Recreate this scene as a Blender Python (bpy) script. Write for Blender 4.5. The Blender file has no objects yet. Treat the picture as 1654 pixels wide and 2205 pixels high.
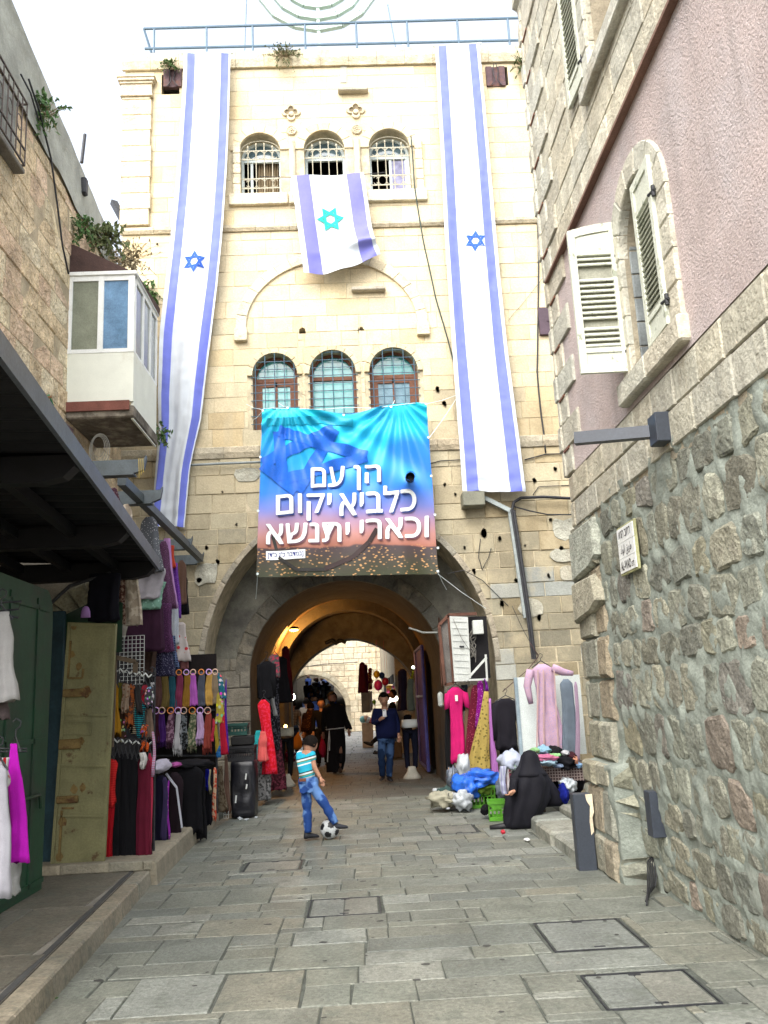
import bpy, bmesh, math, random
from mathutils import Vector, Matrix, noise
from mathutils.geometry import tessellate_polygon
SC = bpy.context.scene
COL = SC.collection
random.seed(7)
PI = math.pi
# ---------------------------------------------------------------- camera
FPX = 1850.0
TH = math.radians(12.2)          # pitch up
RO = 0.048                       # roll
PSI = -0.035                     # heading
EYE = Vector((0, 0, 1.6))
_c, _s = math.cos(PSI), math.sin(PSI)
def _rz(v): return Vector((_c*v[0]-_s*v[1], _s*v[0]+_c*v[1], v[2]))
FWD = _rz((0, math.cos(TH), math.sin(TH)))
UP0 = _rz((0, -math.sin(TH), math.cos(TH)))
RT0 = _rz((1, 0, 0))
RT = RT0*math.cos(RO) - UP0*math.sin(RO)
UP = RT0*math.sin(RO) + UP0*math.cos(RO)
cam_d = bpy.data.cameras.new('camera')
cam = bpy.data.objects.new('camera', cam_d)
COL.objects.link(cam)
cam.matrix_world = Matrix(((RT.x, UP.x, -FWD.x, EYE.x), (RT.y, UP.y, -FWD.y, EYE.y), (RT.z, UP.z, -FWD.z, EYE.z), (0, 0, 0, 1)))
cam_d.sensor_fit = 'VERTICAL'
cam_d.sensor_height = 36.0
cam_d.sensor_width = 27.0
cam_d.lens = 36.0*FPX/2205.0
cam_d.clip_start = 0.05
cam_d.clip_end = 600
SC.camera = cam
# ---------------------------------------------------------------- world and sun
W = bpy.data.worlds.new('World'); SC.world = W; W.use_nodes = True
nt = W.node_tree; nt.nodes.clear()
sky = nt.nodes.new('ShaderNodeTexSky'); sky.sky_type = 'NISHITA'; sky.sun_disc = False
SUN_EL, SUN_AZ = math.radians(48), math.radians(205)    # azimuth clockwise from +Y
sky.sun_elevation = SUN_EL; sky.sun_rotation = SUN_AZ
sky.air_density = 1.0; sky.dust_density = 3.0; sky.ozone_density = 1.0
hs = nt.nodes.new('ShaderNodeHueSaturation'); hs.inputs['Saturation'].default_value = 0.35
bg = nt.nodes.new('ShaderNodeBackground'); bg.inputs['Strength'].default_value = 0.15
wo = nt.nodes.new('ShaderNodeOutputWorld')
nt.links.new(sky.outputs[0], hs.inputs['Color']); nt.links.new(hs.outputs[0], bg.inputs[0]); nt.links.new(bg.outputs[0], wo.inputs[0])
sun_d = bpy.data.lights.new('sun', 'SUN'); sun_d.energy = 1.0; sun_d.angle = math.radians(70); sun_d.color = (1, .95, .86)
sun = bpy.data.objects.new('sun', sun_d); COL.objects.link(sun)
_sd = Vector((math.sin(SUN_AZ)*math.cos(SUN_EL), math.cos(SUN_AZ)*math.cos(SUN_EL), math.sin(SUN_EL)))
sun.rotation_euler = (-_sd).to_track_quat('-Z', 'Y').to_euler()
SC.view_settings.view_transform = 'Standard'; SC.view_settings.look = 'None'
SC.view_settings.exposure = 1.95; SC.view_settings.gamma = 1.0
SC.render.film_transparent = False
try:
    SC.view_settings.use_curve_mapping = False
    SC.cycles.max_bounces = 6; SC.cycles.diffuse_bounces = 4; SC.cycles.use_denoising = True
except Exception: pass
# ---------------------------------------------------------------- helpers: rays of the surveyed camera
def _ray(px, py):
    return FWD + RT*((px-827)/FPX) + UP*((1102.5-py)/FPX)
def at(px, py, x=None, y=None, z=None):
    d = _ray(px, py)
    if y is not None: t = y/d.y
    elif x is not None: t = x/d.x
    else: t = (z-1.6)/d.z
    return EYE + d*t
def proj(p):
    d = Vector(p)-EYE; f = d.dot(FWD)
    if f < .1: return (-9999, -9999)
    return (827+FPX*d.dot(RT)/f, 1102.5-FPX*d.dot(UP)/f)
# ---------------------------------------------------------------- helpers: objects
WL = {}
def tag(o, label=None, cat=None, group=None, kind=None):
    if label: o['label'] = label
    if cat: o['category'] = cat
    if group: o['group'] = group
    if kind: o['kind'] = kind
    return o
def thing(name, label, cat, loc=(0, 0, 0), group=None):
    o = bpy.data.objects.new(name, None); COL.objects.link(o); o.location = loc
    o.empty_display_size = .1
    WL[o.name] = Vector(loc); return tag(o, label, cat, group)
def link_mesh(name, me, parent=None, loc=None):
    o = bpy.data.objects.new(name, me); COL.objects.link(o)
    if parent is not None:
        o.parent = parent; WL[o.name] = WL[parent.name].copy()
    else:
        o.location = loc or (0, 0, 0); WL[o.name] = Vector(loc or (0, 0, 0))
    return o
class MB:
    def __init__(s): s.v = []; s.f = []; s.mi = []; s.t = []; s.tint = (1, 1, 1); s.m = 0; s.uv = None
    def add(s, vs, fs, m=None):
        b = len(s.v); s.v += [tuple(q) for q in vs]; s.t += [s.tint]*len(vs)
        s.f += [tuple(i+b for i in f) for f in fs]; s.mi += [s.m if m is None else m]*len(fs)
    def box(s, a, b, m=None):
        (x0, y0, z0), (x1, y1, z1) = a, b
        s.add([(x0,y0,z0),(x1,y0,z0),(x1,y1,z0),(x0,y1,z0),(x0,y0,z1),(x1,y0,z1),(x1,y1,z1),(x0,y1,z1)],
              [(0,3,2,1),(4,5,6,7),(0,1,5,4),(1,2,6,5),(2,3,7,6),(3,0,4,7)], m)
    def bbox(s, a, b, c=.01, m=None):
        """box with chamfered edges on all vertical and top edges"""
        (x0, y0, z0), (x1, y1, z1) = a, b
        rings = []
        for z, k in ((z0, c), (z0+c, 0), (z1-c, 0), (z1, c)):
            ax, ay, bx, by = x0+k, y0+k, x1-k, y1-k
            e = c
            rings.append([(ax+e, ay, z), (bx-e, ay, z), (bx, ay+e, z), (bx, by-e, z), (bx-e, by, z), (ax+e, by, z), (ax, by-e, z), (ax, ay+e, z)])
        s.rings(rings, m=m)
    def rings(s, R, cap=True, closed=True, m=None):
        n = len(R[0]); vs = [p for r in R for p in r]; fs = []
        for i in range(len(R)-1):
            for j in range(n if closed else n-1):
                k = (j+1) % n
                fs.append((i*n+j, i*n+k, (i+1)*n+k, (i+1)*n+j))
        if cap and closed:
            fs.append(tuple(range(n-1, -1, -1))); fs.append(tuple((len(R)-1)*n+j for j in range(n)))
        s.add(vs, fs, m)
    def tube(s, path, r, n=6, m=None, cap=True):
        P = [Vector(p) for p in path]; R = []
        ref = None
        for i, p in enumerate(P):
            d = (P[min(i+1, len(P)-1)]-P[max(i-1, 0)])
            if d.length < 1e-9: d = Vector((0, 0, 1))
            d.normalize()
            if ref is None:
                ref = d.orthogonal().normalized()
            u = ref - d*ref.dot(d)
            if u.length < 1e-4: u = d.orthogonal()
            u.normalize(); w = d.cross(u); ref = u
            rr = r[i] if isinstance(r, (list, tuple)) else r
            R.append([p+u*rr*math.cos(2*PI*j/n)+w*rr*math.sin(2*PI*j/n) for j in range(n)])
        s.rings(R, cap=cap, m=m)
    def bar(s, a, b, w, h, up=(0, 0, 1), m=None):
        a, b = Vector(a), Vector(b); d = (b-a).normalized(); u = Vector(up); sx = d.cross(u)
        if sx.length < 1e-4: sx = d.orthogonal()
        sx.normalize(); u = sx.cross(d).normalized()
        q = [sx*w/2+u*h/2, -sx*w/2+u*h/2, -sx*w/2-u*h/2, sx*w/2-u*h/2]
        s.rings([[a+k for k in q], [b+k for k in q]], m=m)
    def grid(s, fn, nu, nv, m=None, mfn=None):
        vs = [fn(i/nu, j/nv) for j in range(nv+1) for i in range(nu+1)]
        fs = [(j*(nu+1)+i, j*(nu+1)+i+1, (j+1)*(nu+1)+i+1, (j+1)*(nu+1)+i) for j in range(nv) for i in range(nu)]
        b = len(s.f); s.add(vs, fs, m)
        if mfn:
            for j in range(nv):
                for i in range(nu): s.mi[b+j*nu+i] = mfn((i+.5)/nu, (j+.5)/nv)
    def ball(s, c, r, nu=12, nv=8, m=None):
        rx, ry, rz = (r, r, r) if not isinstance(r, (tuple, list)) else r
        R = []
        for j in range(nv+1):
            a = PI*(j/nv)*.998+.003
            R.append([(c[0]+rx*math.sin(a)*math.cos(2*PI*i/nu), c[1]+ry*math.sin(a)*math.sin(2*PI*i/nu), c[2]-rz*math.cos(a)) for i in range(nu)])
        s.rings(R, m=m)
    def slab(s, poly, fn, proud, cham=.012, base=-.03, rnd=0, m=None):
        """polygon poly (u,v) as a raised stone; fn(u,v,w) maps to space"""
        n = len(poly); cx = sum(p[0] for p in poly)/n; cy = sum(p[1] for p in poly)/n
        A = sum(poly[i][0]*poly[(i+1) % n][1]-poly[(i+1) % n][0]*poly[i][1] for i in range(n))
        if A < 0: poly = poly[::-1]
        sz = max(math.sqrt(abs(A)/2), .03); k = min(cham/sz*2.0, .3)
        tl = [random.uniform(-rnd, rnd) for _ in range(4)]
        def ins(p, f): return (p[0]+(cx-p[0])*f, p[1]+(cy-p[1])*f)
        def w(p): return proud + (tl[0]*(p[0]-cx)+tl[1]*(p[1]-cy))/sz
        r0 = [fn(p[0], p[1], base) for p in poly]
        r1 = [fn(p[0], p[1], w(p)-cham) for p in poly]
        r2 = [fn(*ins(p, k), w(p)) for p in poly]
        b = n
        fs = []
        for a in (0, 1):
            for j in range(n):
                q = (j+1) % n
                fs.append((a*n+j, a*n+q, (a+1)*n+q, (a+1)*n+j))
        fs.append(tuple(2*n+j for j in range(n)))
        s.add(r0+r1+r2, fs, m)
    def mesh(s, name, mats, off=None, smooth=False):
        me = bpy.data.meshes.new(name)
        o = Vector(off) if off is not None else Vector((0, 0, 0))
        me.from_pydata([(p[0]-o.x, p[1]-o.y, p[2]-o.z) for p in s.v], [], s.f)
        if not isinstance(mats, (list, tuple)): mats = [mats]
        for q in mats: me.materials.append(q)
        if len(mats) > 1: me.polygons.foreach_set('material_index', s.mi)
        if smooth: me.polygons.foreach_set('use_smooth', [True]*len(s.f))
        ca = me.color_attributes.new('tint', 'FLOAT_COLOR', 'POINT')
        buf = []
        for q in s.t: buf += [q[0], q[1], q[2], 1.0]
        ca.data.foreach_set('color', buf)
        if s.uv is not None:
            ul = me.uv_layers.new(name='UVMap')
            for l in me.loops: ul.data[l.index].uv = s.uv[l.vertex_index]
        me.update(); return me
    def build(s, name, mats, parent=None, smooth=False, loc=None, fixn=False):
        off = WL[parent.name] if parent is not None else (loc if loc is not None else (0, 0, 0))
        me = s.mesh(name, mats, off, smooth)
        if fixn:
            bm = bmesh.new(); bm.from_mesh(me); bmesh.ops.recalc_face_normals(bm, faces=bm.faces); bm.to_mesh(me); bm.free()
        return link_mesh(name, me, parent, loc)
def copy_tree(o, loc, label=None):
    r = o.copy(); COL.objects.link(r); r.location = loc; WL[r.name] = Vector(loc)
    if label: r['label'] = label
    for ch in [c for c in bpy.data.objects if c.parent == o]:
        c2 = ch.copy(); COL.objects.link(c2); c2.parent = r
        for g in [c for c in bpy.data.objects if c.parent == ch]:
            g2 = g.copy(); COL.objects.link(g2); g2.parent = c2
    return r
def R(a, b): return random.uniform(a, b)
def tintv(base, dv=.12, dh=.04):
    k = 1+R(-dv, dv); h = R(-dh, dh)
    return (base[0]*k*(1+h), base[1]*k, base[2]*k*(1-h))
# ---------------------------------------------------------------- materials
MC = {}
def mat(key, col=(.5, .5, .5), rough=.8, tint=False, var=.25, vs=4.0, fine=.15, fs=60.0, bump=.3, bs=30.0, bump2=0.0, bs2=6.0,
        metal=0.0, stain=None, ss=2.0, slo=.5, shi=.65, spec=.3, streak=None, emit=None, estr=0, trans=0, alpha=1, disp=.02):
    if key in MC: return MC[key]
    m = bpy.data.materials.new(key); m.use_nodes = True; n = m.node_tree.nodes; L = m.node_tree.links; n.clear()
    out = n.new('ShaderNodeOutputMaterial'); b = n.new('ShaderNodeBsdfPrincipled'); L.new(b.outputs[0], out.inputs[0])
    geo = n.new('ShaderNodeNewGeometry'); P = geo.outputs['Position']
    b.inputs['Roughness'].default_value = rough; b.inputs['Metallic'].default_value = metal
    b.inputs['Specular IOR Level'].default_value = spec
    if tint:
        a = n.new('ShaderNodeAttribute'); a.attribute_name = 'tint'; c = a.outputs['Color']
    else:
        rgb = n.new('ShaderNodeRGB'); rgb.outputs[0].default_value = (*col, 1); c = rgb.outputs[0]
    def nz(scale, det=4, rough_=.6):
        q = n.new('ShaderNodeTexNoise'); q.inputs['Scale'].default_value = scale; q.inputs['Detail'].default_value = det
        q.inputs['Roughness'].default_value = rough_; L.new(P, q.inputs['Vector']); return q.outputs['Fac']
    def mul(c, fac, amt):
        mr = n.new('ShaderNodeMapRange'); mr.inputs[1].default_value = .3; mr.inputs[2].default_value = .7
        mr.inputs[3].default_value = 1-amt; mr.inputs[4].default_value = 1+amt; L.new(fac, mr.inputs[0])
        v = n.new('ShaderNodeVectorMath'); v.operation = 'SCALE'; L.new(c, v.inputs[0]); L.new(mr.outputs[0], v.inputs['Scale']); return v.outputs[0]
    if var: c = mul(c, nz(vs), var)
    if fine: c = mul(c, nz(fs, 3), fine)
    def mixin(c, fac, col2, lo, hi, amt=1.0):
        mr = n.new('ShaderNodeMapRange'); mr.inputs[1].default_value = lo; mr.inputs[2].default_value = hi; mr.inputs[4].default_value = amt
        L.new(fac, mr.inputs[0])
        mx = n.new('ShaderNodeMix'); mx.data_type = 'RGBA'; L.new(mr.outputs[0], mx.inputs[0]); L.new(c, mx.inputs[6]); mx.inputs[7].default_value = (*col2, 1); return mx.outputs[2]
    if stain: c = mixin(c, nz(ss, 6, .7), stain, slo, shi, .85)
    if streak:      # vertical weather streaks
        mp = n.new('ShaderNodeMapping'); mp.inputs['Scale'].default_value = (5, 5, .5); L.new(P, mp.inputs[0])
        q = n.new('ShaderNodeTexNoise'); q.inputs['Scale'].default_value = 1.0; q.inputs['Detail'].default_value = 5; L.new(mp.outputs[0], q.inputs['Vector'])
        c = mixin(c, q.outputs['Fac'], streak, .55, .75, .6)
    L.new(c, b.inputs['Base Color'])
    if bump or bump2:
        hsum = None
        for amt, sc_, det in ((bump, bs, 5), (bump2, bs2, 4)):
            if not amt: continue
            bp = n.new('ShaderNodeBump'); bp.inputs['Strength'].default_value = min(1, amt); bp.inputs['Distance'].default_value = disp if sc_ == bs else disp*3
            L.new(nz(sc_, det, .65), bp.inputs['Height'])
            if hsum is not None: L.new(hsum, bp.inputs['Normal'])
            hsum = bp.outputs[0]
        L.new(hsum, b.inputs['Normal'])
    if emit:
        b.inputs['Emission Color'].default_value = (*emit, 1); b.inputs['Emission Strength'].default_value = estr
    if trans: b.inputs['Transmission Weight'].default_value = trans
    if alpha < 1: b.inputs['Alpha'].default_value = alpha
    MC[key] = m; return m
def cloth(col, pat=None, c2=(.8, .8, .8), ps=30.0, rough=.9):
    col = tuple(q*(.48+.36*max(col)) for q in col); c2 = tuple(q*.8 for q in c2)
    key = 'cloth_%s_%s_%s_%s' % (tuple(round(q, 3) for q in col), pat, tuple(round(q, 2) for q in c2), ps)
    if key in MC: return MC[key]
    m = mat(key, col, rough=rough, var=.12, vs=7, fine=.08, fs=250, bump=.25, bs=14, spec=.15)
    if pat:
        n = m.node_tree.nodes; L = m.node_tree.links
        b = [q for q in n if q.type == 'BSDF_PRINCIPLED'][0]; src = b.inputs['Base Color'].links[0].from_socket
        geo = [q for q in n if q.type == 'NEW_GEOMETRY'][0]
        mx = n.new('ShaderNodeMix'); mx.data_type = 'RGBA'; mx.inputs[7].default_value = (*c2, 1)
        mr = n.new('ShaderNodeMapRange')
        if pat in ('dots', 'floral', 'spots'):
            q = n.new('ShaderNodeTexVoronoi'); q.inputs['Scale'].default_value = ps; L.new(geo.outputs['Position'], q.inputs['Vector'])
            L.new(q.outputs['Distance'], mr.inputs[0])
            lo, hi = {'dots': (.25, .2), 'floral': (.42, .3), 'spots': (.35, .3)}[pat]
            mr.inputs[1].default_value = lo; mr.inputs[2].default_value = hi
            if pat == 'floral':
                r2 = n.new('ShaderNodeMix'); r2.data_type = 'RGBA'; r2.inputs[0].default_value = .5; r2.inputs[6].default_value = (*c2, 1)
                L.new(q.outputs['Color'], r2.inputs[7]); L.new(r2.outputs[2], mx.inputs[7])
        elif pat in ('hstripe', 'vstripe'):
            q = n.new('ShaderNodeTexWave'); q.bands_direction = 'Z' if pat == 'hstripe' else 'X'; q.inputs['Scale'].default_value = ps
            q.inputs['Distortion'].default_value = 2.0; q.inputs['Detail'].default_value = 1
            L.new(geo.outputs['Position'], q.inputs['Vector']); L.new(q.outputs['Fac'], mr.inputs[0])
            mr.inputs[1].default_value = .5; mr.inputs[2].default_value = .6
        elif pat == 'check':
            w = []
            for d in ('X', 'Z'):
                q = n.new('ShaderNodeTexWave'); q.bands_direction = d; q.inputs['Scale'].default_value = ps; q.inputs['Distortion'].default_value = .6
                L.new(geo.outputs['Position'], q.inputs['Vector']); w.append(q.outputs['Fac'])
            mm = n.new('ShaderNodeMath'); mm.operation = 'MAXIMUM'; L.new(w[0], mm.inputs[0]); L.new(w[1], mm.inputs[1]); L.new(mm.outputs[0], mr.inputs[0])
            mr.inputs[1].default_value = .75; mr.inputs[2].default_value = .85
        else:   # 'noise' blotches
            q = n.new('ShaderNodeTexNoise'); q.inputs['Scale'].default_value = ps; q.inputs['Detail'].default_value = 3; L.new(geo.outputs['Position'], q.inputs['Vector'])
            L.new(q.outputs['Fac'], mr.inputs[0]); mr.inputs[1].default_value = .5; mr.inputs[2].default_value = .56
        L.new(mr.outputs[0], mx.inputs[0]); L.new(src, mx.inputs[6]); L.new(mx.outputs[2], b.inputs['Base Color'])
    return m
STONE = lambda: mat('limestone', tint=True, rough=.85, var=.22, vs=5, fine=.16, fs=45, bump=.7, bs=22, bump2=.35, bs2=4, stain=(.30, .26, .19), ss=1.3, slo=.56, shi=.72, streak=(.33, .29, .21), disp=.03)
STONEF = lambda: mat('facade_limestone', tint=True, rough=.85, var=.15, vs=2.2, fine=.12, fs=40, bump=.4, bs=24, bump2=.2, bs2=4, stain=(.43, .365, .24), ss=1.1, slo=.52, shi=.70, streak=(.44, .38, .26), disp=.02)
MORTAR = lambda: mat('lime_mortar', (.33, .29, .21), rough=.95, var=.3, vs=6, bump=.6, bs=35, stain=(.2, .18, .14), ss=2)
IRON = lambda: mat('dark_iron', (.035, .036, .04), rough=.55, metal=.3, var=.3, vs=20, bump=.2, bs=60)
DARK = lambda: mat('dark_interior', (.012, .011, .012), rough=.95, var=.3, bump=0)
WHITEP = lambda: mat('white_paint', (.72, .74, .72), rough=.6, var=.08, fine=.06, bump=.15, bs=25, stain=(.5, .48, .4), ss=5, slo=.6, shi=.75)
# ---------------------------------------------------------------- stone walls
def open_hw(o, z):
    if z < o['zb'] or z > o['zt']: return 0.0
    if z <= o['zs']: return o['hw']
    k = (z-o['zs'])/(o['zt']-o['zs'])
    if o.get('pt'): return o['hw']*max(0, 1-k**1.7)**.62
    return o['hw']*math.sqrt(max(0, 1-k*k))
def clip_rect(x0, x1, z0, z1, ops):
    hit = [o for o in ops if x0 < o['xc']+o['hw'] and x1 > o['xc']-o['hw'] and z0 < o['zt'] and z1 > o['zb']]
    if not hit: return [[(x0, z0), (x1, z0), (x1, z1), (x0, z1)]]
    if len(hit) > 1:
        hit.sort(key=lambda o: o['xc']); mid = ((hit[0]['xc']+hit[0]['hw'])+(hit[1]['xc']-hit[1]['hw']))/2
        if x0+.01 < mid < x1-.01: return clip_rect(x0, mid, z0, z1, ops)+clip_rect(mid, x1, z0, z1, ops)
        # stacked openings: split in height
        hit.sort(key=lambda o: o['zb']); mz = (hit[0]['zt']+hit[1]['zb'])/2
        if z0+.01 < mz < z1-.01: return clip_rect(x0, x1, z0, mz, ops)+clip_rect(x0, x1, mz, z1, ops)
    o = hit[0]
    zz = [z0+(z1-z0)*i/5 for i in range(6)]
    for k in (o['zb'], o['zt']):
        if z0 < k < z1: zz += [k-1e-4, k+1e-4]
    zz.sort(); out = []
    Lp = [(max(x0, min(x1, o['xc']-open_hw(o, z))), z) for z in zz]
    Rp = [(min(x1, max(x0, o['xc']+open_hw(o, z))), z) for z in zz]
    if o['xc'] < x0: Lp = None
    if o['xc'] > x1: Rp = None
    def clean(p):
        q = []
        for a in p:
            if not q or (abs(a[0]-q[-1][0])+abs(a[1]-q[-1][1])) > .002: q.append(a)
        # drop collinear verticals
        r = []
        for i, a in enumerate(q):
            b_, c_ = q[i-1], q[(i+1) % len(q)]
            if abs((a[0]-b_[0])*(c_[1]-b_[1])-(a[1]-b_[1])*(c_[0]-b_[0])) > 1e-6: r.append(a)
        return r
    for P, side in ((Lp, 0), (Rp, 1)):
        if P is None: continue
        poly = ([(x0, z0)]+P+[(x0, z1)]) if side == 0 else ([(x1, z0)]+P+[(x1, z1)])
        poly = clean(poly)
        if len(poly) < 3: continue
        A = abs(sum(poly[i][0]*poly[(i+1) % len(poly)][1]-poly[(i+1) % len(poly)][0]*poly[i][1] for i in range(len(poly))))/2
        if A > .0035: out.append(poly)
    return out
def put_stones(root, specs, m, limit=300, name='stone', minpx=9, joined='small_stones'):
    """specs: (area_px, builder(mb)); the largest become parts, the rest one part of kind stuff"""
    specs.sort(key=lambda q: -q[0]); rest = MB()
    for i, (a, fn, tn) in enumerate(specs):
        if i < limit and a > minpx*minpx*.6:
            mb = MB(); mb.tint = tn; fn(mb); mb.build(name, m, root)
        else:
            rest.tint = tn; fn(rest)
    if rest.v: tag(rest.build(joined, m, root), kind='stuff')
def area_px(poly, fn):
    q = [proj(fn(p[0], p[1], 0)) for p in poly]
    if any(k[0] < -9000 for k in q): return 0
    cx = sum(k[0] for k in q)/len(q); cy = sum(k[1] for k in q)/len(q)
    if not (-60 < cx < 1714 and -60 < cy < 2265): return 0
    return abs(sum(q[i][0]*q[(i+1) % len(q)][1]-q[(i+1) % len(q)][0]*q[i][1] for i in range(len(q))))/2
def courses(u0, u1, v0, v1, hh, ww, ops, fn, tintfn, proud=(.006, .03), gap=.005, cham=.01, rnd=.004, vbreaks=()):
    out = []; v = v0; row = 0
    br = sorted([b for b in vbreaks if v0 < b < v1]+[v1])
    while v < v1-.04:
        h = R(*hh); nb = [b for b in br if b > v+.01][0]
        if v+h > nb-.12: h = nb-v
        u = u0-R(0, ww[0])
        while u < u1:
            w = R(*ww); a, b = max(u, u0), min(u+w, u1)
            if u1-b < .12: b = u1
            if b-a > .06:
                for poly in clip_rect(a+gap, b-gap, v+gap, v+h-gap, ops):
                    pr = R(*proud); cx = sum(p[0] for p in poly)/len(poly); cz = sum(p[1] for p in poly)/len(poly)
                    out.append((area_px(poly, fn), (lambda mb, poly=poly, pr=pr: mb.slab(poly, fn, pr, cham, rnd=rnd)), tintfn(cx, cz)))
            if b == u1: break
            u += w
        v += h; row += 1
    return out
def vouss(o, wd, fn, n, tintfn, proud=.03, a0=0, a1=180, cham=.008, gap=.004):
    out = []
    for i in range(n):
        t0 = math.radians(a0+(a1-a0)*i/n)+gap; t1 = math.radians(a0+(a1-a0)*(i+1)/n)-gap
        hw, rise = o['hw'], o['zt']-o['zs']; poly = []
        ts = [t0+(t1-t0)*k/3 for k in range(4)]
        for t in ts: poly.append((o['xc']+(hw+wd)*math.cos(t), o['zs']+(rise+wd)*math.sin(t)))
        for t in reversed(ts): poly.append((o['xc']+hw*math.cos(t), o['zs']+rise*math.sin(t)))
        cx = sum(p[0] for p in poly)/8; cz = sum(p[1] for p in poly)/8; pr = proud+R(-.004, .004)
        out.append((area_px(poly, fn)*1.5+50, (lambda mb, poly=poly, pr=pr: mb.slab(poly, fn, pr, cham)), tintfn(cx, cz)))
    return out
def holed_wall(mb, outer, ops, fn, depth, seg=20, m=None, rm=None):
    """flat wall with openings; reveals go back by depth"""
    loops = [outer]; rev = []
    for o in ops:
        p = []
        base = 0 if o['zb'] <= outer[0][1]+1e-6 else 1
        a = [(o['xc']+o['hw'], o['zb'])] + [(o['xc']+open_hw(o, z), z) for z in [o['zs']+(o['zt']-o['zs'])*math.sin(PI/2*k/seg) for k in range(seg)]] + [(o['xc'], o['zt'])]
        b = [(2*o['xc']-q[0], q[1]) for q in reversed(a[:-1])]
        p = a+b; rev.append(p); loops.append(p)
    flat = [q for l in loops for q in l]
    tr = tessellate_polygon([[Vector((q[0], q[1], 0)) for q in l] for l in loops])
    mb.add([fn(q[0], q[1], 0) for q in flat], [tuple(t) for t in tr], m)
    for (p, o) in zip(rev, ops):
        d = o.get('depth', depth); n = len(p)
        mb.add([fn(q[0], q[1], 0) for q in p]+[fn(q[0], q[1], -d) for q in p], [(i, (i+1) % n, n+(i+1) % n, n+i) for i in range(n)], rm if rm is not None else m)
def open_poly(o, fn, w, seg=16, mb=None, m=None):
    a = [(o['xc']+o['hw'], o['zb'])] + [(o['xc']+open_hw(o, z), z) for z in [o['zs']+(o['zt']-o['zs'])*math.sin(PI/2*k/seg) for k in range(seg)]] + [(o['xc'], o['zt'])]
    p = a+[(2*o['xc']-q[0], q[1]) for q in reversed(a[:-1])]
    mb.add([fn(q[0], q[1], w) for q in p], [tuple(range(len(p)))], m)
# ================================================================ GROUND
def earth_sheet():
    mb = MB(); mb.box((-60, -30, -.5), (60, 260, -.09)); mb.build('ground', mat('earth', (.16, .14, .11), rough=.95), None); o = bpy.data.objects['ground']; tag(o, kind='structure')
earth_sheet()
M_PAVE = mat('paving_stone', tint=True, rough=.58, var=.20, vs=2.4, fine=.30, fs=34, bump=.9, bs=38, bump2=.35, bs2=7, stain=(.095, .105, .085), ss=5.5, slo=.52, shi=.68, spec=.4, disp=.012)
M_JOINT = mat('joint_dirt', (.075, .082, .070), rough=.95, var=.3, vs=8, bump=.6, bs=60)
M_CONC = mat('worn_concrete', (.20, .185, .155), rough=.9, var=.2, vs=3, fine=.2, fs=70, bump=.5, bs=45, bump2=.2, bs2=4, stain=(.11, .10, .085), ss=2.2, slo=.52, shi=.7)
mb = MB()
mb.grid(lambda u, v: (-2.4+5.4*u, .6+60*v, -.009), 4, 30)
street = mb.build('street', M_JOINT); tag(street, kind='structure')
covers = [(-.49, 7.06, .08, 7.64), (.86, 10.72, 1.32, 11.35), (-1.25, 9.0, -.68, 9.52), (1.14, 5.82, 1.74, 6.52), (1.18, 4.78, 1.78, 5.34)]
def rsub(r, c):
    x0, y0, x1, y1 = r; a0, b0, a1, b1 = c
    if a0 >= x1 or a1 <= x0 or b0 >= y1 or b1 <= y0: return [r]
    out = []
    if y0 < b0: out.append((x0, y0, x1, b0))
    if y1 > b1: out.append((x0, b1, x1, y1))
    m0, m1 = max(y0, b0), min(y1, b1)
    if x0 < a0: out.append((x0, m0, a0, m1))
    if x1 > a1: out.append((a1, m0, x1, m1))
    return [q for q in out if q[2]-q[0] > .035 and q[3]-q[1] > .035]
def kerb_x(y): return -1.80-.30*max(0, min(1, (y-4.5)/4.8))
def pave(x0, x1, y0, y1, rows, wid, skew=0):
    res = []; y = y0
    skip = []
    while y < y1:
        h = R(*rows); x = x0-R(0, .3); nsk = []
        while x < x1:
            w = R(*wid); a, b = max(x, x0), min(x+w, x1); x += w
            if b-a < .05: continue
            tall = R(0, 1) < .20
            rects = [(a, y, b, y+h*(1.9 if tall else 1))]
            for c in skip: rects = [q for r in rects for q in rsub(r, c)]
            if tall: nsk.append(rects[0] if rects else (a, y, b, y+h*1.9))
            for c in covers: rects = [q for r in rects for q in rsub(r, (c[0]-.02, c[1]-.02, c[2]+.02, c[3]+.02))]
            res += rects
        skip = nsk; y += h
    return res
fnG = lambda u, v, w: (u, v, w)
specs = []
for (a, y0, b, y1) in pave(-2.12, 2.6, 1.2, 8, (.25, .42), (.28, .74))+pave(-2.12, 2.6, 8.2, 27, (.20, .36), (.22, .60)):
    g = .005
    if b < kerb_x((y0+y1)/2)+.02 and y0 < 14: continue
    j = lambda: R(-.008, .008)
    poly = [(a+g+j(), y0+g+j()), (b-g+j(), y0+g+j()), (b-g+j(), y1-g+j()), (a+g+j(), y1-g+j())]
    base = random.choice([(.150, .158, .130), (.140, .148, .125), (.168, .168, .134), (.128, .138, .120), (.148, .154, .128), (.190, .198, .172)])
    if y0 > 14.8: base = (.095, .092, .078)  # darker tint under the vault: passage shade put into the stone colour
    z = R(-.0015, .0015)
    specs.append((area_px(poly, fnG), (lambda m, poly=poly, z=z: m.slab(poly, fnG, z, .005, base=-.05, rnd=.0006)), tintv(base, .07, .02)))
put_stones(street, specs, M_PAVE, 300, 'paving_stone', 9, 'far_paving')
mb = MB(); rs = random.Random(77)
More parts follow.
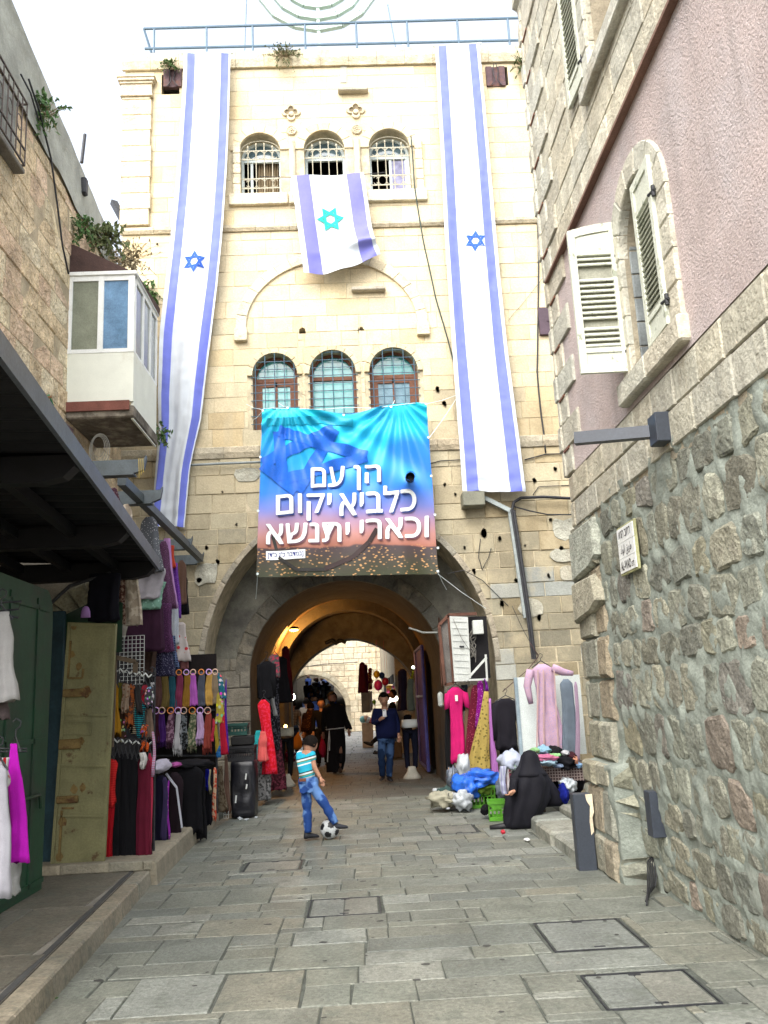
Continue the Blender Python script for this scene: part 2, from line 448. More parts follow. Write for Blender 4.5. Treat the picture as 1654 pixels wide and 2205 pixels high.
for k in range(170):
    y = 2.8+rs.random()**1.3*11; x = rs.uniform(-1.7, 2.1); r = rs.choice([.008, .012, .016, .028]); N = 7
    mb.rings([[(x+f*r*rs.uniform(.7, 1.3)*math.cos(2*PI*q/N), y+f*r*rs.uniform(.6, 1.2)*math.sin(2*PI*q/N), .0022+(1-f)*.0008) for q in range(N)] for f in (1, .5)], cap=True)
tag(mb.build('gum_spots', mat('old_gum', (.055, .055, .05), rough=.8, bump=0), street), kind='stuff')
# alley floor beyond the passage, wet looking grey stones
mb = MB()
for r in range(42):
    y = 27+r*.62
    x = -2.6-R(0, .5)
    while x < 2.6:
        w = R(.5, 1.1); mb.tint = tintv((.24, .25, .26), .12, .03)
        mb.slab([(x+.01, y+.01), (x+w-.01, y+.01), (x+w-.01, y+.6), (x+.01, y+.6)], fnG, R(-.004, .004), .01); x += w
tag(mb.build('alley_paving', M_PAVE, street), kind='stuff')
cov_lab = ['stone inlaid manhole cover in the middle of the paving, split in two slabs', 'stone manhole cover in front of the green crates',
           'small stone manhole cover at the left of the boy with the ball', 'plain square manhole cover on the right, farther of the pair by the stone wall',
           'square manhole cover on the right, nearest to the camera']
for (c, lab) in zip(covers, cov_lab):
    x0, y0, x1, y1 = c
    t = thing('manhole_cover', lab, 'manhole cover', ((x0+x1)/2, (y0+y1)/2, 0), 'manhole covers in the street paving')
    mb = MB()
    for (a, b) in (((x0, y0, -.03), (x1, y0+.010, -.001)), ((x0, y1-.010, -.03), (x1, y1, -.001)), ((x0, y0+.010, -.03), (x0+.010, y1-.010, -.001)), ((x1-.010, y0+.010, -.03), (x1, y1-.010, -.001))): mb.box(a, b)
    mb.build('frame', IRON(), t)
    nsl = 2 if lab.startswith('stone inlaid') or 'nearest' in lab else 1
    for k in range(nsl):
        a = x0+.024+(x1-x0-.048)*k/nsl; b = x0+.024+(x1-x0-.048)*(k+1)/nsl-(.006 if k < nsl-1 else 0)
        mb = MB(); mb.tint = tintv((.165, .17, .148), .05)
        mb.slab([(a, y0+.024), (b, y0+.024), (b, y1-.024), (a, y1-.024)], fnG, -.002, .005); mb.build('stone_slab', M_PAVE, t)
    mb = MB(); xm = (x0+x1)/2
    for yy in (y0+.04, y1-.06): mb.box((xm-.035, yy, -.02), (xm+.035, yy+.02, .0015))
    mb.build('lifting_slot', IRON(), t)
# raised pavement on the left with kerb
mb = MB()
def kpt(v): y = 1.0+7.62*v; return kerb_x(y), y
mb.grid(lambda u, v: (-4.2+(kpt(v)[0]-.13+4.2)*u, kpt(v)[1], .128), 2, 12)
pav = mb.build('raised_pavement', M_CONC); tag(pav, kind='structure')
n = 12
for k in range(n):     # kerb stones
    v0, v1 = k/n+.0006, (k+1)/n-.0006; mb = MB(); mb.tint = tintv((.22, .195, .145), .1)
    q = []
    for v in (v0, v1):
        x, y = kpt(v); q.append([(x-.12, y, -.05), (x+.035, y, -.05), (x+.012, y, .118), (x, y, .13), (x-.12, y, .13)])
    mb.rings(q); mb.build('kerb_stone', M_PAVE, pav)
mb = MB()
mb.grid(lambda u, v: (kpt(v)[0]-.135-.045*u, kpt(v)[1], .1335), 1, 24)
mb.build('drain_strip', mat('dark_strip', (.05, .05, .048), rough=.8), pav, fixn=False)
specs = []
for (ys, ye) in ((1.2, 2.6), (2.6, 4.3), (4.3, 5.9), (5.9, 7.2), (7.2, 8.56)):
    xs = -4.1
    while xs < -2.15:
        w = R(.7, 1.1); xe = min(xs+w, kerb_x((ys+ye)/2)-.20)
        if kerb_x((ys+ye)/2)-.2-xe < .25: xe = kerb_x((ys+ye)/2)-.2
        pl = [(xs+.006, ys+.006), (xe-.006, ys+.006), (xe-.006, ye-.006), (xs+.006, ye-.006)]
        specs.append((area_px(pl, lambda u, v, w: (u, v, .13)), (lambda m, pl=pl: m.slab(pl, lambda u, v, w: (u, v, .128+w), .008, .006, base=-.004, rnd=.0008)), tintv((.125, .115, .09), .08)))
        xs = xe
        if xs > kerb_x((ys+ye)/2)-.22: break
put_stones(pav, specs, M_PAVE, 300, 'pavement_slab', 9)
# stone ledge under the racks
mb = MB(); mb.tint = (.24, .215, .16)
def ledge_x(v): return -1.99-.12*math.sin(v*1.5)
sec = []
for k in range(15):
    v = k/14; y = 8.60+v*4.3; x = ledge_x(v)+noise.noise(Vector((0, y*2, 0)))*.02
    sec.append([(-4.2, y, -.05), (x+.015, y, -.05), (x, y, .19), (x-.02, y, .215), (-4.2, y, .22)])
mb.rings(sec); lg = mb.build('stone_ledge', STONE(), None); tag(lg, kind='structure')
specs = []
x = -3.35
while x < -2.05:
    w = R(.25, .5); b = min(x+w, -2.02)
    pl = [(x+.004, .135), (b-.004, .135), (b-.004, .218), (x+.004, .218)]
    f = lambda u, v, w: (u, 8.60-w, v)
    specs.append((area_px(pl, f), (lambda m, pl=pl, f=f: m.slab(pl, f, .02, .012, rnd=.004)), tintv((.26, .235, .175), .1))); x = b
put_stones(lg, specs, STONE(), 300, 'ledge_stone', 8)

# ================================================================ GATEHOUSE
D = 14.5
fF = lambda u, v, w: (u, D-w, v)                 # facade plane, w towards the camera
gate = thing('stone_gatehouse', 'tall cream limestone building with a wide vaulted archway across the street', 'building', (0, D, 0))
ARCH = dict(xc=-.18, hw=2.42, zb=-.2, zs=2.1, zt=4.86, depth=.92)
U = [dict(xc=-1.515, hw=.385, zb=10.90, zs=11.83, zt=12.20, depth=.32), dict(xc=-.295, hw=.385, zb=10.90, zs=11.83, zt=12.22, depth=.32),
     dict(xc=.94, hw=.39, zb=10.90, zs=11.83, zt=12.22, depth=.32)]
Lw = [dict(xc=-1.32, hw=.40, zb=6.30, zs=7.30, zt=7.72, depth=.22), dict(xc=-.29, hw=.415, zb=6.30, zs=7.30, zt=7.74, depth=.22),
      dict(xc=.80, hw=.435, zb=6.30, zs=7.30, zt=7.75, depth=.22)]
p1 = at(1180, 262, y=D); p2 = at(1150, 400, y=D)
RW = dict(xc=4.10, hw=.28, zb=11.05, zs=12.0, zt=12.35, depth=.3)
VENT = [dict(xc=-3.20, hw=.17, zb=13.10, zs=13.55, zt=13.551, depth=.2), dict(xc=3.18, hw=.15, zb=13.12, zs=13.54, zt=13.541, depth=.2)]
HOLES = []
for (px, py) in ((651, 712), (778, 711)):
    q = at(px, py, y=D); HOLES.append(dict(xc=q.x, hw=.06, zb=q.z-.06, zs=q.z, zt=q.z+.06, depth=.25))
ALL = [ARCH]+U+Lw+[RW]+VENT+HOLES
mb = MB()
holed_wall(mb, [(-4.07, -.3), (7, -.3), (7, 13.85), (-4.07, 13.85)], ALL, fF, .3)
gw = mb.build('wall', mat('pale_mortar', (.47, .405, .28), rough=.95, var=.3, vs=6, bump=.5, bs=35, stain=(.3, .26, .18), ss=2), gate)
mb = MB()   # sides, back, roof, floors behind
mb.add([(-4.07, D, -.3), (-4.07, 26, -.3), (-4.07, 26, 13.85), (-4.07, D, 13.85)], [(0, 1, 2, 3)])
mb.add([(7, D, -.3), (7, 26, -.3), (7, 26, 13.85), (7, D, 13.85)], [(3, 2, 1, 0)])
mb.box((-4.06, D+.01, 13.55), (6.99, 25.99, 13.86))
mb.box((-4.06, D+.95, 5.4), (6.99, 25.99, 5.9))
mb.build('roof', mat('roof_slab', (.4, .37, .3), rough=.9), gate)
mb = MB(); mb.box((-4.0, D+1.4, 5.95), (6.9, 25.9, 13.5)); mb.build('dark_rooms', DARK(), gate)
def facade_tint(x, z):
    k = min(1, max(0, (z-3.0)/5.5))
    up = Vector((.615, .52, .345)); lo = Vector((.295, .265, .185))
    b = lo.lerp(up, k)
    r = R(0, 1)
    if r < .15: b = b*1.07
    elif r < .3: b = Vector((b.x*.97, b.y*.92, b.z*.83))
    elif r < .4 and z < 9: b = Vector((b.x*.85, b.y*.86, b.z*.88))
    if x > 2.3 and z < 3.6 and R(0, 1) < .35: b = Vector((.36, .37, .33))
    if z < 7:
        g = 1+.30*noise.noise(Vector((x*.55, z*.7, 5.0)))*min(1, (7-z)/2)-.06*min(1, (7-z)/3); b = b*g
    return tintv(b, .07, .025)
# openings enlarged by their rings so the courses stop at the voussoirs
def grow(o, w): q = dict(o); q['hw'] += w; q['zt'] += w; return q
CL = [ARCH]+[grow(o, .17) for o in U]+[grow(o, .09) for o in Lw]+[RW]+VENT+HOLES
sp = []
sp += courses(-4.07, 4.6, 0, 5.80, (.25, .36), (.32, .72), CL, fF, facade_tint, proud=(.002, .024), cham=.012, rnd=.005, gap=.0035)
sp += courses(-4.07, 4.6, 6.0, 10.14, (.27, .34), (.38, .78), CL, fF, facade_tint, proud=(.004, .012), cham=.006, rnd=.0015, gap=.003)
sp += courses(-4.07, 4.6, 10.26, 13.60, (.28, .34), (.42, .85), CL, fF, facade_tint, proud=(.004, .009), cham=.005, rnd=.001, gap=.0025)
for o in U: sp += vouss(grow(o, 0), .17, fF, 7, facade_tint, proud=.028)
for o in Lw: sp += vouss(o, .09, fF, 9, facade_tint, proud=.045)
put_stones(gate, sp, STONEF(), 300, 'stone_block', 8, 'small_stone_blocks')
rs = random.Random(12)
M_POCK = mat('pockmark_shade', (.17, .145, .10), rough=.95, var=.4)  # flat dark discs: the shade of the pock holes put into the colour
for (px, py, w) in ((1040, 1148, 26), (1075, 1160, 14), (1020, 1230, 16), (957, 1045, 12), (980, 1065, 10), (942, 840, 16), (957, 870, 18), (1150, 1035, 16), (1080, 1300, 20), (1110, 1250, 12), (1180, 1240, 14), (1060, 1085, 9), (470, 1210, 14), (445, 1180, 12), (510, 1130, 9), (430, 1250, 16), (1195, 1010, 12), (1208, 1180, 14), (1160, 1330, 18), (340, 528, 9), (890, 1000, 8), (480, 1060, 8), (1185, 1120, 11), (1000, 1180, 9), (1130, 1175, 8)):
    q = at(px, py, y=D); r = w*.34*D/FPX; N = 9; rr = [rs.uniform(.55, 1.2) for _ in range(N)]
    mb = MB(); mb.rings([[(q.x+r*f*rr[k]*math.cos(2*PI*k/N), D-.036+.0*f, q.z+r*f*rr[k]*1.25*math.sin(2*PI*k/N)) for k in range(N)] for f in (1, .5)]); mb.build('pockmark_shade', M_POCK, gate)
for (x0, y0, x1, y1) in ((1190, 1115, 1238, 1165), (1186, 1180, 1238, 1215), (1205, 1218, 1240, 1250), (420, 1205, 470, 1262), (1118, 1290, 1170, 1330), (505, 1005, 560, 1040)):
    a, b = at(x0, y1, y=D), at(x1, y0, y=D); N = 12; mb = MB(); mb.tint = tintv((.41, .395, .32), .05); cx, cz = (a.x+b.x)/2, (a.z+b.z)/2
    mb.slab([(cx+(b.x-a.x)/2*math.copysign(abs(math.cos(t_))**.6, math.cos(t_))*rs.uniform(.8, 1.1), cz+(b.z-a.z)/2*math.copysign(abs(math.sin(t_))**.6, math.sin(t_))*rs.uniform(.7, 1.15)) for t_ in [2*PI*k/N for k in range(N)]], fF, .034, .004); mb.build('plaster_patch', STONE(), gate)
# mouldings
def course_band(name, x0, x1, z0, z1, w, n=9, t=(.56, .49, .35)):
    for k in range(n):
        a, b = x0+(x1-x0)*k/n+.003, x0+(x1-x0)*(k+1)/n-.003
        mb = MB(); mb.tint = tintv(t, .07)
        q = [[(x, D+.0, z0), (x, D-w*.55, z0), (x, D-w, z0+(z1-z0)*.45), (x, D-w, z1-.01), (x, D-w+.012, z1), (x, D, z1)] for x in (a, b)]
        mb.rings(q); mb.build(name, STONE(), gate)
course_band('string_course', -4.10, 4.6, 10.14, 10.26, .075, 14, (.52, .45, .32))
course_band('lower_string_course', -4.09, 4.6, 5.80, 6.0, .07, 14, (.47, .41, .30))
course_band('parapet_cornice', -4.12, 4.6, 13.62, 13.95, .10, 16, (.58, .51, .36))
# pilaster at the left corner with capital
px0, px1 = -4.10, -3.55
z = 10.3
while z < 13.0:
    mb = MB(); mb.tint = tintv((.60, .52, .37), .06); h = .33
    mb.bbox((px0, D-.085, z+.004), (px1+R(-.02, .02), D-.002, min(z+h, 13.0)-.004), .008); mb.build('pilaster_block', STONE(), gate); z += h
mb = MB(); mb.tint = (.58, .5, .36)
for (z0, z1, w) in ((13.0, 13.06, .11), (13.06, 13.26, .095), (13.26, 13.31, .12), (13.31, 13.37, .15), (13.37, 13.40, .17)):
    mb.bbox((px0-w+.08, D-w-.01, z0+.001), (px1+w-.08, D-.003, z1), .006)
mb.build('capital', STONE(), gate)
# sill band and frame round the upper windows
for (a, b) in ((-2.10, -1.0), (-.98, .47), (.49, 1.60)):
    mb = MB(); mb.tint = tintv((.62, .56, .42), .05); mb.bbox((a, D-.09, 10.66), (b, D-.003, 10.895), .012); mb.build('window_sill', STONE(), gate)
for s in (-2.02, 1.42):
    z = 10.9
    for k in range(5):
        mb = MB(); mb.tint = tintv((.60, .53, .38), .05); mb.bbox((s, D-.055, z+.003), (s+.14, D-.003, z+.21), .01); z += .215; mb.build('jamb_block', STONE(), gate)
for s in (-.905, .325):   # colonnettes with rosettes and quatrefoils
    mb = MB(); mb.tint = (.60, .52, .37); mb.rings([[(s+.06*math.cos(a), D-.03-.045*math.sin(a), z) for a in [PI*k/6-.001 for k in range(7)]] for z in (10.9, 12.0)], cap=False, closed=False)
    mb.build('colonnette', STONE(), gate, smooth=True)
def rosette(px, py):
    q = at(px, py, y=D); mb = MB(); mb.tint = (.52, .44, .31)
    mb.rings([[(q.x+r*math.cos(2*PI*k/16), D-w, q.z+r*math.sin(2*PI*k/16)) for k in range(16)] for (r, w) in ((.10, -.0), (.10, .035), (.085, .05), (.06, .035), (.05, .035))])
    for k in range(7):
        a = 2*PI*k/7; mb.ball((q.x+.045*math.cos(a), D-.035, q.z+.045*math.sin(a)), (.02, .015, .02), 8, 5)
    mb.ball((q.x, D-.04, q.z), (.022, .02, .022), 8, 5)
    mb.build('rosette', STONE(), gate, smooth=False)
rosette(628, 283); rosette(768, 281)
def quatrefoil(px, py):
    q = at(px, py, y=D); mb = MB(); mb.tint = (.52, .44, .31); N = 48
    def rad(a, r): return r*(.62+.5*abs(math.cos(2*a))**.8)
    mb.rings([[(q.x+rad(2*PI*k/N, r)*math.cos(2*PI*k/N), D-w, q.z+rad(2*PI*k/N, r)*math.sin(2*PI*k/N)) for k in range(N)] for (r, w) in ((.165, 0), (.16, .045), (.115, .05), (.10, -.0))], cap=False)
    mb.build('quatrefoil', STONE(), gate)
    mb = MB(); mb.rings([[(q.x+rad(2*PI*k/N, .105)*math.cos(2*PI*k/N), D-w, q.z+rad(2*PI*k/N, .105)*math.sin(2*PI*k/N)) for k in range(N)] for w in (.019, .021)])
    mb.build('quatrefoil_shade', mat('recess', (.20, .16, .10), rough=.95), gate)  # dark plate: shade of the carved hollow put into its colour
    mb = MB(); mb.tint = (.55, .48, .35); mb.ball((q.x+.005, D-.03, q.z-.035), (.055, .03, .05), 12, 7); mb.build('carved_knob', STONE(), gate)
quatrefoil(627, 244); quatrefoil(766, 239)
# blind relieving arch
BA = dict(xc=-.27, hw=1.55, zb=8.1, zs=8.2, zt=9.50)
for s in (-1, 1):
    mb = MB(); mb.tint = (.60, .53, .38); x = BA['xc']+s*(BA['hw']+.09); mb.bbox((x-.115, D-.10, 7.96), (x+.115, D-.003, 8.2), .008); mb.build('arch_springer', STONE(), gate)
for (a, fn_, tn) in vouss(BA, .19, fF, 17, lambda x, z: tintv((.60, .53, .38), .06), proud=.055, cham=.01, gap=.0015):
    mb = MB(); mb.tint = tn; fn_(mb); mb.build('arch_stone', STONE(), gate)
# stone gutter ledges
for (ax, ay, bx, by) in ((728, 201, 793, 203), (757, 628, 830, 624)):
    a, b = at(ax, ay, y=D), at(bx, by, y=D); mb = MB(); mb.tint = (.42, .38, .30); mb.bbox((a.x, D-.14, a.z-.035), (b.x, D-.003, a.z+.035), .014); mb.build('stone_ledge', STONE(), gate)
for (px, py) in ((740, 160),):
    q = at(px, py, y=D); mb = MB(); mb.tint = (.45, .44, .38); mb.slab([(q.x-.07, q.z-.2), (q.x+.05, q.z-.2), (q.x+.07, q.z+.2), (q.x-.05, q.z+.22)], fF, .02, .004); mb.build('mortar_patch', STONE(), gate)
# arch ring of the big gateway (thin rim) and the rough stones round it
for (a, fn_, tn) in vouss(dict(xc=ARCH['xc'], hw=ARCH['hw'], zs=ARCH['zs'], zt=ARCH['zt']), .10, fF, 22, lambda x, z: tintv((.30, .27, .21), .1), proud=.04, cham=.012, gap=.001):
    mb = MB(); mb.tint = tn; fn_(mb); mb.build('gateway_arch_stone', STONE(), gate)
# ---- windows of the facade
M_GLASS = mat('window_glass', (.10, .16, .19), rough=.08, var=0, fine=0, bump=0, spec=.9)
M_GLASS_T = mat('teal_glass', (.05, .27, .27), rough=.12, var=.25, vs=9, fine=0, bump=0, spec=.8)
M_BROWN = mat('brown_frame', (.16, .065, .035), rough=.6, var=.2, vs=20, bump=.1)
M_CREAMG = mat('pale_grille', (.40, .37, .28), rough=.6, var=.15, bump=.1)
M_BLUEG = mat('blue_grille', (.06, .11, .15), rough=.5, var=.15, bump=.1)
M_WFRAME = mat('pale_frame', (.60, .68, .68), rough=.5, var=.1, bump=0)
def arch_ring(mb, o, fn, w0, w1, t, seg=16, full=True):
    """a frame of width t following the opening"""
    a = [(o['xc']+open_hw(o, z), z) for z in [o['zb']]+[o['zs']+(o['zt']-o['zs'])*math.sin(PI/2*k/seg) for k in range(seg)]]+[(o['xc'], o['zt'])]
    P = a+[(2*o['xc']-q[0], q[1]) for q in reversed(a[:-1])]
    i = dict(o); i['hw'] -= t; i['zt'] -= t; i['zb'] += t
    a = [(i['xc']+open_hw(i, z), z) for z in [i['zb']]+[i['zs']+(i['zt']-i['zs'])*math.sin(PI/2*k/seg) for k in range(seg)]]+[(i['xc'], i['zt'])]
    Q = a+[(2*i['xc']-q[0], q[1]) for q in reversed(a[:-1])]
    n = len(P); vs = [fn(*p, w1) for p in P]+[fn(*p, w1) for p in Q]+[fn(*p, w0) for p in Q]+[fn(*p, w0) for p in P]
    fs = []
    for k in range(n):
        q = (k+1) % n
        for r in range(3): fs.append((r*n+k, r*n+q, (r+1)*n+q, (r+1)*n+k))
    mb.add(vs, fs)
def facade_window(idx, o, kind, lab):
    t = thing('arched_window', lab, 'window', (o['xc'], D+.2, o['zb']), 'arched windows of the gatehouse')
    dpt = -o['depth']
    fr = MB(); arch_ring(fr, o, fF, dpt-.02, dpt+.04, .05)
    zt = o['zs']-.02
    fr.box((o['xc']-o['hw']+.045, D-dpt-.035, zt-.035), (o['xc']+o['hw']-.045, D-dpt+.015, zt+.035))
    if kind == 'upper':
        fr.build('frame', M_WFRAME, t)
        mb = MB(); open_poly(dict(o, zb=zt, hw=o['hw']-.03), fF, dpt-.002, mb=mb); mb.build('arched_pane', M_GLASS, t)
        if idx != 1:
            mb = MB(); x = o['xc']+(.02 if idx == 2 else -.19); mb.box((x-.025, D-dpt-.02, o['zb']+.03), (x+.025, D-dpt+.01, zt-.04)); 
            if idx == 2: mb.box((o['xc']+.30, D-dpt-.02, o['zb']+.03), (o['xc']+.34, D-dpt+.01, zt-.04))
            mb.build('casement', M_WFRAME, t)
        if idx == 2:
            mb = MB(); mb.box((o['xc']+.05, D-dpt+.0, o['zb']+.03), (o['xc']+.33, D-dpt+.006, zt-.05)); mb.build('pane', mat('curtained_glass', (.22, .22, .36), rough=.2, var=.4, vs=6, bump=0), t)
        if idx == 0:
            mb = MB(); mb.grid(lambda u, v: (o['xc']-.09+.46*u, D-dpt+.08+.028*math.sin(u*58), o['zb']+.02+(zt-o['zb'])*v), 80, 3)
            mb.build('curtain', cloth((.42, .33, .21)), t, smooth=True)
        g = MB(); yg = D+.05
        x0, x1 = o['xc']-o['hw'], o['xc']+o['hw']; zb = o['zb']
        for z in (zb+.17, zb+.37, zt-.13+.0, zt+.05): g.bar((x0, yg, z), (x1, yg, z), .012, .02)
        for k in range(1, 5):
            x = x0+(x1-x0)*k/5+.0
            zz = zt+.20-.055*abs(k-2.5)
            g.tube([(x, yg-.006, zb+.0), (x, yg-.006, zz)], .009, 5); g.ball((x, yg-.006, zz+.01), (.019, .019, .035), 8, 5)
        for (za, zc) in ((zb+.17, zb+.37), (zt-.13, zt+.05)):
            r = (zc-za)/2; zm = (za+zc)/2
            xs = [x0+(x1-x0)*(k+.5)/5 for k in range(5)]
            for j, x in enumerate(xs):
                if idx == 1 and zm < zb+1 and False: pass
                if j in (1, 2, 3): g.tube([(x+r*.8*math.cos(a), yg, zm+r*.95*math.sin(a)) for a in [2*PI*q/14 for q in range(15)]], .007, 4)
                else:
                    sgn = 1 if j == 0 else -1
                    for up in (1, -1):
                        g.tube([(x+sgn*(.04-(.05-.006*q)*math.cos(q*.62)), yg, zm+up*(r*.5)+(.045-.005*q)*math.sin(q*.62)*up) for q in range(9)], .006, 4)
        a = [(o['xc']+(o['hw']-.012)*math.cos(q), D+.05, o['zs']+(o['zt']-o['zs']-.13)*math.sin(q)) for q in [PI*k/14 for k in range(15)]]
        g.tube(a, .008, 5)
        g.build('grille', M_CREAMG, t, smooth=False)
    else:
        fr.build('frame', M_BROWN, t)
        mb = MB(); open_poly(dict(o, zb=zt, hw=o['hw']-.05, zt=o['zt']-.05), fF, dpt+.003, mb=mb); mb.build('arched_pane', M_GLASS_T, t)
        mb = MB(); mb.box((o['xc']-o['hw']+.05, D-dpt-.004, o['zb']+.05), (o['xc']+o['hw']-.05, D-dpt+.001, zt-.035)); mb.build('pane', M_GLASS_T if idx != 2 else mat('grey_glass', (.16, .27, .33), rough=.1, var=.3, vs=5, bump=0), t)
        if idx != 1:
            for s in (-1, 1):
                mb = MB(); x = o['xc']+s*(o['hw']-.10); mb.box((x-.05, D-dpt-.03, o['zb']+.05), (x+.05, D-dpt-.005, zt-.036)); mb.build('casement', M_BROWN, t)
            mb = MB(); mb.box((o['xc']-.022, D-dpt-.028, o['zb']+.05), (o['xc']+.022, D-dpt-.006, zt-.036)); mb.build('mullion', M_BROWN, t)
            mb = MB(); mb.box((o['xc']-o['hw']+.15, D-dpt-.028, zt-.12), (o['xc']+o['hw']-.15, D-dpt-.006, zt-.037)); mb.build('rail', M_BROWN, t)
        g = MB(); yg = D-.03; x0, x1 = o['xc']-o['hw']-.03, o['xc']+o['hw']+.03
        n = 5
        for k in range(n):
            x = x0+(x1-x0)*(k+.5)/n; dx = abs(x-o['xc'])/(o['hw']+.03)
            g.tube([(x, yg, o['zb']+.0), (x, yg, o['zs']+(o['zt']-o['zs'])*math.sqrt(max(0, 1-dx*dx))+.02)], .0085, 5)
        z = o['zb']+.1
        while z < o['zt']-.03:
            h = (o['hw']+.03) if z < o['zs'] else (o['hw']+.03)*math.sqrt(max(0, 1-((z-o['zs'])/(o['zt']-o['zs']+.02))**2))
            g.tube([(o['xc']-h, yg+.012, z), (o['xc']+h, yg+.012, z)], .008, 5); z += .145
        g.build('grille', M_BLUEG, t)
labs = ['arched upper window at the left with beige curtain behind a scrolled grille', 'arched upper window in the middle, dark behind its grille, above the small flag',
        'arched upper window at the right with a half open white casement behind its grille']
for i, o in enumerate(U): facade_window(i, o, 'upper', labs[i])
labs = ['lower arched window with blue bars over the left corner of the banner', 'lower arched window in the middle filled with teal mesh above the banner',
        'lower arched window with blue bars over the right half of the banner']
for i, o in enumerate(Lw): facade_window(i, o, 'lower', labs[i])
t = thing('arched_window', 'narrow blue window with a bowed iron cage half hidden by the right hand house', 'window', (RW['xc'], D+.2, RW['zb']), 'arched windows of the gatehouse')
mb = MB(); open_poly(RW, fF, -.25, mb=mb); mb.build('pane', mat('blue_pane', (.16, .34, .58), rough=.2, var=.2, bump=0), t)
mb = MB(); arch_ring(mb, RW, fF, -.25, -.2, .05); mb.box((3.86, D+.19, 12.0), (4.34, D+.24, 12.06)); mb.build('frame', M_WFRAME, t)
g = MB(); 
for k in range(6):
    x = 3.74+.12*k
    g.tube([(x, D-.02, 12.62), (x, D-.16, 12.45), (x, D-.2, 11.4), (x, D-.16, 11.05), (x, D-.02, 10.98)], .008, 5)
for z in (11.05, 11.75, 12.45): g.tube([(3.7, D-.02, z), (3.74, D-.16, z), (4.34, D-.16, z)], .008, 5)
g.build('grille', mat('rust_grille', (.12, .07, .045), rough=.7), t)
mb = MB(); mb.tint = (.58, .52, .4); mb.bbox((3.74, D-.08, 10.72), (4.5, D-.003, 10.95), .01); mb.build('sill', STONE(), t)
# rusty vents at the top and the plate on the right
M_RUST = mat('rusty_plate', (.085, .05, .055), rough=.75, var=.35, vs=9, bump=.3, stain=(.16, .07, .04), ss=5)
for (px0_, py0_, px1_, py1_, lab) in ((353, 148, 392, 190, 'dark square vent with bent wire scrolls under the parapet beside the left flag'), (1048, 146, 1085, 188, 'dark square vent with bent wire scrolls near the top right of the facade')):
    a, b = at(px0_, py1_, y=D), at(px1_, py0_, y=D)
    t = thing('wall_vent', lab, 'vent', ((a.x+b.x)/2, D, a.z), 'vents below the parapet')
    mb = MB(); w = b.x-a.x
    for (u0, u1) in ((0, .31), (.69, 1)): mb.box((a.x+w*u0, D-.05, a.z), (a.x+w*u1, D-.03, b.z))
    mb.box((a.x, D-.028, a.z), (b.x, D+.05, b.z)); mb.build('plate', M_RUST, t)
    mb = MB()
    for s in (-1, 1):
        xm = (a.x+b.x)/2
        mb.tube([(xm+s*(.02+.13*(k/8)**2), D-.07, b.z+.05-(b.z-a.z)*.5*k/8) if k < 5 else (xm+s*(.10-.08*math.sin((k-4)/4*PI)), D-.07, b.z-.15-(k-4)*.07) for k in range(9)], .009, 5)
    mb.build('wire_scroll', IRON(), t)
a, b = at(1162, 724, y=D), at(1196, 664, y=D)
mb = MB(); mb.bbox((a.x, D-.07, a.z), (b.x, D-.0, b.z), .008); mb.box(((a.x+b.x)/2-.015, D-.085, (a.z+b.z)/2-.015), ((a.x+b.x)/2+.015, D-.07, (a.z+b.z)/2+.015))
tag(mb.build('steel_plate', mat('purple_steel', (.07, .045, .06), rough=.6, var=.2), None, loc=(a.x, D, a.z)), 'dark brownish steel plate fixed beside the cable on the facade', 'metal plate')
# ---- recess wall behind the gateway, passage and vault
Y2 = 15.42
f2 = lambda u, v, w: (u, Y2-w, v)
A2 = dict(xc=-.25, hw=1.70, zb=-.2, zs=2.1, zt=3.70, depth=.05)
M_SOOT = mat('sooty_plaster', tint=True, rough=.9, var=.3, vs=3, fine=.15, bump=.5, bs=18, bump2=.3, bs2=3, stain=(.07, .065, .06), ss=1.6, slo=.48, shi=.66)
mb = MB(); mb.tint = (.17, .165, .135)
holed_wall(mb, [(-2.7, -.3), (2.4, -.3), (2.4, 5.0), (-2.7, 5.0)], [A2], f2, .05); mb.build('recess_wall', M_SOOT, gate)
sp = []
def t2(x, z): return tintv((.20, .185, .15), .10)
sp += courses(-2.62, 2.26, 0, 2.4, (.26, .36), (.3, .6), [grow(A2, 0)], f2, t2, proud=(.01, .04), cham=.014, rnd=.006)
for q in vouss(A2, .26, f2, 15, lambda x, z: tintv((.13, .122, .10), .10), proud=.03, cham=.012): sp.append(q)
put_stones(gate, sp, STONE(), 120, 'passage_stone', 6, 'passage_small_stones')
# vault: profile along y
def vault(name, y0, y1, o, m, tint, n=22, ny=10):
    mb = MB(); mb.tint = tint
    prof = [(o['xc']+o['hw'], 0)] + [(o['xc']+o['hw']*math.cos(PI*k/n), o['zs']+(o['zt']-o['zs'])*math.sin(PI*k/n)) for k in range(n+1)] + [(o['xc']-o['hw'], 0)]
    for a in range(ny):
        ya, yb = y0+(y1-y0)*a/ny, y0+(y1-y0)*(a+1)/ny
        def pt(p, y): d = noise.noise(Vector((p[0]*1.5, y*1.2, p[1]*1.5)))*.025; return (p[0]+d, y, p[1]+d)
        mb.add([pt(p, ya) for p in prof]+[pt(p, yb) for p in prof], [(i, i+1, len(prof)+i+1, len(prof)+i) for i in range(len(prof)-1)])
    return mb.build(name, m, gate, smooth=True)
A2b = dict(A2); A2b['hw'] += .04; A2b['zt'] += .04
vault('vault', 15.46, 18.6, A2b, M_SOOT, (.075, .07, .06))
mb = MB(); mb.tint = (.17, .16, .13)
A3 = dict(xc=-.25, hw=1.82, zb=-.2, zs=2.3, zt=4.05, depth=.0)
holed_wall(mb, [(-2.7, -.3), (2.4, -.3), (2.4, 5.0), (-2.7, 5.0)], [A2b], lambda u, v, w: (u, 18.6+w, v), -.12); mb.build('rib_back', M_SOOT, gate)
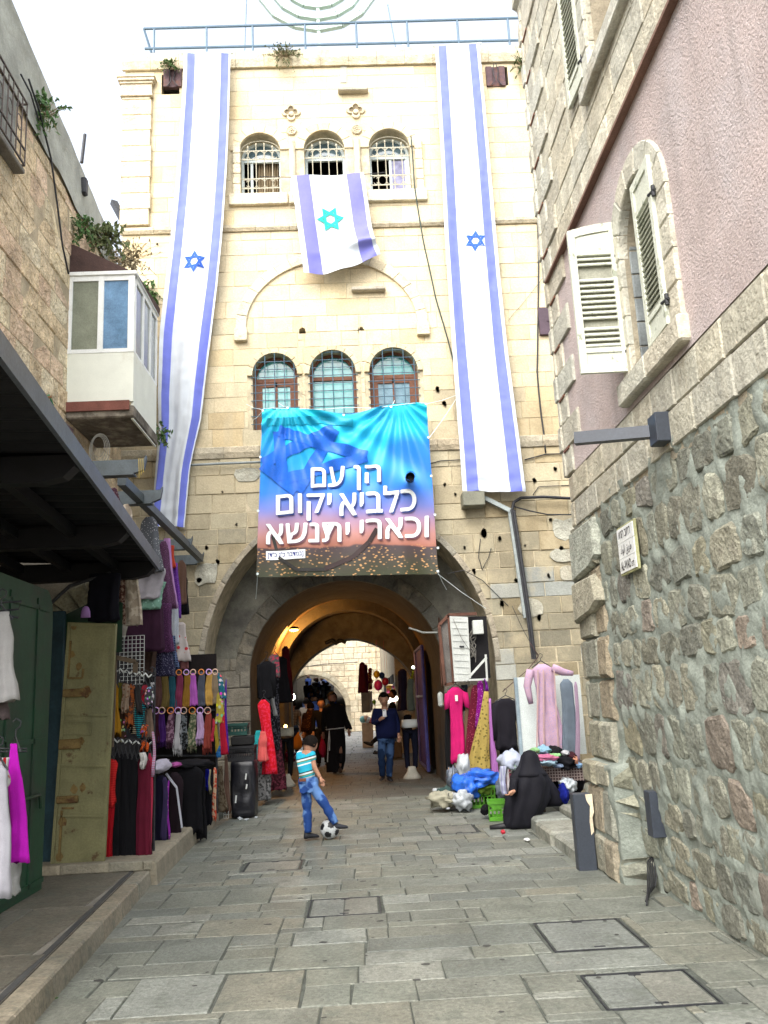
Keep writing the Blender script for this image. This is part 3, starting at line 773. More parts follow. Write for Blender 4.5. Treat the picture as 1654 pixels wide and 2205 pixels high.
vault('inner_vault', 18.6, 25.0, A3, mat('ochre_plaster', (.10, .066, .04), rough=.9, var=.3, vs=2.5, bump=.4, bs=10, stain=(.1, .08, .06), ss=1.5), (.3, .24, .15))
A5 = dict(A3); A5['hw'] = 1.66; A5['zt'] = 3.78; A5['zs'] = 2.2
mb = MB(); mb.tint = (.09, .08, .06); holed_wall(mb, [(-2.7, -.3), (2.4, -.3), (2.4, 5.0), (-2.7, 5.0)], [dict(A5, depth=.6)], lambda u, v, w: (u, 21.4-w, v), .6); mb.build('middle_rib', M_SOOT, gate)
A4 = dict(xc=-.25, hw=1.78, zb=-.2, zs=1.9, zt=3.32, depth=.9, pt=1)
mb = MB(); mb.tint = (.17, .16, .13)
holed_wall(mb, [(-2.7, -.3), (2.4, -.3), (2.4, 5.4), (-2.7, 5.4)], [A4], lambda u, v, w: (u, 25.0-w, v), .9); mb.build('end_arch', M_SOOT, gate)
mb = MB(); mb.tint = (.5, .45, .35); mb.box((-6, 25.92, 5.0), (6, 26.0, 13.8)); mb.build('back_wall', STONE(), gate)
# small pipe through the banner
q = at(878, 1045, y=D)
mb = MB(); mb.tube([(q.x, D, q.z), (q.x, D-.80, q.z-.05)], .075, 14, cap=False); mb.tube([(q.x, D-.78, q.z-.05), (q.x, D-.82, q.z-.052)], .088, 14, cap=False)
mb.tube([(q.x, D-.6, q.z-.04), (q.x, D-.61, q.z-.04)], .07, 12)
tag(mb.build('drain_spout', IRON(), None, loc=(q.x, D, q.z)), 'short black pipe end poking out through the banner', 'pipe')
# ================================================================ RIGHT HAND HOUSE
XR = 2.2
def rbase(y, z):
    b = .11*max(0, 1-z/1.4) if y < 7.5 else 0
    if y >= 7.5 and z < .95: b = -.10
    return XR+b
fR = lambda u, v, w: (rbase(u, v)-w, u, v)
rh = thing('stone_house', 'house on the right with rubble base, pink roughcast middle and ashlar upper floor', 'building', (XR, 5, 0))
RWIN = dict(xc=5.71, hw=.42, zb=3.93, zs=4.88, zt=5.30, depth=.5)
RWU = dict(xc=5.75, hw=.50, zb=6.66, zs=8.0, zt=8.3, depth=.4)
M_PINK = mat('pink_roughcast', (.56, .465, .44), rough=.95, var=.14, vs=1.3, fine=.18, fs=70, bump=1.0, bs=48, bump2=.25, bs2=5, stain=(.55, .50, .50), ss=.9, slo=.45, shi=.7, streak=(.40, .34, .32), disp=.035)
M_RUB = mat('rubble_stone', tint=True, rough=.9, var=.35, vs=9, fine=.25, fs=50, bump=1.0, bs=26, bump2=.5, bs2=8, stain=(.13, .115, .09), ss=4.5, slo=.56, shi=.72, disp=.022)
M_RMORT = mat('grey_mortar', (.225, .25, .215), rough=.95, var=.2, vs=5, fine=.15, fs=60, bump=.7, bs=30, bump2=.3, bs2=6, stain=(.20, .20, .17), ss=2.5, slo=.55, shi=.75, disp=.015)
mb = MB()
def rubw(u, v):
    y = .6+(8.38-.6)*u; z = -.15+3.4*v
    return (rbase(y, z)-.004-.020*noise.noise(Vector((y*2.3, z*2.3, 1.0)))-.030*noise.noise(Vector((y*7, z*7, 4.0)))-.012*noise.noise(Vector((y*19, z*19, 2.0))), y, z)
mb.grid(rubw, 260, 116); mb.build('mortar_bed', M_RMORT, rh, smooth=True)
mb = MB()
holed_wall(mb, [(.6, 3.1), (8.4, 3.1), (8.4, 9.6), (.6, 9.6)], [RWIN, RWU], fR, .5); mb.build('wall', MORTAR(), rh)
mb = MB(); 
mb.add([(XR, 8.4, -.2), (8, 8.4, -.2), (8, 8.4, 9.6), (XR, 8.4, 9.6)], [(3, 2, 1, 0)]); mb.box((XR, .6, 9.3), (8, 8.39, 9.6))
mb.build('end_wall', MORTAR(), rh)
mb = MB(); mb.box((XR+.55, 1.0, 3.3), (7.5, 8.2, 9.2)); mb.build('dark_rooms', DARK(), rh)
# pink field
PK = dict(RWIN); PK['hw'] += .02; PK['zt'] += .02
mb = MB(); holed_wall(mb, [(.6, 3.70), (8.39, 3.70), (8.39, 5.84), (.6, 5.84)], [PK], lambda u, v, w: fR(u, v, w+.014), .01); mb.build('pink_roughcast', M_PINK, rh)
def rub_tint(y, z):
    b = random.choice([(.25, .245, .20), (.225, .215, .175), (.28, .27, .22), (.20, .195, .165), (.25, .23, .18), (.25, .205, .175), (.20, .18, .16), (.30, .28, .225), (.26, .24, .18), (.245, .24, .20), (.32, .31, .255), (.19, .18, .15), (.28, .27, .22)])
    b = (b[0]*.84, b[1]*.88, b[2]*.84)
    return tintv(b, .14, .035)
def rubble(y0, y1, z0, z1):
    out = []; z = z0
    while z < z1-.08:
        h = R(.20, .36); h = min(h, z1-z); y = y0-R(0, .3); off = R(0, 9)
        while y < y1:
            w = R(.20, .44)*(1.1 if h > .28 else 1)
            a, b = max(y, y0), min(y+w, y1)
            if b-a > .1:
                cy, cz = (a+b)/2, z+h/2+.03*noise.noise(Vector((y*1.1, off, 0))); hw, hh = (b-a)/2-R(.002, .020), h/2-R(.002, .018)
                N = 10; ang0 = R(0, 6.28); dome = R(.008, .022); rot = R(-.12, .12)
                ex = R(.38, .75)
                rr = [1+R(-.12, .08) for _ in range(N)]
                def P(k, f, ang0=ang0, N=N, hw=hw, hh=hh, ex=ex, rr=rr, rot=rot, cy=cy, cz=cz):
                    a_ = ang0+2*PI*k/N; c, s = math.cos(a_), math.sin(a_)
                    x = hw*abs(c)**ex*(1 if c > 0 else -1)*rr[k]*f; y_ = hh*abs(s)**ex*(1 if s > 0 else -1)*rr[k]*f
                    return (cy+x*math.cos(rot)-y_*math.sin(rot), cz+x*math.sin(rot)+y_*math.cos(rot))
                ringA = [P(k, 1.06) for k in range(N)]
                js = [[R(-.008, .008) for k in range(N)] for _ in range(3)]
                def make(m, ringA=ringA, P=P, dome=dome, js=js, N=N, cy=cy, cz=cz):
                    vs = [fR(p[0], p[1], -.04) for p in ringA]
                    for (f, d, jj) in ((1.0, .25, js[0]), (.86, .95, js[1])):
                        for k in range(N):
                            q = P(k, f); vs.append(fR(q[0], q[1], dome*d+jj[k]*(.5 if f > .9 else 1)))
                    vs.append(fR(cy, cz, dome*1.0+js[2][0]))
                    fs = []
                    for a_ in range(2):
                        for k in range(N): fs.append((a_*N+k, (a_+1)*N+k, (a_+1)*N+(k+1) % N, a_*N+(k+1) % N))
                    for k in range(N): fs.append((2*N+k, 3*N, 2*N+(k+1) % N))
                    m.add(vs, fs)
                out.append((area_px(ringA, fR), make, rub_tint(cy, cz)))
            y += w
        z += h
    return out
def rubble_all():
    out = []
    for (a, b, c, d) in ((2.2, 7.55, .0, 3.16),):
        out += rubble(a, b, c, d)
    return out
sp = rubble_all()
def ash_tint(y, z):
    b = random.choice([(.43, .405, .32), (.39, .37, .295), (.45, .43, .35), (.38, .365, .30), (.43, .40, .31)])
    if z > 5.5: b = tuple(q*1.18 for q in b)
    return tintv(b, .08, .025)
CLR = [grow(RWIN, .2), grow(RWU, .0)]
put_stones(rh, sp, M_RUB, 300, 'rubble_stone', 9, 'small_rubble')
# dressed corner stones of the base
z = -.02
while z < 3.12:
    h = R(.28, .42)
    if z < .95 < z+h: h = .95-z
    if z+h > 3.0: h = 3.16-z
    s = 7.52+R(0, .12); m_ = R(7.85, 8.05)
    for (a, b) in ((s, m_), (m_, 8.4)):
        mb = MB(); mb.tint = tintv(random.choice([(.27, .26, .195), (.245, .24, .19), (.29, .285, .225), (.27, .235, .17)]), .08)
        mb.slab([(a+.008, z+.008), (b-.004, z+.012), (b-.004, z+h-.008), (a+.012, z+h-.006)], fR, R(.02, .06), .03, rnd=.012); mb.build('corner_stone', M_RUB, rh)
    # outer return of the corner
    mb = MB(); mb.tint = tintv((.27, .26, .20), .1); x0 = rbase(8.3, z+.1); mb.bbox((x0-.03, 8.36, z+.006), (x0+.5, 8.47+R(0, .04), z+h-.006), .02); mb.build('corner_return', M_RUB, rh)
    z += h
# pale patched slabs with a ledge
for (a, b, z0, z1, w, t) in ((7.5, 8.42, 2.62, 3.12, .08, (.33, .345, .29)), (7.55, 8.42, 2.22, 2.61, .10, (.33, .31, .235))):
    mb = MB(); mb.tint = t; mb.slab([(a, z0+.14), (a+.25, z0+.06), (b, z0), (b, z1), (a+.1, z1)], fR, w, .035, rnd=.01); mb.build('plaster_patch', M_RUB, rh)
# ashlar courses under the pink field
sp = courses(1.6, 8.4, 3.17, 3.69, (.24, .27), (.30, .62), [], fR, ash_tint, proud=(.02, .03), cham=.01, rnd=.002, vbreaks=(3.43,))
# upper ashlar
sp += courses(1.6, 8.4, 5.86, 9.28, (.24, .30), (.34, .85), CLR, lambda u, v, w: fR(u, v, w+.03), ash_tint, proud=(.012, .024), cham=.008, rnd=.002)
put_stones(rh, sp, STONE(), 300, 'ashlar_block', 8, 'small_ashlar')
mb = MB(); mb.box((XR-.075, 1.0, 5.835), (XR-.0, 8.4, 5.862)); mb.build('drip_board', mat('faded_brown', (.20, .115, .085), rough=.8, var=.2), rh)
# toothed quoins
z = 3.70; k = 0
while z < 9.2:
    h = .27; L_ = .62 if k % 2 else .28
    up = z > 5.8
    mb = MB(); mb.tint = tintv((.48, .46, .38), .06); w = .034+(.03 if up else 0)+.006*(k % 2)
    mb.slab([(8.4-L_, z+.003), (8.42, z+.003), (8.42, z+h-.003), (8.4-L_, z+h-.003)], fR, w, .012, rnd=.002)
    mb.bbox((XR-.05-(.03 if up else 0)-(.012 if k % 2 else 0), 8.38, z+.003), (XR+.4, 8.46+.04*(k % 2), z+h-.003), .01)
    mb.build('quoin', STONE(), rh)
    if k % 2:
        mb = MB(); mb.box((XR-w-.006, 8.18, z-.022), (XR, 8.40, z+.001)); mb.build('quoin_shade_strip', M_BROWN, rh)  # brown strip whose dark colour also carries the shadow under the quoin end
    z += h; k += 1
for k in range(10):
    mb = MB(); mb.tint = tintv((.45, .42, .34), .05); a, b = 1.0+.75*k+.003, 1.0+.75*(k+1)-.003
    q = [[(XR, y, 9.2), (XR-.06, y, 9.22), (XR-.08, y, 9.32), (XR-.13, y, 9.36), (XR-.13, y, 9.46), (XR, y, 9.46)] for y in (a, min(b, 8.5))]
    mb.rings(q); mb.build('cornice_stone', STONE(), rh, fixn=True)
# window surrounds
def rsur(mx, tint=(.47, .45, .37)):
    for (a, fn_, tn) in vouss(RWIN, .20, fR, 7, lambda x, z: tintv(tint, .06), proud=.045, cham=.01, gap=.004):
        mb = MB(); mb.tint = tn; fn_(mb); mb.build('surround_stone', STONE(), rh)
    for s in (-1, 1):
        z = 3.93
        for k in range(4):
            e0, e1 = RWIN['xc']+s*RWIN['hw'], RWIN['xc']+s*(RWIN['hw']+.20)
            a, b = min(e0, e1), max(e0, e1); h = (RWIN['zs']-3.93)/4
            mb = MB(); mb.tint = tintv(tint, .06); mb.slab([(a+.002, z+.003), (b-.002, z+.003), (b-.002, z+h-.003), (a+.002, z+h-.003)], fR, .045, .01)
            mb.build('surround_stone', STONE(), rh); z += h
rsur(None)
for (a, b) in ((5.06, 5.74), (5.745, 6.40)):
    mb = MB(); mb.tint = tintv((.47, .45, .37), .04); mb.bbox((XR-.09, a, 3.74), (XR+.1, b, 3.925), .014); mb.build('window_sill', STONE(), rh)
mb = MB(); mb.tint = (.50, .49, .42); mb.bbox((XR-.12, 5.0, 6.50), (XR+.1, 6.46, 6.655), .012); mb.build('upper_window_sill', STONE(), rh)
for (a, b) in ((5.06, 5.24), (6.26, 6.42)):
    z = 6.67
    for k in range(6):
        mb = MB(); mb.tint = tintv((.46, .44, .36), .05); mb.slab([(a, z), (b, z), (b, z+.262), (a, z+.262)], fR, .075, .01); mb.build('surround_stone', STONE(), rh); z += .27
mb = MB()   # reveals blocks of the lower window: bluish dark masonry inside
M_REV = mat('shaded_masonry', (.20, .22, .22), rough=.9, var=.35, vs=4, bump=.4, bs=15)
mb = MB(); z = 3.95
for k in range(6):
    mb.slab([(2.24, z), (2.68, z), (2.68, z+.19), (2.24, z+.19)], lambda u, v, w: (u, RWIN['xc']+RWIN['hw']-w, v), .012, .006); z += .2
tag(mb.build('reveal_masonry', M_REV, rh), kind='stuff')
mb = MB(); mb.box((2.66, 5.3, 3.93), (2.70, 6.16, 5.25)); mb.build('inner_shutter', mat('grey_board', (.15, .17, .18), rough=.8, var=.3), rh)
mb = MB(); mb.box((2.56, 5.25, 6.67), (2.60, 6.3, 8.3)); mb.build('inner_board', mat('plum_board', (.13, .06, .07), rough=.7), rh)
# ---- shutters (things hinged on the wall)
M_SHUT = mat('flaking_white_paint', (.55, .57, .48), rough=.7, var=.10, vs=9, fine=.1, fs=80, bump=.35, bs=40, stain=(.22, .24, .18), ss=9, slo=.58, shi=.64)
def shutter(label, org, du, dn, w, z0, z1, arch, nl, group='louvred shutters of the right hand house', broken=()):
    """org: hinge foot; du: direction across the leaf; dn: face normal"""
    org, du, dn = Vector(org), Vector(du).normalized(), Vector(dn).normalized()
    t = thing('window_shutter', label, 'shutter', org, group)
    def f(u, v, d): return tuple(org+du*u+dn*d+Vector((0, 0, v)))
    H = z1-z0; st = .055
    for (a, b) in ((0, st), (w-st, w)):
        hh = [H-arch*(1-((x)/w))**2*0-arch*(((x-w*.0)/w))**2 for x in (a, b)]
        mb = MB(); mb.rings([[f(a, 0, 0), f(b, 0, 0), f(b, hh[1], 0), f(a, hh[0], 0)], [f(a, 0, .035), f(b, 0, .035), f(b, hh[1], .035), f(a, hh[0], .035)]]); mb.build('stile', M_SHUT, t, fixn=True)
    def topz(x): return H-arch*(x/w)**2
    for (v0, v1, curved) in ((0, .05, 0), (.165, .205, 0), (H-.275, H-.235, 0), (H-.075, H, 1)):
        mb = MB(); n = 6; ra = []
        pts = []
        for k in range(n+1):
            x = st+(w-2*st)*k/n; pts.append((x, topz(x)-(.07) if curved else v0, topz(x) if curved else v1))
        for k in range(n):
            (xa, a0, a1), (xb, b0, b1) = pts[k], pts[k+1]
            mb.rings([[f(xa, a0, .002), f(xb, b0, .002), f(xb, b1, .002), f(xa, a1, .002)], [f(xa, a0, .033), f(xb, b0, .033), f(xb, b1, .033), f(xa, a1, .033)]])
        mb.build('rail', M_SHUT, t, fixn=True)
    for (v0, v1) in ((.051, .164), (H-.234, None)):
        mb = MB()
        a1, b1 = (v1, v1) if v1 else (topz(st)-.071, topz(w-st)-.071)
        mb.rings([[f(st, v0, .010), f(w-st, v0, .010), f(w-st, b1, .010), f(st, a1, .010)], [f(st, v0, .022), f(w-st, v0, .022), f(w-st, b1, .022), f(st, a1, .022)]])
        mb.build('panel', M_SHUT, t, fixn=True)
    lo, hi = .21, H-.28
    for k in range(nl):
        if k in broken: continue
        v = lo+(hi-lo)*(k+.5)/nl; dh = (hi-lo)/nl*.62
        mb = MB(); mb.rings([[f(x, v-dh*.7, .028), f(x, v-dh*.7+.008, .034), f(x, v+dh*.6, .006), f(x, v+dh*.6-.008, .0)] for x in (st, w-st)]); mb.build('louvre_slat', M_SHUT, t, fixn=True)
    mb = MB()
    mb2 = MB(); mb2.rings([[f(st, .2, -.004), f(w-st, .2, -.004), f(w-st, .2, -.001), f(st, .2, -.001)], [f(st, H-.25, -.004), f(w-st, H-.25, -.004), f(w-st, H-.25, -.001), f(st, H-.25, -.001)]]); mb2.build('backing', mat('grey_beige_board', (.30, .30, .24), rough=.8, var=.2), t, fixn=True)
    for v in (.16, H-.3):
        mb = MB(); mb.tube([f(-.05, v, .02), f(.03, v, .04)], .012, 6); mb.tube([f(-.03, v-.04, .025), f(-.03, v+.04, .025)], .014, 6); mb.build('hinge', IRON(), t)
    return t
shutter('flaking white louvred shutter standing open at right angles to the pink wall', (XR-.02, 6.24, 3.98), (-1, .05, 0), (0, -1, 0), .385, 0, 1.27, .06, 17, broken=(4, 13, 14))
sh2 = shutter('white louvred shutter half closed inside the arched window of the pink wall', (XR-.035, 5.285, 3.95), (.03, 1, 0), (-1, .03, 0), .41, 0, 1.27, .0, 18)
shutter('grey weathered louvred shutter folded back beside the upper window of the right hand house', (XR-.045, 6.44, 6.78), (-.04, 1, 0), (-1, -.04, 0), .42, 0, 1.65, .0, 20)
# dark steel arm, sign, boxes on the wall
t = thing('wall_bracket', 'dark square steel arm sticking out from a box on the rubble wall', 'bracket', (XR, 5.65, 3.2))
q0, q1 = at(1425, 952, x=2.2), at(1460, 915, x=2.2)
mb = MB(); mb.bbox((XR-.12, 5.56, 3.22), (XR+.02, 5.72, 3.43), .006); mb.build('mounting_box', mat('blue_black_steel', (.03, .037, .05), rough=.45, var=.1, bump=0, spec=.5), t)
e = at(1238, 945, y=5.95)
mb = MB(); mb.bar((XR-.10, 5.73, 3.335), (e.x, e.y, e.z), .075, .085); mb.build('arm', MC['blue_black_steel'], t, fixn=True)
mb = MB(); mb.tint = (1, 1, 1)
t = thing('street_sign', 'white trilingual street name plate with pale green rim on the rubble wall', 'sign', (XR-.1, 6.65, 2.5))
XS = XR-.062
mb = MB(); mb.bbox((XS, 6.42, 2.47), (XS+.022, 6.86, 2.86), .003); mb.box((XS+.022, 6.6, 2.6), (XR+.02, 6.68, 2.72)); mb.build('rim', mat('olive_rim', (.38, .38, .20), rough=.6), t)
zz = [2.485, 2.60, 2.725, 2.845]
for k in range(3):
    mb = MB(); mb.bbox((XS-.008, 6.437, zz[k]+.0015), (XS+.001, 6.843, zz[k+1]-.0015), .001); mb.build('tile', mat('sign_white', (.70, .72, .70), rough=.35, var=.05, bump=0), t)
def text_mesh(s, offset=.0, res=3):
    cu = bpy.data.curves.new('lettering', 'FONT'); cu.body = s; cu.offset = offset; cu.resolution_u = res; cu.fill_mode = 'FRONT' if hasattr(cu, 'fill_mode') else cu.fill_mode
    o = bpy.data.objects.new('lettering', cu); COL.objects.link(o); bpy.context.view_layer.update()
    me = bpy.data.meshes.new_from_object(o.evaluated_get(bpy.context.evaluated_depsgraph_get()))
    bpy.data.objects.remove(o); bpy.data.curves.remove(cu); return me
def put_text(s, fn, m, parent, offset=.0, name='lettering', sub=0):
    """fn(a,b): a,b in 0..1 over the text's own bounding box"""
    me = text_mesh(s, offset)
    if sub:
        bm = bmesh.new(); bm.from_mesh(me); bmesh.ops.triangulate(bm, faces=bm.faces)
        bmesh.ops.subdivide_edges(bm, edges=bm.edges, cuts=sub, use_grid_fill=True); bm.to_mesh(me); bm.free()
    xs = [v.co.x for v in me.vertices]; ys = [v.co.y for v in me.vertices]
    x0, x1, y0, y1 = min(xs), max(xs), min(ys), max(ys)
    mb = MB(); mb.add([fn((v.co.x-x0)/(x1-x0), (v.co.y-y0)/(y1-y0)) for v in me.vertices], [tuple(p.vertices) for p in me.polygons])
    bpy.data.meshes.remove(me); return mb.build(name, m, parent)
M_INK = mat('black_ink', (.02, .02, .025), rough=.5, var=0, fine=0, bump=0)
def sg(y0, y1, z0, z1): return lambda a, b: (XS-.0105, y1-(y1-y0)*a, z0+(z1-z0)*b)
put_text("\u05d0\u05d9\u05d2\u05d4 \u05d1\u05d5\u05d7\u05e8", sg(6.50, 6.80, 2.76, 2.82), M_INK, t, .006)
put_text("\ufea9\ufe8d\ufeee\ufedf\ufe8d \ufed6\ufef3\ufeae\ufec3", sg(6.50, 6.78, 2.615, 2.705), M_INK, t, .0)
put_text("AL-WAD", sg(6.55, 6.81, 2.505, 2.575), M_INK, t, .012)
put_text("ST.", sg(6.465, 6.53, 2.505, 2.545), M_INK, t, .012)
a = at(1386, 1703, x=2.2); mb = MB(); mb.bbox((rbase(6.9, .6)-.09, 6.86, .46), (rbase(6.9, .6)+.03, 7.0, .80), .006)
tag(mb.build('wall_box', MC['blue_black_steel'], None, loc=(2.2, 6.9, .46)), 'narrow dark metal box fixed low on the rubble wall', 'metal box')
# bollard and step
t = thing('bollard', 'square dark metal bollard with torn paper at the corner of the rubble wall', 'bollard', (1.97, 8.25, 0))
mb = MB(); mb.bbox((1.885, 8.17, -.02), (2.05, 8.30, .66), .006); mb.build('post', MC['blue_black_steel'], t)
mb = MB(); mb.slab([(.0, .30), (.035, .33), (.03, .45), (.055, .5), (.05, .655), (-.03, .655), (-.02, .6), (.015, .55), (-.005, .42)], lambda u, v, w: (2.02+u*.8, 8.166-w, v), .003, .001, base=0); mb.build('torn_paper', mat('paper', (.6, .52, .38), rough=.9), t)
st = thing('stone_step', 'worn pale stone step running from the bollard towards the seated woman', 'step', (2.1, 9.9, 0))
for (a, b, x, z, z0) in ((8.55, 9.5, 1.95, .13, -.05), (9.5, 10.35, 1.92, .14, -.05), (10.35, 11.0, 1.94, .15, -.05), (8.9, 9.9, 2.35, .22, .12), (9.9, 10.9, 2.33, .24, .13)):
    mb = MB(); mb.tint = tintv((.23, .235, .20), .08); mb.bbox((x, a+.006, z0), (3.9, b-.006, z), .03); mb.build('step_stone', M_PAVE, st)
q = at(1395, 1910, z=.03); mb = MB()
for k in range(5): mb.tube([(2.36, 7.3, .32), (2.31-.01*k, 7.27+.03*k, .20), (2.25-.03*k, 7.2-.05*k, .05+.01*k), (2.16-.03*k, 7.1-.08*k+.03*(k%2), .012)], .007, 5)
tag(mb.build('cable_ends', IRON(), None, loc=(2.3, 7.3, 0)), 'bundle of dark cable ends coming out at the foot of the rubble wall', 'cable')
mb = MB(); mb.ball((2.37, 7.15, .05), (.07, .11, .10), 12, 8); tag(mb.build('wall_hole_shade', DARK(), rh), kind=None)  # black ball in place of a hole, its shade put into the colour

# ================================================================ LEFT HAND HOUSE
fL = lambda u, v, w: (-4+w, u, v)
lh = thing('old_house', 'ochre rough stone house on the left topped by a grey concrete parapet', 'building', (-4, 10, 0))
def ltop(y): return 10.16-.165*(y-9.3)
mb = MB(); mb.add([(-4, 2, -.2), (-4, 14.46, -.2), (-4, 14.46, 9.2), (-4, 2, 9.3)], [(0, 1, 2, 3)]); mb.box((-8, 2, -.2), (-4.05, 14.46, 8.9)); mb.build('wall', mat('ochre_mortar', (.40, .33, .22), rough=.95, var=.25, vs=5, bump=.7, bs=20), lh)
M_ERO = mat('eroded_limestone', tint=True, rough=.95, var=.34, vs=3.2, fine=.25, fs=40, bump=1.0, bs=11, bump2=.9, bs2=3.2, stain=(.42, .32, .20), ss=2.4, slo=.50, shi=.68, disp=.06)
def lt(y, z): return tintv(random.choice([(.68, .57, .37), (.65, .52, .335), (.70, .59, .40), (.63, .50, .32), (.67, .50, .345)]), .06, .02)
put_stones(lh, courses(4.5, 14.44, 2.6, 9.0, (.26, .36), (.38, .75), [], fL, lt, proud=(.0, .022), cham=.02, rnd=.010, gap=.0), M_ERO, 300, 'rough_block', 8, 'small_rough_blocks')
mb = MB()
def par(u, v):
    y = 2.5+(13.9-2.5)*u; z0 = 9.0-.06*(y-11)*.5+.10*noise.noise(Vector((y*1.5, 0, 3))); zt = ltop(y) if y < 13.2 else ltop(13.2)-.5*(y-13.2)
    return (-3.955+.02*noise.noise(Vector((y*2, v*3, 0))), y, z0+(zt-z0)*v)
mb.grid(par, 60, 8)
def par2(u, v): p = par(u, 1); return (p[0]-.35*v, p[1], p[2])
mb.grid(par2, 60, 1); mb.build('concrete_parapet', mat('grey_render', (.33, .335, .29), rough=.95, var=.25, vs=2, fine=.12, bump=.5, bs=14, stain=(.2, .2, .16), ss=1.4, slo=.5, shi=.7), lh, smooth=True)
# rusty grille window at the frame edge
t = thing('window_grille', 'wrought iron window cage at the upper left edge on the ochre wall', 'grille', (-4, 9.3, 8.2))
mb = MB()
for z in (8.15, 8.35, 8.85, 9.0): mb.bar((-3.85, 8.1, z), (-3.85, 9.45, z), .02, .02)
for k in range(11): y = 8.05+.14*k; mb.tube([(-3.85, y, 8.15), (-3.85, y, 9.0)], .009, 5)
for z in (8.15, 9.0): mb.bar((-4, 9.45, z), (-3.85, 9.45, z), .02, .02)
for k in range(5):
    y = 8.12+.28*k
    mb.tube([(-3.85, y+.07*math.cos(a), 8.60+.10*math.sin(a)) for a in [2*PI*q/12 for q in range(13)]], .008, 4)
mb.build('bars', mat('rust_bars', (.10, .08, .07), rough=.7), t)
mb = MB(); mb.box((-3.97, 8.05, 8.12), (-3.96, 9.4, 9.0)); mb.build('window', mat('dusty_glass', (.16, .17, .15), rough=.4, var=.4, vs=6), t)
mb = MB(); mb.bbox((-4.0, 7.9, 8.06), (-3.86, 9.5, 8.12), .01); mb.tint = (.4, .35, .25); mb.build('sill', M_CONC, t)
# ---- enclosed balcony
t = thing('enclosed_balcony', 'white glazed balcony box hung on the ochre wall, with rust stained slab', 'balcony', (-3.55, 12.2, 5.55))
BX0, BX1, BY0, BY1 = -4.0, -3.06, 11.6, 13.0
M_PANEL = mat('cream_panel', (.66, .68, .60), rough=.5, var=.05, fine=.03, bump=.05, stain=(.5, .48, .38), ss=3, slo=.6, shi=.8)
mb = MB(); mb.tint = (.2, .18, .15); mb.bbox((BX0, BY0-.02, 5.62), (BX1+.02, BY1+.02, 5.80), .02); mb.build('slab', mat('mouldy_concrete', (.11, .095, .075), rough=.95, var=.5, vs=4, bump=.8, bs=10, stain=(.28, .25, .2), ss=3), t)
mb = MB(); mb.box((BX0, BY0-.05, 5.72), (BX1-.04, BY0-.022, 5.86)); mb.build('rusty_beam', mat('rust_red', (.16, .06, .045), rough=.8, var=.3), t)
mb = MB(); mb.box((BX0, BY0, 5.86), (BX1, BY0+.03, 6.60)); mb.build('front_panel', M_PANEL, t)
mb = MB(); mb.box((BX1-.03, BY0+.031, 5.60), (BX1, BY1, 6.60)); mb.build('side_panel', M_PANEL, t)
mb = MB()
for (x0, x1) in ((BX0, BX0+.05), (BX0+.42, BX0+.50), (BX1-.09, BX1-.0)): mb.box((x0, BY0-.01, 6.601), (x1, BY0+.04, 7.80))
for (z0, z1) in ((6.601, 6.66), (7.72, 7.80)): mb.box((BX0+.051, BY0-.005, z0), (BX1-.091, BY0+.035, z1))
for (y0, y1) in ((BY0+.041, BY0+.09), (BY0+.50, BY0+.56), (BY0+.95, BY0+1.0), (BY1-.05, BY1)): mb.box((BX1-.045, y0, 6.601), (BX1+.005, y1, 7.72))
for (z0, z1) in ((6.601, 6.64), (7.721, 7.80)): mb.box((BX1-.04, BY0+.091, z0), (BX1+.0, BY1, z1))
mb.build('window_frame', WHITEP(), t)
mb = MB(); mb.box((BX0+.05, BY0+.012, 6.66), (BX0+.42, BY0+.018, 7.72)); mb.build('pane', mat('greenish_glass', (.20, .22, .17), rough=.15, var=.25, vs=3, bump=0, spec=.7), t)
mb = MB(); mb.box((BX0+.50, BY0+.012, 6.66), (BX1-.09, BY0+.018, 7.72)); mb.build('pane', mat('blue_curtain_glass', (.13, .24, .38), rough=.15, var=.3, vs=4, bump=0, spec=.7), t)
for (y0, y1) in ((BY0+.09, BY0+.5), (BY0+.56, BY0+.95), (BY0+1.0, BY1-.05)):
    mb = MB(); mb.box((BX1-.025, y0, 6.64), (BX1-.019, y1, 7.72)); mb.build('pane', mat('grey_pane', (.17, .19, .17), rough=.15, var=.2, vs=3, bump=0, spec=.7), t)
mb = MB(); mb.rings([[(BX0, BY0-.02, 7.81), (BX1+.03, BY0-.02, 7.81), (BX1+.03, BY1+.02, 7.81), (BX0, BY1+.02, 7.81)], [(BX0, BY0-.02, 8.30), (BX0+.05, BY0-.02, 8.30), (BX1+.04, BY1+.02, 7.95), (BX0, BY1+.02, 8.30)]]); mb.build('roof', mat('rust_brown_roof', (.06, .035, .03), rough=.85, var=.3), t, fixn=True)
mb = MB(); mb.bbox((BX0, BY0-.03, 7.80), (BX1+.03, BY0+.04, 7.86), .006); mb.bbox((BX1-.05, BY0+.041, 7.80), (BX1+.03, BY1+.02, 7.86), .006); mb.build('eave_trim', WHITEP(), t)

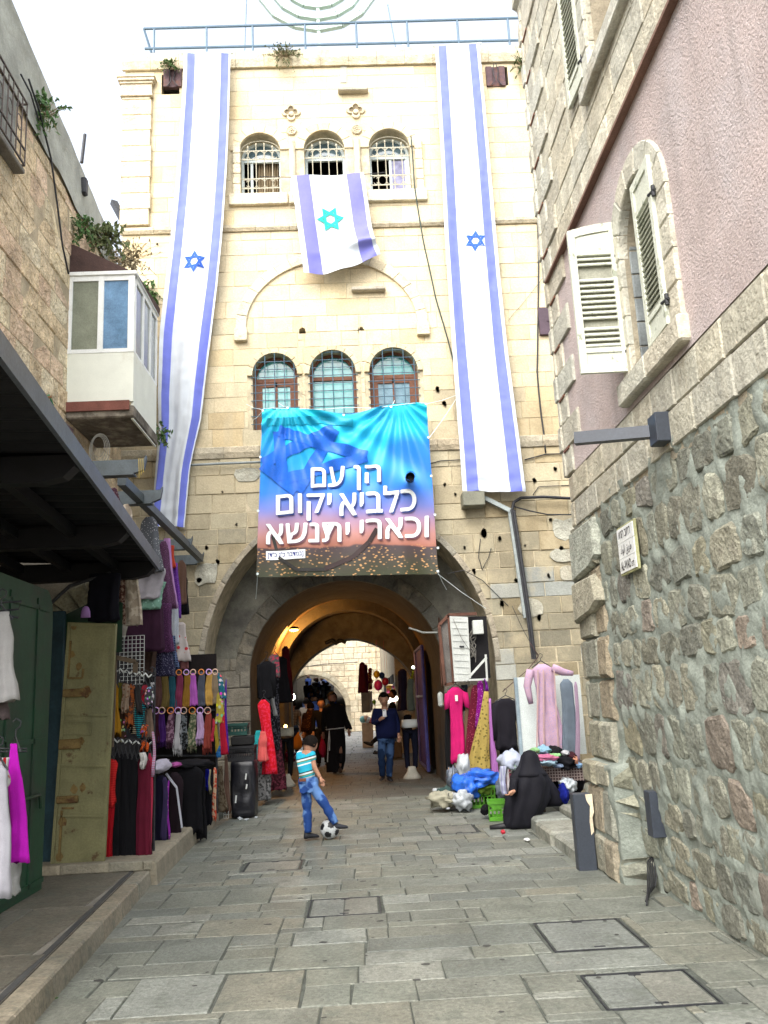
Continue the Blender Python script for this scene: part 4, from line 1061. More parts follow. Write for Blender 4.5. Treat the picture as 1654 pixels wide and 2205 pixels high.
# ================================================================ ALLEY BEYOND
al = thing('alley_house', 'pale stone wall with a pointed archway closing the street beyond the passage', 'building', (0, 45, 0))
fA = lambda u, v, w: (u, 45-w, v)
AO = dict(xc=-2.70, hw=1.85, zb=-.2, zs=1.3, zt=2.95, depth=1.0, pt=1)
mb = MB(); holed_wall(mb, [(-12, -.3), (12, -.3), (12, 9), (-12, 9)], [AO], fA, 1.0); mb.build('wall', MORTAR(), al)
sp = courses(-5, 3.2, 0, 5.2, (.26, .34), (.4, .8), [grow(AO, .25)], fA, lambda x, z: tintv((.58, .51, .38), .09), proud=(.01, .03), cham=.02, gap=.01)
for q in vouss(dict(AO, zt=AO['zt']), .25, fA, 13, lambda x, z: tintv((.40, .36, .27), .08), proud=.05): sp.append(q)
put_stones(al, sp, STONE(), 300, 'stone_block', 6, 'small_blocks')
for (nm, lab, x0, x1, s) in (('side_house', 'stone house front on the left of the alley behind the passage', -7.5, -4.6, 1), ('side_house', 'stone shop front on the right of the alley behind the passage', 1.0, 7, -1)):
    t = thing(nm, lab, 'building', ((x0+x1)/2, 35, 0)); mb = MB(); mb.tint = (.42, .37, .28); mb.box((x0, 26.02, -.2), (x1, 44.9, 6.5)); mb.build('wall', STONE(), t)
    if s < 0:
        for (ya, yb) in ((27, 29.5), (30.5, 33), (36, 39)):
            mb = MB(); mb.box((x0-.03, ya, 0), (x0-.005, yb, 2.3)); mb.build('shop_shade_panel', DARK(), t)  # flat dark panel: shade of the shop inside put into the colour
    else:
        mb = MB(); mb.box((x1+.005, 28, 0), (x1+.03, 31, 2.3)); mb.build('shop_shade_panel', DARK(), t)  # flat panel again, interior shade given as colour
# dark second passage with rising steps
mb = MB()
for k in range(14): mb.box((-5.5, 46+k*1.1, -.1), (0, 62, .0+.13*(k+1)))
tag(mb.build('stepped_street', M_CONC, None), kind='structure')
t = thing('covered_market', 'dark covered market lane behind the pointed arch', 'building', (-2.7, 50, 0))
mb = MB(); mb.box((-8, 46.01, -.2), (-4.7, 64, 6)); mb.box((-.8, 46.01, -.2), (3, 64, 6)); mb.box((-4.69, 46.01, 3.7), (-.81, 58, 6)); mb.box((-8, 64.01, -.2), (3, 64.4, 7)); mb.build('wall', mat('dim_stone', (.13, .115, .09), rough=.95), t)
# ================================================================ FLAGS, BANNER, ROOF
def lerp(a, b, t): return a+(b-a)*t
def polyl(P, t):
    """point at fraction t along a list of (x,y)"""
    n = len(P)-1; f = min(max(t, 0), .99999)*n; i = int(f); k = f-i
    return (lerp(P[i][0], P[i+1][0], k), lerp(P[i][1], P[i+1][1], k))
def resamp(P, n=60):
    L_ = [0]
    for i in range(len(P)-1): L_.append(L_[-1]+math.dist(P[i], P[i+1]))
    out = []
    for k in range(n+1):
        d = L_[-1]*k/n; i = max(j for j in range(len(P)) if L_[j] <= d+1e-9); i = min(i, len(P)-2)
        f = (d-L_[i])/(L_[i+1]-L_[i]); out.append((lerp(P[i][0], P[i+1][0], f), lerp(P[i][1], P[i+1][1], f)))
    return out
M_FW = mat('flag_white', (.56, .60, .64), rough=.85, var=.04, fine=.02, bump=.12, bs=6, spec=.15)
M_FB = mat('flag_blue', (.15, .18, .56), rough=.85, var=.08, fine=.02, bump=.12, bs=6, spec=.15)
M_SB = mat('star_blue', (.03, .10, .45), rough=.8, var=.05, bump=0)
M_ST = mat('star_teal', (.02, .42, .33), rough=.8, var=.05, bump=0)
M_FP = mat('flag_lilac', (.17, .17, .46), rough=.85, var=.08, fine=.02, bump=.12, bs=6, spec=.15)
def star_pts(cx, cz, r, rot):
    """hexagram drawn as six bars (two triangles of bars)"""
    tri = []
    for s in (0, PI):
        v = [(cx+r*math.sin(rot+s+2*PI*k/3), cz+r*math.cos(rot+s+2*PI*k/3)) for k in range(3)]
        tri.append(v)
    return tri
def star(surf, cx, cz, r, rot, m, parent, wd=.19, off=.008):
    mb = MB()
    for n_, v in enumerate(star_pts(cx, cz, r, rot)):
        c = (sum(p[0] for p in v)/3, sum(p[1] for p in v)/3); f = 1-wd*2
        inn = [(lerp(c[0], p[0], f), lerp(c[1], p[1], f)) for p in v]
        for k in range(3):
            a, b, ia, ib = v[k], v[(k+1) % 3], inn[k], inn[(k+1) % 3]; N = 8
            pts = []
            for i in range(N+1):
                t = i/N; pts.append(((lerp(a[0], b[0], t), lerp(a[1], b[1], t)), (lerp(ia[0], ib[0], t), lerp(ia[1], ib[1], t))))
            vs = [surf(p[0], p[1], off+.001*n_) for q in pts for p in q]
            mb.add(vs, [(2*i, 2*i+1, 2*i+3, 2*i+2) for i in range(N)])
    o = mb.build('star', m, parent); return o
def long_flag(lab, Lp, Rp, Y, cols, scen, srad, seed, amp=.035, band=None):
    L_, R_ = resamp(Lp), resamp(Rp)
    L3 = [at(*p, y=Y) for p in L_]; R3 = [at(*p, y=Y) for p in R_]
    ph = seed
    def wav(x, z, u, v):
        e = .35+1.1*v
        return amp*e*(math.sin(9*u+2.2*math.sin(2.6*v+ph)+ph)+.5*math.sin(19*u+5*v+ph*2))+.05*math.sin(5*v+ph)*v
    def S(u, v):
        f = v*60; i = min(int(f), 59); k = f-i
        a = L3[i].lerp(L3[i+1], k); b = R3[i].lerp(R3[i+1], k); p = a.lerp(b, u)
        w2 = .012*noise.noise(Vector((u*5+seed*9, v*70, 0)))+.010*noise.noise(Vector((u*14, v*22, seed)))+.022*max(0, v-.86)*7*math.sin(v*170+u*3)*.5
        return (p.x, Y-.05-wav(p.x, p.z, u, v)-w2, p.z)
    t = thing('long_flag', lab, 'flag', (R3[0]+L3[0])/2, 'very long flags hung down the gatehouse')
    us = []
    for (a, b, c) in cols: us.append((a, b, c))
    for (a, b, c) in cols:
        mb = MB(); n = max(2, int((b-a)*34)); mb.grid(lambda u, v: S(a+(b-a)*u, v), n, 150)
        mb.build('white_cloth' if c == 0 else 'blue_stripe', M_FW if c == 0 else M_FB, t, smooth=True)
    # star: place in (u,v) by nearest surface solve
    q = at(*scen, y=Y)
    def surf(x, z, off):
        v = min(range(61), key=lambda i: abs((L3[i].z+R3[i].z)/2-z)); a, b = L3[v], R3[v]
        v2 = min(59, v); da = (L3[v2].z+R3[v2].z)/2; db = (L3[v2+1].z+R3[v2+1].z)/2; k = (z-da)/(db-da); a = L3[v2].lerp(L3[v2+1], k); b = R3[v2].lerp(R3[v2+1], k)
        u = (x-a.x)/(b.x-a.x); vv = (v2+k)/60; p = S(u, vv); return (x, p[1]-off, z)
    star(surf, q.x, q.z, srad, RO+seed*.02, M_SB, t, .2)
    mb = MB(); a, b = L3[0], R3[0]; mb.tube([(a.x-.05, Y-.02, a.z+.02), (b.x+.05, Y-.02, b.z+.02)], .02, 6); mb.build('rod', M_WFRAME, t)
    return t
long_flag('very long striped flag with twisted foot hanging down the left of the facade',
          [(397, 118), (396, 180), (388, 300), (378, 430), (366, 540), (354, 640), (345, 720), (341, 850), (343, 930), (334, 1030), (330, 1080), (326, 1134)],
          [(497, 118), (494, 250), (489, 370), (480, 500), (469, 610), (456, 710), (440, 830), (432, 900), (418, 960), (408, 1010), (402, 1080), (398, 1136)],
          14.28, [(0, .075, 0), (.075, .24, 1), (.24, .80, 0), (.80, .965, 1), (.965, 1, 0)], (420, 568), .215, 0.6)
long_flag('very long striped flag hanging straight down the right of the facade',
          [(937, 103), (944, 240), (951, 360), (957, 500), (966, 640), (974, 760), (984, 900), (990, 980), (995, 1060)],
          [(1031, 97), (1043, 220), (1053, 330), (1066, 480), (1079, 620), (1093, 760), (1108, 880), (1118, 960), (1130, 1062)],
          14.30, [(0, .07, 0), (.07, .25, 1), (.25, .76, 0), (.76, .94, 1), (.94, 1, 0)], (1023, 521), .205, 2.1, .028)
# small flag, its lower right corner blown aside
def small_flag():
    Y = 14.22
    def S(u, v):
        if v < .56: a = polyl([(628, 385), (640, 480), (649, 545), (655, 591)], v); b = polyl([(783, 378), (793, 440), (800, 490), (806, 515)], v/.56*.99)
        else:
            a = polyl([(628, 385), (640, 480), (649, 545), (655, 591)], v); k = (v-.56)/.44; b = (lerp(806, 820, k), lerp(515, 548, k))
        # sagging lower edge and fold across the right half
        px = lerp(a[0], b[0], u); py = lerp(a[1], b[1], u)+(14*math.sin(PI*u)*v*v)
        q = at(px, py, y=Y)
        fold = .10*math.exp(-((v-(.62+.10*(1-u)))/.07)**2)*u
        d = .05+.03*math.sin(8*u+3*v)+.03*math.sin(15*u*v+1)+fold
        return (q.x, Y-d, q.z)
    t = thing('small_flag', 'small white flag with lilac stripes and teal star below the middle window', 'flag', at(705, 380, y=Y))
    for (a, b, c) in ((0, .07, 0), (.07, .25, 1), (.25, .76, 0), (.76, .95, 1), (.95, 1.0, 0)):
        mb = MB(); mb.grid(lambda u, v: S(a+(b-a)*u, v), max(3, int((b-a)*40)), 50); mb.build('white_cloth' if c == 0 else 'lilac_stripe', M_FW if c == 0 else M_FP, t, smooth=True)
    # star with its foot hidden in the fold
    q = at(712, 474, y=Y)
    def near(x, z, off):
        # invert S approximately
        u, v = .5, .4
        for _ in range(25):
            p = S(u, v); e = (x-p[0], z-p[2]); u += e[0]/1.35; v += -e[1]/1.75
            u = min(max(u, 0), 1); v = min(max(v, 0), 1)
        return (x, S(u, v)[1]-off, z)
    star(near, q.x, q.z, .25, .42, M_ST, t, .2, .014)
    mb = MB(); a, b = at(560, 383, y=Y), at(830, 374, y=Y); mb.tube([(lerp(a.x, b.x, k/10), Y-.04, lerp(a.z, b.z, k/10)-.05*math.sin(PI*k/10)) for k in range(11)], .007, 5); mb.build('cord', IRON(), t)
small_flag()
# ---- banner
YB = 14.05
def ban_y(x, z):
    c0, c1 = at(565, 880, y=YB), at(943, 1240, y=YB)
    u = (x-c0.x)/(c1.x-c0.x); v = (c0.z-z)/(c0.z-c1.z)
    d = 0
    for (ux, n, ph) in ((.15, 7, .3), (.82, 7, 1.1)):
        ang = math.atan2(u-ux, v+.04); rr = math.hypot(u-ux, v+.04)
        d += .055*math.sin(n*3.1*ang+ph)*math.exp(-rr*1.5)*min(1, rr*5)
    d += .03*math.sin(7*u+1.5*v)*(1-v)+.018*math.sin(15*u-4*v+1)+.05*math.sin(PI*min(max(u, 0), 1))*math.sin(PI*min(max(v, 0), 1))
    hx, hz = at(878, 1045, y=YB).x, at(878, 1045, y=YB).z
    r = math.hypot(x-hx, z-hz); d += .16*math.exp(-r*5)
    if v > .45 and u > .7: d += .02*math.sin(26*u)*(v-.45)
    return YB-d
def banner():
    TL, TR, BR_, BL = (565, 881), (918, 868), (944, 1236), (552, 1243)
    t = thing('banner', 'large blue printed banner with white Hebrew lettering hung over the archway', 'banner', at(740, 880, y=YB))
    NU, NV = 90, 90; mb = MB(); mb.uv = []
    def S(u, v):
        a = (lerp(TL[0], TR[0], u), lerp(TL[1], TR[1], u)); b = (lerp(BL[0], BR_[0], u), lerp(BL[1], BR_[1], u))
        sag = 15*(1-math.cos(2*PI*((u-.15)/.67)))/2 if .15 < u < .82 else 0
        px, py = lerp(a[0], b[0], v), lerp(a[1]+sag*(1-v)**6, b[1], v)
        if v > .5: px += 0
        py += 0
        q = at(px, py, y=YB); return (q.x, ban_y(q.x, q.z), q.z)
    for j in range(NV+1):
        for i in range(NU+1): mb.uv.append((i/NU, 1-j/NV))
    mb.grid(S, NU, NV)
    m = bpy.data.materials.new('banner_print'); m.use_nodes = True; n = m.node_tree.nodes; L = m.node_tree.links; b = n['Principled BSDF']
    b.inputs['Roughness'].default_value = .45; b.inputs['Specular IOR Level'].default_value = .3
    uv = n.new('ShaderNodeUVMap'); sp_ = n.new('ShaderNodeSeparateXYZ'); L.new(uv.outputs[0], sp_.inputs[0])
    nz = n.new('ShaderNodeTexNoise'); nz.inputs['Scale'].default_value = 3.5; nz.inputs['Detail'].default_value = 3; L.new(uv.outputs[0], nz.inputs['Vector'])
    ad = n.new('ShaderNodeMath'); ad.operation = 'MULTIPLY_ADD'; L.new(nz.outputs['Fac'], ad.inputs[0]); ad.inputs[1].default_value = .10; ad.inputs[2].default_value = -.05
    sm = n.new('ShaderNodeMath'); L.new(sp_.outputs['Y'], sm.inputs[0]); L.new(ad.outputs[0], sm.inputs[1])
    cr = n.new('ShaderNodeValToRGB'); e = cr.color_ramp.elements
    stops = [(0, (.04, .045, .022)), (.07, (.05, .045, .03)), (.165, (.06, .04, .045)), (.175, (.33, .13, .09)), (.24, (.42, .20, .18)), (.33, (.34, .22, .34)), (.40, (.17, .20, .52)), (.50, (.04, .20, .68)), (.72, (.02, .38, .72)), (1, (.01, .48, .62))]
    e[0].position = 0; e[0].color = (*stops[0][1], 1); e[1].position = 1; e[1].color = (*stops[-1][1], 1)
    for p_, c_ in stops[1:-1]: q = e.new(p_); q.color = (*c_, 1)
    L.new(sm.outputs[0], cr.inputs[0])
    # teal / deep blue clouds in the sky part
    n2 = n.new('ShaderNodeTexNoise'); n2.inputs['Scale'].default_value = 2.2; L.new(uv.outputs[0], n2.inputs['Vector'])
    mr = n.new('ShaderNodeMapRange'); mr.inputs[1].default_value = .48; mr.inputs[2].default_value = .62; mr.inputs[4].default_value = .7; L.new(n2.outputs['Fac'], mr.inputs[0])
    g1 = n.new('ShaderNodeMapRange'); g1.inputs[1].default_value = .42; g1.inputs[2].default_value = .55; L.new(sp_.outputs['Y'], g1.inputs[0])
    mm = n.new('ShaderNodeMath'); mm.operation = 'MULTIPLY'; L.new(mr.outputs[0], mm.inputs[0]); L.new(g1.outputs[0], mm.inputs[1])
    mx = n.new('ShaderNodeMix'); mx.data_type = 'RGBA'; L.new(mm.outputs[0], mx.inputs[0]); L.new(cr.outputs[0], mx.inputs[6]); mx.inputs[7].default_value = (.02, .10, .50, 1)
    # city lights at the bottom
    vo = n.new('ShaderNodeTexVoronoi'); vo.inputs['Scale'].default_value = 42; mp = n.new('ShaderNodeMapping'); mp.inputs['Scale'].default_value = (1, 1.6, 1); L.new(uv.outputs[0], mp.inputs[0]); L.new(mp.outputs[0], vo.inputs['Vector'])
    li = n.new('ShaderNodeMapRange'); li.inputs[1].default_value = .36; li.inputs[2].default_value = .2; L.new(vo.outputs['Distance'], li.inputs[0])
    n3 = n.new('ShaderNodeTexNoise'); n3.inputs['Scale'].default_value = 9; L.new(uv.outputs[0], n3.inputs['Vector'])
    l2 = n.new('ShaderNodeMapRange'); l2.inputs[1].default_value = .38; l2.inputs[2].default_value = .5; L.new(n3.outputs['Fac'], l2.inputs[0])
    g2 = n.new('ShaderNodeMapRange'); g2.inputs[1].default_value = .19; g2.inputs[2].default_value = .15; L.new(sp_.outputs['Y'], g2.inputs[0])
    m2 = n.new('ShaderNodeMath'); m2.operation = 'MULTIPLY'; L.new(li.outputs[0], m2.inputs[0]); L.new(l2.outputs[0], m2.inputs[1])
    m3 = n.new('ShaderNodeMath'); m3.operation = 'MULTIPLY'; L.new(m2.outputs[0], m3.inputs[0]); L.new(g2.outputs[0], m3.inputs[1])
    mx2 = n.new('ShaderNodeMix'); mx2.data_type = 'RGBA'; L.new(m3.outputs[0], mx2.inputs[0]); L.new(mx.outputs[2], mx2.inputs[6]); mx2.inputs[7].default_value = (.50, .28, .12, 1)
    L.new(mx2.outputs[2], b.inputs['Base Color'])
    mb.build('printed_sheet', m, t, smooth=True)
    def P(px, py, off): q = at(px, py, y=YB); return (q.x, ban_y(q.x, q.z)-off, q.z)
    # printed star of broad translucent-looking bars
    M_PS = mat('print_blue', (.015, .12, .56), rough=.45, var=.15, vs=3, bump=0)
    M_PT = mat('print_teal', (.01, .30, .44), rough=.45, var=.15, vs=3, bump=0)
    def bars(pts, w, m, off, nm='printed_bar', n=60):
        mb = MB()
        for (a, b_) in zip(pts[:-1], pts[1:]):
            d = (b_[0]-a[0], b_[1]-a[1]); l_ = math.hypot(*d); nx, ny = -d[1]/l_*w/2, d[0]/l_*w/2
            vs = [P(lerp(a[0], b_[0], i/n)+s*nx, lerp(a[1], b_[1], i/n)+s*ny, off) for i in range(n+1) for s in (-1, -.33, .33, 1)]
            mb.add(vs, [(4*i+q, 4*i+q+1, 4*i+q+5, 4*i+q+4) for i in range(n) for q in range(3)]); off += .0006
        return mb.build(nm, m, t, smooth=True)
    bars([(566, 1000), (720, 925), (640, 1060), (566, 1000)], 26, M_PS, .016, 'printed_star')
    bars([(600, 930), (790, 985), (610, 1035), (600, 930)], 24, M_PS, .019, 'printed_star')
    bars([(575, 912), (690, 905), (760, 912)], 16, M_PT, .013, 'printed_band')
    bars([(700, 1225), (760, 1200), (795, 1168), (812, 1140)], 10, mat('print_dark', (.035, .02, .02), rough=.5, bump=0), .014, 'printed_arc')
    bars([(586, 1150), (600, 1200), (640, 1228), (700, 1226)], 7, mat('print_dim', (.03, .028, .026), rough=.5, bump=0), .014, 'printed_arc')
    M_LW = mat('print_white', (.80, .84, .84), rough=.5, var=0, fine=0, bump=0); M_LS = mat('print_shadow', (.03, .06, .25), rough=.5, var=0, fine=0, bump=0)
    M_LS2 = mat('print_shadow_brown', (.16, .07, .10), rough=.5, var=0, fine=0, bump=0)
    words = [("\u05dd\u05e2", 671, 741, 1052, 1046, 1011, 1006, M_LS), ("\u05df\u05d4", 763, 819, 1058, 1054, 1005, 1003, M_LS),
             ("\u05dd\u05d5\u05e7\u05d9", 596, 713, 1126, 1119, 1068, 1064, M_LS), ("\u05d0\u05d9\u05d1\u05dc\u05db", 732, 895, 1112, 1100, 1052, 1046, M_LS),
             ("\u05d0\u05e9\u05e0\u05ea\u05d9", 574, 752, 1172, 1166, 1130, 1126, M_LS2), ("\u05d9\u05e8\u05d0\u05db\u05d5", 776, 922, 1164, 1156, 1122, 1112, M_LS2)]
    for (w, x0, x1, yb0, yb1, yt0, yt1, sh) in words:
        for (dx, dy, off, m_) in ((3.0, 3.5, .024, sh), (1.1, 0, .0300, M_LW), (-1.1, 0, .0308, M_LW), (0, .7, .0316, M_LW), (0, -.7, .0324, M_LW)):
            put_text(w, lambda a, b_: P(lerp(x0, x1, a)+dx, lerp(lerp(yb0, yb1, a), lerp(yt0, yt1, a), b_)+dy, off), m_, t, .0, 'lettering', 1)
    mb = MB(); mb.grid(lambda u, v: P(lerp(573, 658, u), lerp(1206, 1187, v)-3*u, .014), 12, 3); mb.build('print_label', M_LW, t)
    put_text("[\u05d3\"\u05db \u05d2\"\u05db \u05e8\u05d1\u05d3\u05de\u05d1]", lambda a, b_: P(lerp(577, 654, a), lerp(1203, 1190, b_)-3*a, .02), mat('print_navy', (.03, .04, .22), rough=.5, bump=0), t, .01, 'lettering', 0)
    # seams, eyelets and tie cords
    for (x, y) in ((566, 884), (620, 880), (740, 893), (842, 876), (917, 872), (561, 985), (922, 945), (928, 1027), (936, 1110), (943, 1180), (943, 1230), (555, 1236), (556, 1100)):
        p = P(x, y, .01); mb = MB(); mb.rings([[(p[0]+r*math.cos(a), p[1]-w, p[2]+r*math.sin(a)) for a in [2*PI*k/10 for k in range(10)]] for (r, w) in ((.022, 0), (.022, .006), (.01, .006))]); mb.build('eyelet', M_WFRAME, t)
    for (a, b_) in (((566, 882), (530, 870)), ((566, 884), (545, 905)), ((620, 878), (600, 868)), ((842, 874), (850, 862)), ((918, 870), (985, 850)), ((922, 948), (985, 855)), ((943, 1232), (962, 1270)), ((943, 1236), (1046, 1310)), ((555, 1240), (551, 1290))):
        p, q = P(*a, .01), at(*b_, y=14.42); mb = MB(); mb.tube([p, ((p[0]+q.x)/2, (p[1]+q.y)/2, (p[2]+q.z)/2-.02), tuple(q)], .005, 4); mb.build('tie_cord', M_WFRAME, t)
    mb = MB(); P1, P2 = P(566, 880, .01), P(918, 868, .01)
    mb.tube([(lerp(P1[0], P2[0], k/16), ban_y(lerp(P1[0], P2[0], k/16), P1[2])-.0, lerp(P1[2], P2[2], k/16)-.05*math.sin(PI*k/16)) for k in range(17)], .006, 4); mb.build('cord', M_WFRAME, t)
banner()
# ---- railing
t = thing('roof_railing', 'thin blue grey pipe railing along the flat roof edge', 'railing', (0, 14.8, 13.9))
M_RAIL = mat('blue_grey_pipe', (.10, .16, .22), rough=.5, var=.1, bump=0)
a, b = at(310, 62, y=14.8), at(1145, 38, y=14.8); a2, b2 = at(312, 105, y=14.8), at(1145, 86, y=14.8)
for (p, q) in ((a, b), (a2, b2)):
    mb = MB(); mb.tube([p, q], .028, 6); mb.build('rail', M_RAIL, t)
for px in (332, 443, 541, 653, 763, 873, 982, 1092):
    u = (px-310)/835; p = a.lerp(b, u); mb = MB(); mb.tube([(p.x, 14.8, p.z), (p.x+.0, 14.8, 13.8)], .022, 6); mb.build('post', M_RAIL, t)
mb = MB(); mb.tube([(a.x, 14.8, a.z), (a.x+.28, 15.1, 13.8)], .022, 6); mb.tube([(a.x, 14.8, a.z), (a.x, 18, a.z)], .022, 6); mb.build('brace', M_RAIL, t)
# ---- menorah on the roof
YM = 15.6; C0 = at(682, -48, y=YM)
t = thing('menorah', 'huge pale green steel menorah frame standing on the roof behind the railing', 'menorah', (C0.x, YM, 13.9))
M_MEN = mat('pale_green_steel', (.36, .46, .41), rough=.5, var=.08, bump=0)
for k, r in enumerate((1.30, 1.02, .74, .44)):
    mb = MB(); pts = [(C0.x-r, YM, C0.z+1.3)]+[(C0.x-r*math.cos(a), YM, C0.z-r*math.sin(a)*1.0) for a in [PI*q/8 for q in range(9)]]+[(C0.x+r, YM, C0.z+1.3)]
    for (p, q) in zip(pts[:-1], pts[1:]): mb.bar(p, q, .10, .10, up=(0, 1, 0))
    mb.build('branch', M_MEN, t, fixn=True)
    for s in (-1, 1):
        mb = MB(); mb.rings([[(C0.x+s*r+rr*math.cos(a), YM+rr*math.sin(a), C0.z+1.3+h) for a in [2*PI*q/8 for q in range(8)]] for (rr, h) in ((.05, 0), (.09, .06), (.09, .2), (.04, .3))]); mb.build('lamp_cup', M_MEN, t)
mb = MB(); mb.bar((C0.x, YM, 13.8), (C0.x, YM, C0.z+1.5), .07, .07, up=(0, 1, 0)); mb.build('stem', M_MEN, t, fixn=True)
for (ax, ay, bx, by) in ((835, 10, 858, 92), (532, -30, 524, 98)):
    p, q = at(ax, ay, y=YM), at(bx, by, y=15.0); mb = MB(); mb.tube([p, (q.x, 15.0, 13.9)], .012, 5); mb.build('guy_wire', M_RAIL, t)
q = at(858, 92, y=15.0); mb = MB(); mb.bbox((q.x-.09, 14.95, 13.9), (q.x+.1, 15.1, 14.22), .02); mb.slab([(q.x+.02, 14.2), (q.x+.12, 14.25), (q.x+.14, 14.5), (q.x+.06, 14.42)], lambda u, v, w: (u, 14.9-w, v), .02, .005)
tag(mb.build('floodlight', mat('pale_blue_plastic', (.45, .62, .72), rough=.5), None, loc=(q.x, 15, 13.9)), 'small pale blue lamp fixed on the roof railing right of the menorah', 'lamp')
# ---- cables, pipes and boxes on the facade
def cable(name, lab, pts, r, m, y=D-.035, cat='cable', group=None):
    P = [at(px, py, y=y) if not isinstance(px, tuple) else Vector(px) for (px, py) in pts]
    mb = MB(); out = []
    for i in range(len(P)-1):
        for k in range(6): out.append(P[i].lerp(P[i+1], k/6)+Vector((noise.noise(Vector((i+k/6, P[0].x, 0)))*.015, 0, 0)))
    out.append(P[-1]); mb.tube(out, r, 6)
    return tag(mb.build(name, m, None, loc=tuple(P[0]), smooth=True), lab, cat, group)
M_CG = mat('dark_green_cable', (.035, .05, .04), rough=.6, var=.1, bump=0)
cable('hanging_cable', 'dark green cable slanting down from the right upper window past the long flag', [(884, 292), (893, 400), (912, 520), (938, 640), (964, 730), (983, 800)], .013, M_CG, y=14.40)
cable('wall_cable', 'black cable running straight down the right edge of the facade', [(1160, 262), (1158, 400), (1160, 560), (1158, 700), (1157, 800), (1166, 900), (1175, 975)], .014, IRON())
cable('wall_cable', 'black cable branching flat along the wall below the right string course', [(1130, 990), (1175, 978), (1243, 976)], .011, IRON())
cable('pipe', 'thin grey pipe running under the string course left of the banner', [(405, 1002), (480, 998), (562, 995)], .022, mat('grey_pipe', (.22, .25, .25), rough=.5), y=14.40, cat='pipe')
cable('wall_cable', 'thin black cable sagging between banner and right flag', [(926, 998), (950, 992), (992, 990)], .008, IRON())
cable('wall_cable', 'loose thin wire over the rough stones right of the arch', [(962, 1235), (1000, 1228), (1040, 1250), (1080, 1290), (1095, 1305)], .006, IRON())
cable('wall_cable', 'short loose loop of wire high on the stones beside the arch', [(1035, 1160), (1030, 1200), (1038, 1228), (1052, 1200), (1058, 1180)], .006, IRON())
cable('thin_wire', 'very thin wire crossing the facade right of the long flag', [(1176, 590), (1120, 660), (1095, 690)], .004, IRON())
cable('wall_cable', 'thin hooked wire on stones low at the far right of the facade', [(1148, 1065), (1160, 1048), (1242, 1044)], .007, IRON())
cable('thick_cable', 'bundle of thick black cables curving onto the pale drain pipe', [(1102, 1100), (1106, 1082), (1122, 1072), (1170, 1070), (1248, 1074)], .028, IRON(), y=14.36)
cable('wall_cable', 'thin black cable drooping below the thick cable bundle', [(1104, 1090), (1140, 1100), (1180, 1108), (1252, 1108)], .012, IRON(), y=14.38)
t = thing('drain_pipe', 'pale grey drain pipe with black cables beside the right end of the arch', 'pipe', at(1120, 1420, y=14.4))
M_DP = mat('zinc_pipe', (.30, .34, .34), rough=.5, var=.2, vs=8, bump=0)
p = [at(1042, 1072, y=14.38), at(1098, 1100, y=14.38), at(1116, 1220, y=14.38), at(1132, 1330, y=14.38), at(1143, 1420, y=14.38)]
mb = MB(); mb.bar(p[0], p[1], .09, .07, m=0); mb.build('angled_duct', M_DP, t, fixn=True)
mb = MB(); mb.bar(p[1], p[3], .075, .06, up=(0, 1, 0)); mb.build('duct', M_DP, t, fixn=True)
mb = MB(); mb.tube([tuple(v-Vector((-.06, .05, 0))) for v in p[1:]], .028, 6); mb.tube([tuple(v-Vector((-.02, .06, 0))) for v in p[1:]], .02, 6); mb.build('cable', IRON(), t)
a, b = at(995, 1094, y=14.35), at(1040, 1062, y=14.35); mb = MB(); mb.bbox((a.x, 14.16, a.z), (b.x, 14.49, b.z), .012)
tag(mb.build('junction_box', mat('olive_box', (.17, .17, .13), rough=.6, var=.2), None, loc=(a.x, 14.4, a.z)), 'olive junction box under the foot of the right long flag', 'box')
mb = MB(); mb.bar(at(245, 436, y=15.4), at(268, 478, y=14.9), .12, .10); tag(mb.build('steel_beam', IRON(), None, loc=(-4.4, 15, 11), fixn=True), 'rusty steel beam end sticking out behind the left edge of the facade', 'beam')
mb = MB(); q0, q1 = at(183, 290, x=-4.2), at(176, 350, x=-4.2); mb.tube([q0, q1], .03, 6)
tag(mb.build('vent_rod', IRON(), None, loc=tuple(q1)), 'thin upright rod standing on the grey parapet of the left house', 'rod')
mb = MB(); q = at(181, 400, x=-3.93); mb.bbox((-3.97, q.y-.07, q.z-.16), (-3.88, q.y+.06, q.z+.12), .02); tag(mb.build('wall_lantern', IRON(), None, loc=tuple(q)), 'small dark lantern shape on the face of the grey parapet', 'lantern')
def lcable(lab, pts, r, m=None, x=-3.9):
    P = [at(px, py, x=x) for (px, py) in pts]; out = []
    for i in range(len(P)-1):
        for k in range(5): out.append(P[i].lerp(P[i+1], k/5)+Vector((noise.noise(Vector((i*3+k, 0, 0)))*.01, noise.noise(Vector((0, i*3+k, 0)))*.02, 0)))
    mb = MB(); mb.tube(out+[P[-1]], r, 5); tag(mb.build('wall_cable', m or IRON(), None, loc=tuple(P[0]), smooth=True), lab, 'cable')
lcable('dark cable wandering down the ochre wall to the balcony', [(62, 170), (85, 240), (110, 340), (125, 450), (135, 530), (148, 590)], .014)
lcable('second dark cable beside the parapet stain on the left house', [(45, 160), (66, 200), (84, 260)], .012)
